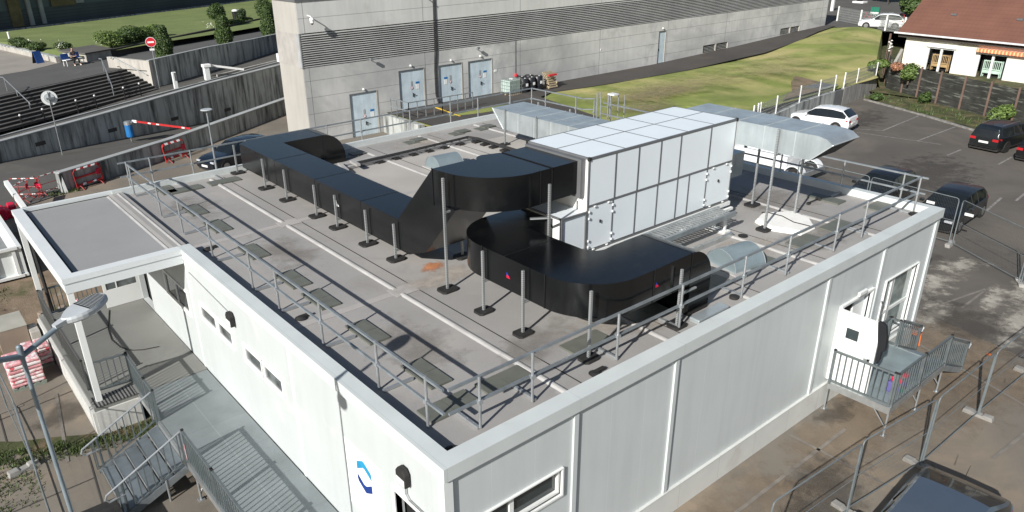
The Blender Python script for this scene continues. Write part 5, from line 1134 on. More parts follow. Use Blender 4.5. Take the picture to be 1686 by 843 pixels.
# ================================================================ CARS
def car(name, label, paint, L_=3.55, W_=1.46, H_=1.20, kind='hatch', group=None, cat='car'):
    """car facing +x, origin at its centre on the ground; lofted body with a glasshouse, arches, wheels, lamps"""
    t = thing(name, label, cat, (0, 0, 0), 0, group)
    hl, hw = L_ / 2, W_ / 2
    belt = H_ * .60
    if kind == 'estate': prof = [(-1, .30, .52, .52), (-.985, .26, .62, .64), (-.93, .22, belt/H_+.02, .93), (-.80, .20, .62, .985), (-.45, .20, .61, 1.0), (-.05, .20, .60, .985), (.18, .20, .595, .94), (.48, .20, .585, .595), (.75, .20, .55, .56), (.93, .22, .47, .48), (1, .26, .38, .38)]
    elif kind == 'sloping': prof = [(-1, .30, .50, .50), (-.985, .26, .62, .64), (-.94, .22, .62, .70), (-.46, .20, .63, .985), (-.2, .20, .62, 1.0), (.0, .20, .61, .99), (.20, .20, .60, .95), (.46, .20, .60, .62), (.80, .20, .58, .59), (.95, .22, .52, .53), (1, .28, .40, .40)]
    elif kind == 'suv': prof = [(-1, .30, .50, .50), (-.985, .26, .62, .64), (-.92, .22, .62, .80), (-.78, .20, .62, .985), (-.45, .20, .62, 1.0), (.0, .20, .61, .99), (.20, .20, .60, .95), (.46, .20, .60, .62), (.80, .20, .58, .59), (.95, .22, .52, .53), (1, .28, .40, .40)]
    else: prof = [(-1, .30, .50, .50), (-.985, .26, .61, .63), (-.95, .22, .62, .68), (-.74, .20, .62, .94), (-.42, .20, .61, 1.0), (-.05, .20, .60, .99), (.12, .20, .595, .95), (.46, .20, .585, .60), (.75, .20, .55, .56), (.93, .22, .47, .48), (1, .26, .38, .38)]
    # add stations for smoothness
    st_ = []
    for p, q in zip(prof, prof[1:]):
        for k in range(3): st_.append([p[i] + (q[i] - p[i]) * k / 3 for i in range(4)])
    st_.append(list(prof[-1]))
    rings = []
    for (x, zl_, zbt, zt) in st_:
        ax = abs(x); wm = hw * (1 - .16 * max(0, (ax - .72) / .28) ** 2.2); zl2, zb2, zt2 = zl_ * H_ * .72, zbt * H_, zt * H_
        gh = max(0, zt2 - zb2); tw = wm * (.93 - .24 * min(1, gh / (H_ * .38)))
        ring = [(wm * .90, zl2), (wm * .985, zl2 + .06 * H_), (wm, zl2 + (zb2 - zl2) * .55), (wm * .965, zb2 - .015), (wm * .93, zb2)]
        if gh > .03: ring += [(wm * .93 + (tw - wm * .93) * .88, zb2 + gh * .84), (tw * .93, zb2 + gh * .955), (tw * .6, zt2), (0, zt2 + .012)]
        else: ring += [(wm * .86, zb2 + gh * .5 + .006), (wm * .78, zt2 + .008), (wm * .5, zt2 + .018), (0, zt2 + .022)]
        rings.append((x * hl, ring))
    K = 9; body = MB(); gl = MB()
    idx = {}
    def vtx(i, j, s_): x, r = rings[i]; return (x, r[j][0] * s_, r[j][1])
    isg = [ (r[1][8][1] - r[1][4][1]) > .05 for r in rings ]
    tops = [r[1][8][1] for r in rings]
    for i in range(len(rings) - 1):
        g0 = isg[i] and isg[i+1]; x0 = rings[i][0] / hl; x1 = rings[i+1][0] / hl
        slope = abs(tops[i+1] - tops[i]) / abs(rings[i+1][0] - rings[i][0] + 1e-6)
        for s_ in (1, -1):
            for j in range(K - 1):
                q_ = [vtx(i, j, s_), vtx(i+1, j, s_), vtx(i+1, j+1, s_), vtx(i, j+1, s_)]
                if s_ < 0: q_ = q_[::-1]
                glass = False
                xm = (x0 + x1) / 2
                if g0 and j == 4 and (-.93 if kind == 'sloping' else -.86) < xm < .36 and not any(abs(xm - p) < .022 for p in ()): glass = True
                if j >= 6 and (xm > .14 and slope > .25 and xm < .47): glass = True
                if j >= 6 and xm < (-.46 if kind == 'sloping' else -.74 if kind == 'hatch' else -.80) and xm > -.955 and slope > .22: glass = True
                (gl if glass else body).add(q_, [(0, 1, 2, 3)])
    for i in (0, len(rings) - 1):
        k0 = len(body.v); pts = [vtx(i, j, 1) for j in range(K)] + [vtx(i, j, -1) for j in range(K - 2, -1, -1)]
        body.add(pts, [tuple(range(len(pts)))[::(-1 if i == 0 else 1)]])
    def weld(o):
        import bmesh as bm_; b = bm_.new(); b.from_mesh(o.data); bm_.ops.remove_doubles(b, verts=b.verts, dist=.0005); bm_.ops.recalc_face_normals(b, faces=b.faces); b.to_mesh(o.data); b.free()
        o.data.polygons.foreach_set('use_smooth', [True] * len(o.data.polygons))
        try: o.data.set_sharp_from_angle(angle=R(33))
        except Exception: pass
        return o
    bo = weld(body.build('body', paint, t, world=False)); go = weld(gl.build('window', 'car_glass', t, world=False))
    pm = MB()
    for xp in (-.30, .02):
        for s_ in (1, -1):
            i = min(range(len(rings)), key=lambda k: abs(rings[k][0] / hl - xp)); a = Vector(vtx(i, 4, s_)); b = Vector(vtx(i, 5, s_)); off = Vector((0, .004 * s_, 0)); pm.bar(a + off, b + off, .006, .022, up=(0, s_, .3))
    pm.build('door_pillar', 'rubber', bo, world=False)
    MB().box(-hl * .94, -hw * .86, .10, hl * .94, hw * .86, .26).build('underbody', 'rubber', t, world=False)
    wr = .255 * (1.12 if kind == 'suv' else 1)
    for sx in (-.63, .65):
        for s_ in (1, -1):
            cx, cy = sx * hl, s_ * (hw - .085)
            ar = MB(); ar.lathe((cx, cy - .002, wr), [(wr * 1.17, -.10), (wr * 1.17, .095)], 20, 'Y'); ar.build('wheel_arch', 'rubber', t, world=False)
            wo = MB().lathe((cx, cy, wr), [(wr * .80, -.088), (wr, -.075), (wr, .075), (wr * .80, .092)], 24, 'Y').build('wheel', 'tyre', t, world=False)
            rm = MB().lathe((cx, cy + s_ * .006, wr), [(wr * .62, -.092), (wr * .64, .092)], 16, 'Y'); rm.build('rim', 'alloy', wo, world=False)
    z0 = H_ * .46
    for s_ in (1, -1):
        MB().ext([(-hl * .995, s_ * hw * .50, z0), (-hl * .98, s_ * hw * .84, z0), (-hl * .90, s_ * hw * .925, z0 + .01), (-hl * .90, s_ * hw * .93, z0 + .12), (-hl * .97, s_ * hw * .86, z0 + .13), (-hl * 1.003, s_ * hw * .52, z0 + .09)], (0, 0, .015)).box(-hl * 1.006, s_ * hw * .50, z0, -hl * .965, s_ * hw * .84, z0 + .11).build('tail_lamp', 'red_lamp', t, world=False, bev=.006)
        MB().box(hl * .93, s_ * hw * .52, H_ * .40, hl * .985, s_ * hw * .86, H_ * .47).build('headlight', 'clear_lamp', t, world=False, bev=.01)
        mo = MB().box(hl * .30, s_ * hw * .99, H_ * .60, hl * .36, s_ * (hw + .13), H_ * .69).build('mirror', paint, t, world=False, bev=.015)
    MB().box(-hl * 1.012, -.21, H_ * .36, -hl * .98, .21, H_ * .36 + .09).build('plate', 'plate', t, world=False); MB().box(hl * .99, -.21, H_ * .24, hl * 1.012, .21, H_ * .24 + .09).build('plate', 'plate', t, world=False)
    MB().box(-hl * 1.0, -hw * .80, H_ * .20, -hl * .975, hw * .80, H_ * .27).build('bumper_strip', 'rubber', t, world=False)
    MB().tube([(-hl * .72, 0, H_ * .99), (-hl * .80, 0, H_ * 1.10)], .008, 5, .004).build('antenna', 'rubber', t, world=False)
    if kind == 'estate':
        rm = MB()
        for s_ in (1, -1): rm.bar((-hl * .75, s_ * hw * .62, H_ * 1.02), (hl * .05, s_ * hw * .62, H_ * 1.02), .025, .02)
        rm.build('roof_rail', 'alloy', t, world=False)
    return t
c1 = car('parked_car', 'black estate car with silver roof rails by the dark board fence', 'car_dark', 3.9, 1.48, 1.22, 'estate', 'cars in the car park')
place(c1, (37.30, 5.72, .006), R(-6))
c2 = car('parked_car', 'black car cut off by the picture edge beside the estate car', 'car_black', 3.7, 1.46, 1.18, 'hatch', 'cars in the car park'); place(c2, (36.5, 3.55, .006), R(-6))
c3 = car('parked_car', 'white hatchback in the car park below the wire-topped wall', 'white_paint', 3.3, 1.42, 1.18, 'hatch', 'cars in the car park'); place(c3, (34.55, 13.45, .006), R(96))
c4 = car('parked_car', 'black car behind the corner of the white building, beside the fence plates', 'car_black', 3.6, 1.50, 1.14, 'hatch', 'cars in the car park'); place(c4, (24.85, 3.15, .006), R(183))
c5 = car('parked_car', 'black car mostly hidden by the roof railing, between the truck and the other black car', 'car_black', 3.6, 1.48, 1.18, 'hatch', 'cars in the car park'); place(c5, (25.0, 5.75, .006), R(181))
c6 = car('parked_car', 'slate blue car seen from above beside the mobile fence, roof and rear window showing', 'car_slate', 3.9, 1.62, 1.30, 'sloping', 'cars in the car park'); place(c6, (6.95, -3.58, .0), R(183))
c7 = car('parked_car', 'dark blue car behind the roof rail on the ramp side', 'car_blue', 3.7, 1.46, 1.18, 'hatch'); place(c7, (8.4, 28.3, .0), R(196))
c8 = car('parked_car', 'white hatchback on the street beyond the lawn', 'white_paint', 3.4, 1.42, 1.22, 'hatch'); place(c8, (63.3, 24.4, 1.73), R(116))
# small white truck
tk = thing('flatbed_truck', 'white drop-side truck half hidden under the metal duct', 'truck', (25.6, 11, 0))
m = MB()
for k in range(4): m.box(24.62, 9.55, .52 + k * .135, 24.66, 12.6, .52 + k * .135 + .125)
for k in range(4): m.box(24.66, 9.55, .52 + k * .135, 26.5, 9.59, .52 + k * .135 + .125); m.box(26.46, 9.6, .52 + k * .135, 26.5, 12.6, .52 + k * .135 + .125)
m.build('side_boards', 'white_paint', tk); MB().box(24.66, 9.59, .48, 26.46, 12.6, .55).build('bed', 'galv_dull', tk)
m = MB(); m.ext([(24.75, 12.65, .3), (24.75, 14.3, .3), (24.75, 14.35, .75), (24.75, 14.0, 1.0), (24.75, 13.75, 1.42), (24.75, 12.75, 1.45)], (1.6, 0, 0)); m.build('cab', 'white_paint', tk, bev=.05)
MB().box(24.74, 12.85, 1.0, 24.749, 13.6, 1.36).build('window', 'car_glass', tk); MB().box(24.9, 8.9, .28, 26.2, 13.0, .40).build('chassis', 'frame_grey', tk)
for y in (9.25, 13.5):
    for x in (24.85, 26.25): o = MB().lathe((x, y, .3), [(.2, -.1), (.3, -.09), (.3, .09), (.2, .1)], 20, 'X').build('wheel', 'tyre', tk); MB().lathe((x, y, .3), [(.16, -.105), (.16, .105)], 12, 'X').build('rim', 'alloy', o)
m = MB()
for x in (24.65, 26.05): m.ext([(x, 9.25 + .42 * math.cos(R(a)), .32 + .42 * math.sin(R(a))) for a in range(0, 181, 15)] + [(x, 9.25 + .37 * math.cos(R(a)), .32 + .37 * math.sin(R(a))) for a in range(180, -1, -15)], (.36, 0, 0))
m.build('mudguard', 'white_paint', tk); MB().box(24.7, 8.75, .3, 26.4, 8.82, .5).build('rear_bar', 'galv', tk)
yt = thing('yellow_barrier', 'thin yellow and grey barrier frame beside the white truck', 'barrier', (23.6, 8.6, 0)); m = MB()
m.bar((23.4, 10.4, .75), (23.2, 7.9, .75), .03, .03).bar((23.4, 10.4, .45), (23.2, 7.9, .45), .03, .03)
for q_ in (0, .5, 1): m.bar((23.4 - .2 * q_, 10.4 - 2.5 * q_, 0), (23.4 - .2 * q_, 10.4 - 2.5 * q_, .77), .03, .03)
m.build('frame', 'yellow', yt)

# ================================================================ CONCRETE BUILDING
YF = 28.47
CB = thing('concrete_building', 'long pale concrete building with a dark louvre band and blue service doors', 'building', (12.3, YF, 0))
doors = [(14.74, 16.40, .0, 2.35), (17.80, 19.47, 1.06, 3.16), (20.43, 22.07, 1.06, 3.14), (22.50, 24.27, 1.08, 3.13), (39.29, 40.08, 1.06, 3.28)]
vents = [(44.55, 47.7, 1.28, 1.80), (54.8, 57.75, 1.66, 2.12)]
fw_ = MB(); wall_holes(fw_, 'y', YF, YF + .4, 12.36, 61.8, -.3, 3.93, doors + vents); fw_.build('wall', 'concrete', CB)
MB().box(12.36, YF, 5.55, 61.8, YF + .4, 7.0).build('wall', 'concrete_up', CB)
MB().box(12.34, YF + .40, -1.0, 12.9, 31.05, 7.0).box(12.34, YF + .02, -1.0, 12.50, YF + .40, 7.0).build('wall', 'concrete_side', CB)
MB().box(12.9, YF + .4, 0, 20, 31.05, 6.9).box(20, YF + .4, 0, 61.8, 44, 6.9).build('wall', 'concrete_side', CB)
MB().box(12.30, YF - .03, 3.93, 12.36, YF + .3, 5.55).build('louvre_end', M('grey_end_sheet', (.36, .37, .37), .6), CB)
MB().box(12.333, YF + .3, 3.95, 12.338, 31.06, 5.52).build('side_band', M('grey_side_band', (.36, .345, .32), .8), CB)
MB().box(12.36, YF + .12, 3.93, 61.8, YF + .14, 5.55).build('louvre_back', 'dark', CB)
lv_ = MB(); nS = 15
for i in range(nS):
    z = 3.95 + (5.53 - 3.95) * (i + .5) / nS; lv_.add([(12.36, YF - .03, z - .035), (61.8, YF - .03, z - .035), (61.8, YF + .06, z + .03), (12.36, YF + .06, z + .03), (12.36, YF - .02, z - .045), (61.8, YF - .02, z - .045), (61.8, YF + .07, z + .02), (12.36, YF + .07, z + .02)], [(0,1,2,3),(7,6,5,4),(0,4,5,1),(1,5,6,2),(2,6,7,3),(3,7,4,0)])
lv_.build('louvre', 'louvre', CB)
MB().box(12.30, YF - .03, 6.98, 61.9, YF + .45, 7.10).box(12.30, YF + .45, 6.98, 12.8, 31.1, 7.10).build('roof_edge', 'frame_grey', CB)
for k, (a, b, z0, z1) in enumerate(doors):
    fr = MB().box(a - .0, YF - .02, z0, a + .045, YF + .1, z1).box(a + .045, YF - .02, z1 - .045, b - .045, YF + .1, z1); fr.build('door_frame', 'frame_grey', CB); MB().box(b - .045, YF - .015, z0, b + .03, YF + .1, z1).build('door_jamb', 'concrete_pale', CB)
    o = MB().box(a + .06, YF + .03, z0, (a + b) / 2 - .006, YF + .08, z1 - .06).box((a + b) / 2 + .006, YF + .03, z0, b - .06, YF + .08, z1 - .06) if k < 4 else MB().box(a + .06, YF + .03, z0, b - .06, YF + .08, z1 - .06)
    o = o.build('door', 'door_blue', CB)
    if k < 4:
        mx = (a + b) / 2; s_ = [.35, .25, -.45, .25][k]
        MB().box(mx + s_, YF + .02, z0 + 1.30, mx + s_ + .24, YF + .029, z0 + 1.40).build('blue_notice', 'sign_blue' if False else 'blue', o)
        MB().box(mx + s_ + .02, YF + .02, z0 + 1.0, mx + s_ + .22, YF + .029, z0 + 1.26).build('white_notice', 'white', o)
        MB().box(mx - .07, YF + .018, z0 + 1.22, mx + .05, YF + .022, z0 + 1.46).build('grey_notice', 'concrete_cap', o)
        MB().lathe((mx - .01, YF + .016, z0 + 1.10), [(.075, -.004), (.075, .004)], 16, 'Y').build('red_disc', 'sign_red', o); MB().lathe((mx - .01, YF + .009, z0 + 1.10), [(.055, -.002), (.055, .002)], 16, 'Y').build('white_disc', 'white', o)
        MB().box(mx + .03, YF - .01, z0 + .62, mx + .07, YF + .03, z0 + .82).box(mx + .03, YF - .03, z0 + .72, mx + .18, YF - .01, z0 + .75).build('handle', 'rubber', o)
    else: MB().box(a + .1, YF, z0 + .9, a + .14, YF + .03, z0 + 1.05).build('handle', 'rubber', o)
for (a, b, z0, z1) in vents:
    MB().box(a, YF + .12, z0, b, YF + .14, z1).build('vent_back', 'dark', CB); m = MB(); mid = (a + b) / 2
    m.box(mid - .06, YF - .01, z0, mid + .06, YF + .12, z1).box(b - .08, YF - .01, z0, b, YF + .12, z1)
    m.box(a - .05, YF - .012, z0 - .05, b + .05, YF + .1, z0); m.build('vent_frame', 'concrete_pale', CB)
    m = MB()
    for i in range(5): m.box(a, YF + .06, z0 + .04 + i * (z1 - z0) / 5, b - .08, YF + .10, z0 + .07 + i * (z1 - z0) / 5)
    m.build('vent_slat', 'louvre', CB)
for x, z in ((16.1, 3.95), (23.1, 3.78)):
    o = MB().tube([(x, YF, z), (x, YF - .18, z + .02)], .02).box(x - .08, YF - .28, z - .02, x + .08, YF - .16, z + .10).build('floodlight', 'galv_dull', CB)
for x, z in ((15.6, 2.5), (18.6, 3.35), (21.3, 3.33), (23.4, 3.33), (39.7, 3.45)): MB().lathe((x, YF - .04, z), [(.05, -.04), (.06, .04)], 10, 'Y').build('door_lamp', 'pvc', CB)
o = MB().tube([(12.9, YF, 6.35), (12.9, YF - .30, 6.32), (12.9, YF - .36, 6.26)], .03).build('camera_arm', 'pvc', CB); MB().lathe((12.9, YF - .40, 6.12), [(.03, -.12), (.09, -.08), (.10, .02), (.12, .05), (.10, .14), (.04, .16)], 16).build('camera_housing', 'white', o); MB().lathe((12.9, YF - .40, 6.0), [(.02, -.05), (.07, 0), (.06, .03)], 14).build('camera_dome', 'rubber', o)
MB().tube([(19.5, YF - .02, 6.95), (19.5, YF - .30, 6.9), (19.55, YF - .35, 6.8)], .03).build('camera_arm', 'frame_grey', CB)
m = MB()
for dx in (0, .09, .16): m.tube([(20.26 + dx, YF - .02, 6.98), (20.2 + dx, YF - .04, 3.9), (20.15 + dx, YF - .02, 2.9), (20.15 + dx, YF - .03, 1.6), (20.28 + dx * .5, YF - .05, 1.1)], .017, 6)
m.build('cable', 'rubber', CB); MB().box(24.42, YF - .02, 2.32, 24.62, YF - .001, 2.46).box(33.45, YF - .02, 2.6, 33.5, YF, 2.7).build('notice', 'white', CB)
MB().tube([(26.05, YF - .03, 4.0), (26.05, YF - .03, 2.05)], .012).build('alarm_conduit', 'frame_grey', CB); MB().lathe((26.05, YF - .08, 1.9), [(.03, -.1), (.09, -.02), (.07, .12), (.02, .16)], 10).build('red_alarm', 'sign_red', CB)
# platform rail by the doors
pr2 = thing('platform_railing', 'grey barred railing along the platform before the blue doors', 'railing', (16.8, 26.2, 1.05))
for a, b in [((16.85, 27.9), (16.85, 26.2)), ((16.85, 26.2), (18.9, 26.1)), ((18.9, 26.1), (20.9, 26.05))]:
    m = MB()
    for z in (1.95, 1.52): m.bar((*a, z), (*b, z), .04, .04)
    n = max(2, int((Vector(b) - Vector(a)).length / .5))
    for i in range(n + 1): p = Vector(a).lerp(Vector(b), i / n); m.bar((p.x, p.y, 1.05), (p.x, p.y, 1.97), .035, .035)
    m.build('rail_panel', 'galv_dull', pr2)
yb = thing('yellow_bar', 'yellow bar lying on the path before the blue doors', 'bar', (19.4, 26, 1.1)); MB().bar((19.5, 27.6, 1.12), (19.15, 24.9, 1.12), .07, .05).build('bar_body', 'yellow', yb)
# tank, drums, pallets
ib = thing('plastic_tank', 'pale green caged plastic tank against the concrete wall', 'tank', (24.9, 27.6, 1.1))
MB().box(24.5, 27.15, 1.20, 25.35, 27.95, 1.95).build('tank_body', 'ibc', ib, bev=.06)
m = MB()
for i in range(7): x = 24.47 + i * .152; m.box(x, 27.10, 1.16, x + .015, 27.12, 1.98); m.box(x, 27.12, 1.965, x + .015, 27.98, 1.98)
for i in range(6): y = 27.11 + i * .17; m.box(24.46, y, 1.16, 24.475, y + .015, 1.98); m.box(24.475, y, 1.967, 25.385, y + .015, 1.982)
for z in (1.25, 1.45, 1.65, 1.85): m.box(24.46, 27.098, z, 25.39, 27.11, z + .015); m.box(24.458, 27.11, z, 24.47, 27.98, z + .015)
m.build('cage', 'galv', ib); m = MB()
for y in (27.12, 27.5, 27.88): m.box(24.47, y, 1.10, 25.38, y + .08, 1.16)
m.build('wood_base', 'pallet_pale', ib); MB().lathe((24.95, 27.55, 1.95), [(.12, 0), (.12, .04)], 14).build('lid', 'white', ib)
for k, (x, y) in enumerate([(25.75, 27.35), (26.35, 27.4), (26.95, 27.42), (26.05, 27.95), (26.75, 27.98)]):
    t = thing('black_drum', ['black drum next to the caged tank, front row', 'black drum in the middle of the front row', 'black drum at the pallet end of the front row', 'black drum half hidden behind the front row, nearer the tank', 'black drum half hidden behind the front row, nearer the pallets'][k], 'drum', (x, y, 1.1), 0, 'black drums against the concrete wall')
    MB().lathe((x, y, 1.12), [(.26, 0), (.29, .03), (.29, .25), (.30, .27), (.29, .29), (.29, .5), (.30, .52), (.29, .54), (.29, .76), (.26, .80), (.25, .79)], 20).build('drum_body', 'drum', t, smooth=True); MB().box(x - .08, y - .312, 1.5, x + .08, y - .30, 1.66).build('paper_label', 'white', t); MB().lathe((x + .1, y, 1.91), [(.04, 0), (.04, .02)], 8).build('bung', 'white', t)
pls = thing('leaning_pallets', 'pale wooden pallets leaning on the wall beside the black drums, one with a red edge', 'pallets', (27.9, 27.5, 1.1))
for k in range(3):
    m = MB(); x0 = 27.5 + k * .1; y0 = 27.0 + k * .25
    for i in range(7): z = 1.16 + i * .125; yy = y0 + .35 * (i / 7); m.box(x0, yy, z, x0 + .72, yy + .06, z + .07)
    m.box(x0, y0 + .05, 1.12, x0 + .06, y0 + .11, 1.5).box(x0 + .66, y0 + .05, 1.12, x0 + .72, y0 + .11, 1.5); m.build('pallet_slats', 'pallet_pale', pls)
MB().box(27.5, 26.97, 1.86, 28.1, 27.1, 1.96).build('red_edge', 'sign_red', pls)

# ================================================================ WIRE FENCE ON WALL, BOARD FENCE, HOUSE
rw = thing('parking_wall', 'stained low concrete wall with vertical joints between the lawn and the car park', 'wall', (38, 15.3, 0))
pw = [(30.0, 14.15), (31.65, 14.35), (34.93, 14.95), (37.28, 15.12), (39.2, 15.25)]
m = MB()
for a, b in zip(pw, pw[1:]): m.prism([a, b, (b[0], b[1] + .25), (a[0], a[1] + .25)], 0, 1.02)
m.build('wall_body', 'concrete_wall', rw)
m = MB()
for a, b in [((40.3, 15.3), (42.6, 15.5)), ((42.6, 15.5), (45.3, 15.72))]: m.prism([a, b, (b[0], b[1] + .25), (a[0], a[1] + .25)], 0, 1.02)
m.build('wall_body', M('joint_wall', (.30, .29, .27), .85, streak=.35, lines=[('X', .55, 0, .05, .5)]), rw)
wf = thing('wire_fence', 'light wire fence with white posts on the low wall above the car park', 'fence', (31, 14.4, 1))
pts = [(28.8, 13.95), (29.4, 14.1), (31.65, 14.45), (34.93, 15.05), (37.28, 15.22), (39.2, 15.36)]
for a, b in zip(pts, pts[1:]): MB().quad((*a, 1.06), (*b, 1.06), (*b, 1.85), (*a, 1.85)).build('wire_mesh', 'wire_pale', wf)
for p in pts + [(29.7, 14.15)]: MB().box(p[0] - .027, p[1] - .027, .95, p[0] + .027, p[1] + .027, 1.93).build('post', 'white', wf)
wf2 = thing('wire_fence', 'higher wire fence with white posts meeting the board fence', 'fence', (40, 15.4, 1))
pts = [(40.4, 15.42), (42.3, 15.60), (45.2, 15.84)]
for a, b in zip(pts, pts[1:]): MB().quad((*a, 1.04), (*b, 1.04), (*b, 1.86), (*a, 1.86)).build('wire_mesh', 'wire_pale', wf2)
for p in pts: MB().box(p[0] - .027, p[1] - .027, 1.0, p[0] + .027, p[1] + .027, 1.92).build('post', 'white', wf2)
jn = thing('grey_hatch_cover', 'flat grey cover with a pale rim on the wall top by the wire fence', 'cover', (39.5, 16.5, 1.2)); MB().box(38.2, 15.7, 1.14, 40.0, 16.6, 1.22).build('cover_plate', 'frame_grey', jn); MB().box(38.1, 15.66, 1.16, 40.1, 15.70, 1.26).build('rim', 'trim_grey', jn)
jn2 = thing('concrete_cabinet', 'dark box between the two wire fences', 'cabinet', (39.7, 15.6, 0)); MB().box(39.25, 15.3, 0, 40.25, 15.9, .98).build('cabinet_body', 'frame_grey', jn2)
def bpt(a): # along board fence
    P_ = [(47.3, 17.2), (46.7, 15.6), (45.6, 13.9), (43.75, 12.0), (43.45, 10.35), (42.55, 8.55), (41.95, 6.85), (41.2, 5.0), (40.3, 2.8), (39.4, .6)]
    return P_
BF = thing('board_fence', 'high dark streaked board fence with rusty posts in front of the cream house', 'fence', (43.7, 12, .2))
bp_ = [(45.8, 15.3), (45.2, 14.1), (44.55, 12.9), (43.85, 11.5), (43.15, 9.95), (42.45, 8.4), (41.75, 6.85), (41.0, 5.2), (40.2, 3.5), (39.4, 1.8)]
for a, b in zip(bp_, bp_[1:]):
    m = MB(); d = Vector(b) - Vector(a); n_ = Vector((-d.y, d.x)).normalized() * .03
    m.prism([(a[0] + n_.x, a[1] + n_.y), (b[0] + n_.x, b[1] + n_.y), (b[0] - n_.x, b[1] - n_.y), (a[0] - n_.x, a[1] - n_.y)], .15, 1.92); m.build('board_panel', 'wood_dark', BF)
for p in bp_[1:]: MB().box(p[0] - .11, p[1] - .05, .1, p[0] - .03, p[1] + .05, 2.05).build('post', 'post_brown', BF)
BF2 = thing('board_fence', 'dark board fence running back beside the house gable, with white flowers', 'fence', (48, 17, .2))
q_ = [(45.9, 15.35), (47.4, 16.15), (49.0, 17.0), (50.6, 17.8)]
for kq, (a, b) in enumerate(zip(q_, q_[1:])): m = MB(); d = Vector(b) - Vector(a); n_ = Vector((-d.y, d.x)).normalized() * .03; m.prism([(a[0] + n_.x, a[1] + n_.y), (b[0] + n_.x, b[1] + n_.y), (b[0] - n_.x, b[1] - n_.y), (a[0] - n_.x, a[1] - n_.y)], .3, 2.1 + kq * .27); m.build('board_panel', 'wood_dark', BF2); MB().box(b[0] - .05, b[1] - .05, .2, b[0] + .05, b[1] + .05, 2.45 + kq * .27).build('post', 'post_brown', BF2)
HS = thing('cream_house', 'cream house with a red brown tiled roof, two wide windows and a short orange awning', 'house', (54, 12, 0))
hd = Vector((-.1177, -.9930)); hn = Vector((-hd.y, hd.x)); hn = hn if hn.x > 0 else -hn
HP = Vector((54.5, 18.5))
def hp(a, off, z): p = HP + hd * a + hn * off; return (p.x, p.y, z)
def hbox(m, a0, a1, o0, o1, z0, z1):
    return m.add([hp(a0,o0,z0),hp(a1,o0,z0),hp(a1,o1,z0),hp(a0,o1,z0),hp(a0,o0,z1),hp(a1,o0,z1),hp(a1,o1,z1),hp(a0,o1,z1)], [(0,1,2,3),(7,6,5,4),(0,4,5,1),(1,5,6,2),(2,6,7,3),(3,7,4,0)])
def hwall(m, holes):
    cuts = sorted({.14, 17., *[h[0] for h in holes], *[h[1] for h in holes]})
    for p, q in zip(cuts, cuts[1:]):
        hs = sorted([(h[2], h[3]) for h in holes if h[0] <= p + 1e-6 and h[1] >= q - 1e-6]); z = .1
        for za, zb in hs + [(2.35, 2.35)]:
            if za > z + 1e-4: hbox(m, p, q, 0, .25, z, za)
            z = max(z, zb)
W1, W2_ = (1.85, 3.70, .28, 1.86), (5.28, 7.10, .22, 1.84)
m = MB(); hwall(m, [W1, W2_, (9.2, 10.6, .9, 1.84)]); hbox(m, .14, .4, .25, 9, .1, 2.35); m.build('wall', 'render_cream', HS)
m = MB(); m.add([hp(.14, .0, 2.35), hp(.14, 9, 2.35), hp(.14, 4.5, 6.3)], [(0, 1, 2)]); m.build('gable', 'render_cream', HS)
m = MB(); hbox(m, -.30, 17, -.34, -.02, 2.36, 2.52); m.build('eave_board', M('brown_eave', (.055, .045, .04), .7), HS)
m = MB(); hbox(m, -.50, 17, -.62, -.50, 2.62, 2.72); m.build('gutter', 'gutter', HS)
rf = MB(); rf.add([hp(-.35, -.5, 2.66), hp(17, -.5, 2.66), hp(17, 5.2, 7.5), hp(-.35, 5.2, 7.5), hp(-.35, -.5, 2.56), hp(17, -.5, 2.56), hp(17, 5.2, 7.4), hp(-.35, 5.2, 7.4)], [(0,1,2,3),(7,6,5,4),(0,4,5,1),(1,5,6,2),(2,6,7,3),(3,7,4,0)])
rf.add([hp(-.35, 5.2, 7.5), hp(17, 5.2, 7.5), hp(17, 11, 2.6), hp(-.35, 11, 2.6)], [(0, 1, 2, 3)]); rfo = rf.build('roof', 'tiles', HS)
for a in (2.4, 6.6): o = MB(); zz = 2.66 + (1.0 + .5) * .849; hbox(o, a, a + .35, .92, 1.2, zz, zz + .12); o.build('roof_vent', 'frame_grey', rfo)
for k, (a, b, z0, z1) in enumerate((W1, W2_)):
    m = MB()
    for (p, q) in ((a, a + .07), (b - .07, b), ((a + b) / 2 - .07, (a + b) / 2 + .07)): hbox(m, p, q, .02, .12, z0, z1)
    hbox(m, a, b, .0, .12, z0 - .07, z0); hbox(m, a + .02, b - .02, .0, .12, z1 - .08, z1); hbox(m, a - .1, b + .1, -.12, .05, z1 + .02, z1 + .24)
    o = m.build('window', 'pvc', HS); m = MB(); hbox(m, a, b, .6, .62, z0, z1); m.build('room_dark', 'dark', o); m = MB(); hbox(m, a, b, .0, .6, z0 - .02, z0); m.build('sill', 'pvc', o)
m = MB(); hbox(m, W2_[0] - .05, 9.2, -.35, -.05, 2.08, 2.14); m.ext([hp(W2_[0] - .05, -.36, 2.14), hp(W2_[0] - .05, -.36, 1.93), hp(9.2, -.36, 1.93), hp(9.2, -.36, 2.14)], (-.02, 0, 0)); m.build('awning', 'awning', HS)
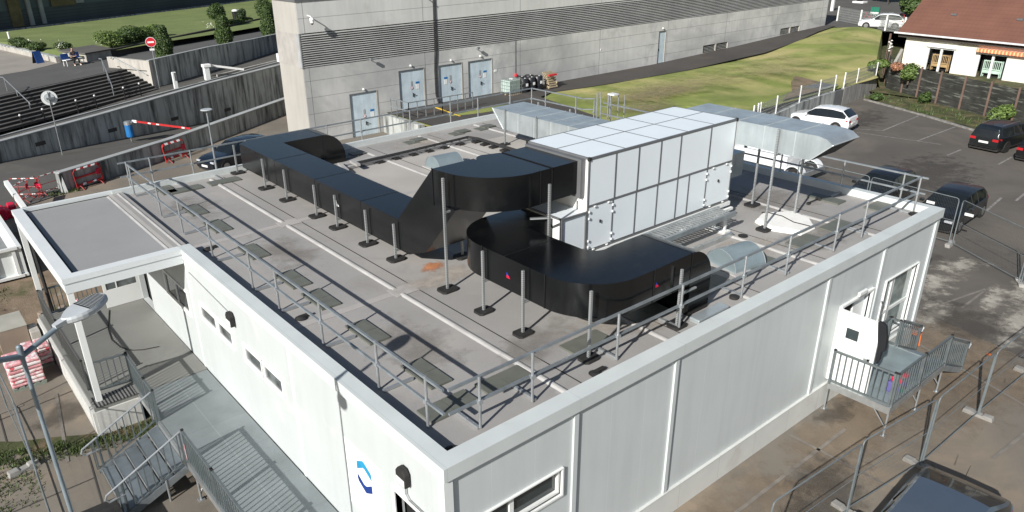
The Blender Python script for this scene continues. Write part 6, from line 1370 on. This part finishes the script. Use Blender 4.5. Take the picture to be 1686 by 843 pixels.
for (a, nm, mt, lb) in ((2.1, 'baby_cot', 'wood_pale', 'pale wooden cot in the window without awning'), (5.55, 'changing_table', 'mint', 'mint green cot in the window under the orange awning')):
    t = thing(nm, lb, 'cot', (54, 12, .3)); m = MB()
    for (p, q) in ((a, a + .05), (a + 1.1, a + 1.15)): hbox(m, p, q, .30, .34, .3, 1.38); hbox(m, p, q, .50, .54, .3, 1.38)
    for z in (.78, 1.32): hbox(m, a + .05, a + 1.1, .30, .33, z, z + .06)
    for i in range(9): p = a + .1 + i * .11; hbox(m, p, p + .03, .305, .325, .84, 1.32)
    hbox(m, a + .05, a + 1.1, .33, .5, .55, .74); m.build('cot_frame', mt, t)
t = thing('red_planter', 'red window box below the window under the awning', 'planter', (53, 12, .3)); m = MB(); hbox(m, 5.5, 6.2, -.3, -.08, .1, .26); m.build('trough', 'sign_red', t, bev=.02)
gw = thing('garden_wall', 'slanted pale wall at the gable corner of the house', 'wall', (53, 18, 0)); MB().ext([(54.3, 18.35, .2), (51.6, 17.6, .2), (51.6, 17.6, .7), (54.3, 18.35, 1.55)], (.05, .2, 0)).build('wall_body', 'concrete_pale', gw)
# ================================================================ LEFT BACKGROUND
def bollard_pair(s1, t1, s2, t2, label):
    t = thing('barrier_bollards', label, 'bollards', (*st(s1, t1), zu(s1)), 0, 'black bollards with crossed bars before the wide steps')
    A = Vector((*st(s1, t1), zu(s1))); B = Vector((*st(s2, t2), zu(s2))); up = Vector((0, 0, 1))
    for p in (A, B):
        o = MB().tube([p, p + up * .68], .035, 8).build('post', 'black_metal', t); MB().lathe(p + up * .68, [(.03, 0), (.055, .03), (.055, .07), (.03, .10)], 10).build('white_knob', 'white', o)
    m = MB().bar(A + up * .08, B + up * .50, .025, .025).bar(A + up * .50, B + up * .08, .025, .025).bar(A + up * .52, B + up * .52, .02, .02); m.build('cross_bar', 'black_metal', t)
bollard_pair(17.5, 34.95, 18.85, 35.05, 'pair of black bollards behind the round mirror'); bollard_pair(20.96, 35.15, 22.2, 35.2, 'middle pair of black bollards with crossed bars'); bollard_pair(24.35, 35.4, 25.55, 35.45, 'pair of black bollards by the pale flank wall')
for nm, lb, (a, b) in [('handrail', 'steel handrail on the wide steps, nearer the flank wall', (st(26.3, 39.3), st(24.1, 36.0))), ('handrail', 'steel handrail on the wide steps, at the picture edge', (st(19.6, 38.9), st(19.0, 36.2)))]:
    t = thing(nm, lb, 'handrail', (*a, 2.25)); A = Vector((*a, 2.25)); B = Vector((*b, 1.15)); up = Vector((0, 0, .74)); m = MB().tube([A + up + Vector((-.1, .2, 0)), A + up, B + up, B + up * .9], .028, 8); m.build('rail', 'galv', t)
    for k in (.04, .5, .96): p = A.lerp(B, k); MB().tube([p - Vector((0, 0, .1)), p + up], .022, 8).build('post', 'galv_dull', t)
gt = thing('parking_gate', 'white parking barrier with its arm down over the upper road', 'parking gate', (*st(30.8, 35.3), 1.2)); x, y = st(30.6, 35.0); zg = zu(30.6)
MB().box(x - .17, y - .17, zg, x + .17, y + .17, zg + .85).build('housing', 'trim', gt, bev=.02); MB().box(x - .22, y - .22, zg + .82, x + .30, y + .22, zg + 1.02).build('arm_head', 'white', gt, bev=.03)
a = Vector((x + .2, y, zg + .93)); b = Vector((*st(32.7, 33.75), 1.66)); MB().bar(a, b, .06, .13).build('arm', 'white', gt); o = MB().bar(a.lerp(b, .12), a.lerp(b, .9), .052, .015); o.build('grey_line', 'galv', gt)
tm = thing('ticket_machine', 'slim pale ticket post in front of the plaza wall', 'ticket machine', (*st(27.9, 35.0), 1.15)); x, y = st(27.85, 34.95); z = zu(27.8); MB().box(x - .12, y - .1, z, x + .12, y + .1, z + 1.02).build('post_body', 'trim', tm, bev=.02); MB().box(x + .121, y - .08, z + .55, x + .135, y + .08, z + .95).box(x - .02, y - .115, z + .5, x + .12, y - .1, z + .98).build('screen', 'frame_grey', tm)
tm2 = thing('ticket_machine', 'white ticket box on the road beside the concrete building', 'ticket machine', (*st(37.6, 34.6), 1.4)); x, y = st(37.4, 34.6); z = zu(37.4); MB().box(x - .2, y - .17, z, x + .2, y + .17, z + .62).build('box_body', 'white', tm2, bev=.02); MB().box(x - .12, y - .185, z + .1, x + .2, y - .17, z + .55).build('side_panel', 'frame_grey', tm2)
kk = MB(); A = st(31.4, 35.3); kk.prism([st(31.6, 35.0), st(38, 35.35), st(38, 35.55), st(31.6, 35.2)], 1.27, 1.42); kk = kk.build('island_kerb', 'concrete_pale'); tag(kk, 'pale kerb island behind the parking gate', kind='structure')
# signs
ne = thing('no_entry_sign', 'red round no entry sign with a white bar beside the pale flank wall', 'road sign', (*st(27.55, 36.2), 1.1)); x, y = st(27.6, 36.15)
MB().tube([(x, y, 1.1), (x, y, 3.75)], .025, 8).build('pole', 'galv', ne)
cd = Vector((-4.38 - x, -6.43 - y, 2.0)).normalized(); aa = math.atan2(cd.y, cd.x)
def disc(m, c, r, ang, th, n=28):
    ux = Vector((-math.sin(ang), math.cos(ang), 0)); f_ = Vector((math.cos(ang), math.sin(ang), 0)); c = Vector(c)
    p = [c + ux * r * math.cos(2*math.pi*i/n) + Vector((0, 0, r * math.sin(2*math.pi*i/n))) for i in range(n)]; m.ext([tuple(q) for q in p], tuple(f_ * th)); return m
o = disc(MB(), (x, y, 3.98), .30, aa, .02).build('rim', 'white', ne); disc(MB(), (x + .021 * math.cos(aa), y + .021 * math.sin(aa), 3.98), .275, aa, .006).build('red_face', 'sign_red', ne)
ux = Vector((-math.sin(aa), math.cos(aa), 0)); c = Vector((x + .028 * math.cos(aa), y + .028 * math.sin(aa), 3.98)); MB().ext([c - ux*.19 - Vector((0,0,.05)), c + ux*.19 - Vector((0,0,.05)), c + ux*.19 + Vector((0,0,.05)), c - ux*.19 + Vector((0,0,.05))], (.006*math.cos(aa), .006*math.sin(aa), 0)).build('white_bar', 'white', ne)
MB().ext([c - ux*.14 - Vector((0,0,.50)), c + ux*.14 - Vector((0,0,.50)), c + ux*.14 - Vector((0,0,.38)), c - ux*.14 - Vector((0,0,.38))], (.01*math.cos(aa), .01*math.sin(aa), 0)).build('small_plate', 'white', ne)
mr = thing('round_mirror', 'white backed round traffic mirror on a thin pole before the wide steps', 'traffic mirror', (2.7, 38.2, 0)); x, y = 2.42, 36.7
MB().tube([(x, y, -.2), (x + .03, y - .1, 3.05)], .025, 8).build('pole', 'galv', mr); a2 = math.atan2(-6.43 - y, -4.38 - x); disc(MB(), (x + .06, y - .02, 2.72), .36, a2, .03).build('back', 'trim', mr)
f_ = Vector((math.cos(a2), math.sin(a2), 0)); disc(MB(), Vector((x + .06, y - .02, 2.72)) + f_ * .031, .24, a2, .02).build('rim', 'lamp_grey', mr); MB().box(x - .1, y - .2, 2.66, x + .25, y - .1, 2.76).build('bracket', 'galv_dull', mr)
# blue A-board, bench, person
ab = thing('sandwich_board', 'blue sandwich board standing on the plaza beside the low white wall', 'sandwich board', (*st(27.3, 47.2), 2.25)); p = Vector((*st(27.0, 46.6), 2.26)); U_ = Vector((UX, UY, 0)); V_ = Vector((-UY, UX, 0))
for sg in (-1, 1):
    m = MB(); a = p + U_ * .0 - V_ * .0; b0 = [p - U_*.28 + V_*(.22*sg) , p + U_*.28 + V_*(.22*sg), p + U_*.26 + V_*(.03*sg) + Vector((0,0,.78)), p - U_*.26 + V_*(.03*sg) + Vector((0,0,.78))]
    m.ext(b0, tuple(V_ * .02 * sg)); m.build('board_face', 'chair_blue' if sg < 0 else 'black_metal', ab)
bc = thing('blue_bench', 'white bench with a blue back beside the concrete housing on the plaza', 'bench', (*st(27.9, 44.3), 2.25)); rzb = AST
def BL(s_, t_, z): return (*st(s_, t_), z)
sb, tb_ = 26.7, 43.3
m = MB(); m.ext([BL(sb, tb_, 2.60), BL(sb + 1.35, tb_, 2.60), BL(sb + 1.35, tb_ + .38, 2.60), BL(sb, tb_ + .38, 2.60)], (0, 0, .04)); m.build('seat', 'white', bc)
m = MB(); m.ext([BL(sb, tb_ + .40, 2.62), BL(sb + .55, tb_ + .40, 2.62), BL(sb + .55, tb_ + .46, 3.0), BL(sb, tb_ + .46, 3.0)], (*[c_ * .03 for c_ in (-UY, UX)], 0)); m.ext([BL(sb + .8, tb_ + .40, 2.62), BL(sb + 1.35, tb_ + .40, 2.62), BL(sb + 1.35, tb_ + .46, 3.0), BL(sb + .8, tb_ + .46, 3.0)], (*[c_ * .03 for c_ in (-UY, UX)], 0)); m.build('backrest', 'chair_blue', bc)
for (s_, t_) in ((sb + .05, tb_ + .03), (sb + 1.3, tb_ + .03), (sb + .05, tb_ + .36), (sb + 1.3, tb_ + .36)): MB().tube([BL(s_, t_, 2.25), BL(s_, t_, 2.6)], .02, 6).build('leg', 'white', bc)
# seated person looking down at the hands
pe = thing('person', 'person in grey top and dark trousers sitting on the bench looking down', 'person', (*st(27.35, 43.3), 2.25))
def skin_body(name, mat, verts, edges, parent, lv=2):
    me = bpy.data.meshes.new(name); loc, rz = FR[parent.name]
    me.from_pydata([tuple(Vector(BL(27.32 + v[0], 43.42 + v[1], 2.25 + v[2])) - loc) for v in verts], edges, []); o = bpy.data.objects.new(name, me); COL.objects.link(o); o.parent = parent; FR[o.name] = FR[parent.name]
    md = o.modifiers.new('skin', 'SKIN'); md.use_smooth_shade = True
    for i, v in enumerate(verts): d = me.skin_vertices[0].data[i]; d.radius = (v[3], v[3] * (v[4] if len(v) > 4 else 1)); d.use_root = (i == 0)
    s_ = o.modifiers.new('sub', 'SUBSURF'); s_.levels = lv; s_.render_levels = lv; me.materials.append(MT[mat]); return o
body_v = [(0, 0, .42, .13, .8), (0, .03, .58, .12, .75), (0, -.02, .78, .135, .7), (0, -.06, .90, .05), (0, -.10, .98, .05), (0, -.13, 1.03, .075), (0, -.135, 1.11, .068),
          (.10, -.02, .40, .075), (.12, -.38, .42, .058), (.13, -.42, .08, .038), (.13, -.55, .03, .035), (-.10, -.02, .40, .075), (-.16, -.38, .42, .058), (-.22, -.30, .08, .038), (-.22, -.43, .03, .035),
          (.17, -.03, .84, .05), (.22, -.10, .62, .038), (.06, -.32, .60, .03), (.0, -.37, .61, .03), (-.17, -.03, .84, .05), (-.22, -.10, .62, .038), (-.08, -.31, .58, .03), (-.02, -.36, .60, .03)]
body_e = [(0,1),(1,2),(2,3),(3,4),(4,5),(5,6),(0,7),(7,8),(8,9),(9,10),(0,11),(11,12),(12,13),(13,14),(2,15),(15,16),(16,17),(17,18),(2,19),(19,20),(20,21),(21,22)]
bo_ = skin_body('body', 'skin', body_v, body_e, pe)
skin_body('shirt', 'cloth_grey', [(0, .0, .44, .145, .82), (0, .03, .60, .135, .8), (0, -.02, .79, .150, .72), (0, -.05, .87, .065), (.17, -.03, .84, .062), (.215, -.09, .64, .05), (.13, -.24, .61, .042), (-.17, -.03, .84, .062), (-.215, -.09, .64, .05), (-.14, -.24, .60, .042)], [(0,1),(1,2),(2,3),(2,4),(4,5),(5,6),(2,7),(7,8),(8,9)], bo_)
skin_body('trousers', 'cloth_dark', [(0, 0, .42, .140, .8), (.10, -.02, .40, .088), (.12, -.38, .42, .068), (.13, -.415, .12, .052), (-.10, -.02, .40, .088), (-.16, -.38, .42, .068), (-.22, -.31, .12, .052)], [(0,1),(1,2),(2,3),(0,4),(4,5),(5,6)], bo_)
skin_body('hair', 'hair', [(0, -.11, 1.10, .078), (0, -.125, 1.13, .072)], [(0,1)], bo_)
skin_body('shoe', 'white', [(.13, -.44, .03, .045), (.13, -.56, .03, .04)], [(0,1)], bo_); skin_body('shoe', 'white', [(-.22, -.32, .03, .045), (-.22, -.44, .03, .04)], [(0,1)], bo_)
skin_body('phone', 'black_metal', [(0, -.385, .64, .03), (0, -.39, .70, .03)], [(0,1)], bo_, 1)

# ---- vegetation
def bush(name, label, cat, c, rad, n, size, mat, trunk=None, group=None, seed=0):
    t = thing(name, label, cat, (c[0], c[1], c[2]), 0, group); cc = (c[0], c[1], c[2] + rad[2] * .95)
    foliage(MB(), cc, rad, n, size, seed=seed).build('foliage', mat, t) if not trunk else foliage(MB(), (c[0], c[1], c[2] + trunk + rad[2] * .9), rad, n, size, seed=seed).build('crown', mat, t)
    h = trunk if trunk else rad[2] * .7
    m = MB().tube([(c[0], c[1], c[2] - .1), (c[0] + .03, c[1], c[2] + h * .6), (c[0], c[1] + .05, c[2] + h + .3)], .06, 7, .03)
    m.tube([(c[0], c[1], c[2] + h * .6), (c[0] + rad[0] * .4, c[1], c[2] + h + .4)], .03, 5, .012).tube([(c[0], c[1], c[2] + h * .6), (c[0] - rad[0] * .35, c[1] + rad[1] * .3, c[2] + h + .35)], .03, 5, .012); m.build('trunk', 'bark', t)
    return t
def column(label, s_, t_, w_, h, z, seed):
    t = thing('columnar_shrub', label, 'shrub', (*st(s_, t_), z), 0, 'upright clipped shrubs behind the plaza wall'); x, y = st(s_, t_); rnd = random.Random(seed); m = MB()
    for _ in range(6000):
        zz = rnd.random(); r_ = w_ * (.62 + .46 * math.sin(math.pi * min(1, .18 + zz * .86)) + .10 * math.sin(zz * 13 + seed)) * (.72 + .32 * rnd.random()); a = rnd.uniform(0, 6.283)
        if zz > .93: r_ *= rnd.random()
        p = Vector((x + r_ * math.cos(a), y + r_ * math.sin(a), z + zz * h)); d = Vector((math.cos(a), math.sin(a), rnd.uniform(-.2, .7))).normalized()
        q_ = Vector((rnd.gauss(0, 1), rnd.gauss(0, 1), rnd.gauss(0, .7))).normalized(); b = q_.cross(d).normalized(); sz = .05 * rnd.uniform(.6, 1.5)
        m.add([p - q_ * sz, p + b * sz * .6 + d * .02, p + q_ * sz, p - b * sz * .6], [(0, 1, 2, 3)])
    m.build('foliage', 'leaf', t); MB().tube([(x, y, z - .1), (x, y, z + h * .8)], .07, 7, .03).build('trunk', 'bark', t)
column('upright green shrub just beside the no entry sign', 30.6, 38.55, .56, 2.42, 2.15, 1); column('upright green shrub halfway along the plaza wall', 36.4, 38.75, .56, 2.50, 2.15, 2); column('upright green shrub beside the corner of the concrete building', 41.9, 39.35, .56, 2.62, 2.15, 3)
bush('round_bush', 'clipped bright green bush at the end of the planter wall', 'bush', (*st(31.9, 45.3), 2.6), (1.15, 1.0, .72), 3600, .07, 'leaf_light', seed=1, group='bushes on the park lawn')
bush('round_bush', 'darker loose bush between the two clipped bushes', 'bush', (*st(33.9, 45.9), 2.6), (1.3, 1.0, .74), 3600, .07, 'leaf', seed=2, group='bushes on the park lawn')
bush('round_bush', 'clipped green bush just behind the no entry sign', 'bush', (*st(35.4, 46.2), 2.6), (1.05, .9, .66), 3200, .07, 'leaf_light', seed=3, group='bushes on the park lawn')
bush('round_bush', 'small bright bush half behind the shrub by the no entry sign', 'bush', (*st(37.6, 47.2), 2.6), (.95, .8, .62), 2400, .07, 'leaf_light', seed=4, group='bushes on the park lawn')
bush('small_tree', 'small round-headed tree behind the middle upright shrub', 'tree', (*st(44.4, 47.2), 2.6), (1.0, .95, .95), 2800, .08, 'leaf', .5, seed=5)
bush('round_bush', 'round bush with pale leaves next to the shrub by the building', 'bush', (*st(51.0, 47.6), 2.6), (1.1, 1.0, 1.15), 2800, .08, 'leaf', seed=6, group='bushes on the park lawn')
bush('round_bush', 'small dark potted-looking bush on the park lawn near the parked bicycle', 'bush', (*st(48.2, 48.0), 2.6), (.55, .55, .75), 1200, .08, 'leaf_dark', seed=7, group='bushes on the park lawn')
for k, (s_, t_, rx, h) in enumerate([(29.9, 52.5, .9, .35), (29.5, 50.0, .8, .38), (30.2, 48.2, .7, .35), (31.2, 54.9, .8, .3), (46.8, 47.4, .9, .26), (48.8, 47.9, .9, .25)]):
    bush('flower_shrub', ['low shrub in the bed behind the white wall, farthest from the bench but one', 'low shrub in the middle of the bed behind the white wall', 'low shrub at the bench end of the bed, by the white flowers', 'low shrub at the far end of the bed near the white post', 'low shrub on the planter wall beside the small tree', 'low shrub on the planter wall before the dark round bush'][k], 'shrub', (*st(s_, t_), 2.6), (rx, rx * .8, h), 1100, .07, 'leaf_light' if k in (4, 5) else 'leaf', seed=20 + k, group='low shrubs in the flower beds')
fl_ = MB(); rnd = random.Random(9)
for (s_, t_, n) in [(29.9, 48.0, 45), (29.8, 50.8, 25), (32.2, 46.6, 30), (43.2, 46.9, 30)]:
    for _ in range(n):
        x, y = st(s_ + rnd.gauss(0, .22), t_ + rnd.gauss(0, .2)); z = 2.7 + rnd.uniform(.1, .6); d = .035; a = rnd.uniform(0, 3)
        fl_.add([(x - d*math.cos(a), y - d*math.sin(a), z), (x, y, z + d), (x + d*math.cos(a), y + d*math.sin(a), z), (x, y, z - d)], [(0,1,2,3)])
tag(fl_.build('flowers', 'petal'), 'white flowers in the park beds', kind='stuff')
pb2 = thing('white_bollard', 'white post in the flower bed at the picture edge', 'bollard', (*st(31.4, 56.0), 2.6)); MB().tube([(*st(31.4, 56), 2.5), (*st(31.4, 56), 3.35)], .07, 10).build('post', 'white', pb2); MB().lathe((*st(31.4, 56), 3.35), [(.08, 0), (.09, .05), (.04, .1)], 10).build('knob', 'white', pb2)
# bicycle behind the small tree
def bike(label, s_=None, loc=None, rz=0., col='sign_red', group='bicycles'):
    t = thing('bicycle', label, 'bicycle', (0, 0, 0), 0, group)
    for x in (-.42, .42):
        m = MB(); n = 20; m.tube([(x + .27 * math.cos(2*math.pi*i/n), 0, .28 + .27 * math.sin(2*math.pi*i/n)) for i in range(n + 1)], .016, 6)
        for i in range(6): m.bar((x, 0, .28), (x + .26 * math.cos(i * math.pi / 3), 0, .28 + .26 * math.sin(i * math.pi / 3)), .005, .005)
        m.build('wheel', 'tyre', t, world=False)
    m = MB().tube([(-.42, 0, .28), (-.10, 0, .30), (-.20, 0, .68), (.30, 0, .66), (-.10, 0, .30)], .017, 6).tube([(-.42, 0, .28), (-.19, 0, .62)], .013, 6).tube([(.42, 0, .28), (.27, 0, .78)], .016, 6); m.build('frame', col, t, world=False)
    MB().tube([(.25, -.22, .82), (.30, 0, .80), (.25, .22, .82)], .013, 6).build('handlebar', 'galv', t, world=False); MB().box(-.32, -.05, .71, -.12, .05, .75).build('saddle', 'rubber', t, world=False, bev=.015)
    return place(t, loc, rz)
bike('bicycle with a crate parked at the edge of the park lawn', loc=(*st(50.3, 50.3), 2.66), rz=AST + .3, col='sign_red')
tb2 = thing('litter_bin', 'square grey bin beside the parked bicycle on the park lawn', 'bin', (*st(48.4, 50.6), 2.66)); x, y = st(48.4, 50.6); MB().box(x - .28, y - .28, 2.64, x + .28, y + .28, 3.4).build('bin_body', 'frame_grey', tb2, bev=.02); MB().box(x - .3, y - .3, 3.4, x + .3, y + .3, 3.45).build('lid', 'black_metal', tb2)
tb3 = thing('litter_bin', 'black bin with a white lid beside the parked bicycle', 'bin', (*st(49.2, 49.6), 2.66)); x, y = st(49.2, 49.6); MB().lathe((x, y, 2.64), [(.26, 0), (.30, .85)], 14).build('bin_body', 'black_metal', tb3); MB().lathe((x, y, 3.49), [(.31, 0), (.24, .12), (.1, .16)], 14).build('lid', 'white', tb3)
# dark building beyond the park
DBd = thing('dark_building', 'long dark shaded building beyond the park lawn', 'building', (*st(30, 65.6), 2.5))
def dbox(s0, t0, z0, s1, t1, z1, name, mat, par=None): return MB().prism([st(s0, t0), st(s1, t0), st(s1, t1), st(s0, t1)], z0, z1).build(name, mat, par or DBd)
dbox(-40, 66.0, 2.4, 150, 90, 5.9, 'wall', 'dark_facade_plain'); dbox(-40, 65.2, 5.9, 150, 90.0, 9.6, 'upper_wall', 'dark_facade'); dbox(-40, 64.2, 2.4, 150, 66.0, 2.62, 'step', 'asphalt_path'); dbox(-40, 64.1, 2.62, 150, 64.45, 2.74, 'ledge', 'concrete_wall'); dbox(-40, 64.9, 5.75, 150, 66, 5.95, 'ledge', 'concrete_cap')
dbox(-40, 65.9, 2.62, 150, 66.0, 4.1, 'plinth', 'dark_facade')
for (s0, s1, z0, z1, mt) in [(42.5, 45.0, 4.1, 5.2, 'blind'), (45.1, 46.0, 4.2, 5.3, 'concrete_cap'), (46.6, 48.6, 4.6, 5.3, 'blind'), (53, 62, 4.7, 5.5, 'blind'), (66, 78, 4.6, 5.4, 'blind'), (38.3, 39.4, 2.7, 5.0, 'blind')]:
    dbox(s0, 65.80, z0, s1, 65.9, z1, 'window', mt)
for s_ in (40.0, 41.2): dbox(s_, 65.7, 2.7, s_ + .35, 65.9, 5.6, 'pillar', 'concrete_cap')
for (s0, s1) in ((30.5, 33.5), (36.0, 37.2)): dbox(s0, 65.6, 4.95, s1, 65.66, 5.02, 'strip_lamp', 'white')
# ---- far street on the other side
for k, p in enumerate([(66.2, 29.7), (64.5, 27.3), (62.4, 24.2), (61.0, 21.8), (60, 19.6)]):
    pass
ff = thing('street_fence', 'wire fence with white posts between the lawn and the street', 'fence', (64, 27, 1.7)); P_ = [(66.2, 29.7), (64.2, 26.6), (62.1, 23.4), (60.9, 21.4), (59.8, 19.4)]
for a, b in zip(P_, P_[1:]): MB().quad((*a, 1.75), (*b, 1.75), (*b, 2.95), (*a, 2.95)).build('wire_mesh', 'wire_pale', ff)
for p in P_: MB().box(p[0] - .05, p[1] - .05, 1.6, p[0] + .05, p[1] + .05, 3.0).build('post', 'white', ff)
for k, (x, y, rz, cl) in enumerate([(67.5, 27.5, 1.4, 'sign_red'), (67.7, 26.9, 1.2, 'trim'), (67.9, 26.3, 1.5, 'green_plastic'), (68.0, 25.6, 1.1, 'frame_grey'), (68.2, 24.9, 1.4, 'sign_red')]):
    bike(['red bicycle in the rack behind the white street car, under the green board', 'pale bicycle in the rack behind the white street car', 'green bicycle in the rack behind the white street car', 'grey bicycle in the rack behind the white street car', 'red bicycle at the bush end of the rack'][k], loc=(x, y, 1.73), rz=rz, col=cl)
gb = thing('green_container', 'green board standing by the bicycles', 'board', (72.5, 29.4, 1.7)); MB().box(71.3, 28.4, 1.9, 71.4, 29.2, 2.6).build('panel', 'green_plastic', gb); MB().box(71.3, 28.75, 1.7, 71.36, 28.85, 1.95).build('foot', 'galv', gb); MB().box(71.28, 28.4, 2.0, 71.295, 29.2, 2.15).build('white_stripe', 'white', gb)
rs = thing('street_sign', 'red round sign on a white post past the end of the concrete building', 'road sign', (74.0, 34.4, 1.7)); MB().box(73.9, 34.3, 1.7, 74.15, 34.55, 3.1).build('post', 'white', rs); disc(MB(), (73.85, 34.2, 3.35), .42, math.atan2(-40, -78), .04).build('face', 'sign_red', rs)
sg2 = thing('traffic_bollard', 'dark post on a white base on the far street', 'bollard', (84, 36.5, 1.7)); MB().box(83.6, 36.0, 1.72, 84.6, 37.2, 1.9).build('base', 'white', sg2); MB().box(83.9, 36.4, 1.9, 84.3, 36.9, 3.6).build('post', 'black_metal', sg2)
bush('street_bush', 'bushy green shrub between the street and the tiled roof', 'bush', (73.6, 26.0, 1.7), (1.9, 1.9, 1.15), 4200, .16, 'leaf', seed=31)
for k, (x, y, r_) in enumerate([(79.5, 25.2, 2.9), (87, 29.0, 3.6), (84, 33.5, 3.2), (96, 41, 4.2)]):
    bush('street_tree', ['dark street tree nearest the tiled roof', 'dark street tree second from the tiled roof', 'dark street tree third from the tiled roof', 'dark street tree farthest from the tiled roof'][k], 'tree', (x, y, 1.7), (r_, r_, r_ * .8), 5200, .24, 'leaf_dark', 2.2, seed=40 + k, group='trees shading the far street')
bush('fence_vine', 'green climbing bush spilling over the board fence', 'climbing plant', (44.6, 13.6, 1.0), (.7, .55, .75), 1500, .09, 'leaf_light', seed=51); bush('fence_ivy', 'green leafy bush where the wire fence meets the board fence', 'bush', (46.0, 16.1, 1.35), (.9, .7, .35), 1300, .09, 'leaf_light', seed=52)
bush('dry_shrub', 'dry reddish branches hanging over the corner of the board fence', 'shrub', (45.3, 14.6, 1.45), (.75, .5, .32), 700, .08, 'leaf_red', seed=53)
bush('fence_bush', 'bright green bush at the foot of the board fence behind the estate car', 'bush', (41.4, 7.3, .15), (.75, .6, .55), 1600, .09, 'leaf_light', seed=54); bush('fence_bush', 'low green weeds bush in the verge by the wall corner', 'bush', (42.9, 14.6, .05), (.7, .5, .28), 900, .08, 'leaf', seed=55)
bush('fence_bush', 'small green bush against the board fence, middle of the verge', 'bush', (43.4, 12.0, .1), (.5, .4, .45), 800, .08, 'leaf', seed=56)
m = MB(); rnd = random.Random(77)
for _ in range(26):
    x = 48.3 + rnd.uniform(-.8, .8); y = 16.65 + (x - 48.3) * .52 + rnd.uniform(-.1, .1); z = 2.45 + (x - 48.3) * .16 + rnd.uniform(-.1, .15); m.lathe((x, y, z), [(.02, 0), (.07, .02), (.02, .06)], 6)
tag(m.build('fence_flowers', 'petal'), 'white blossoms on top of the side board fence', kind='stuff')
"""END"""
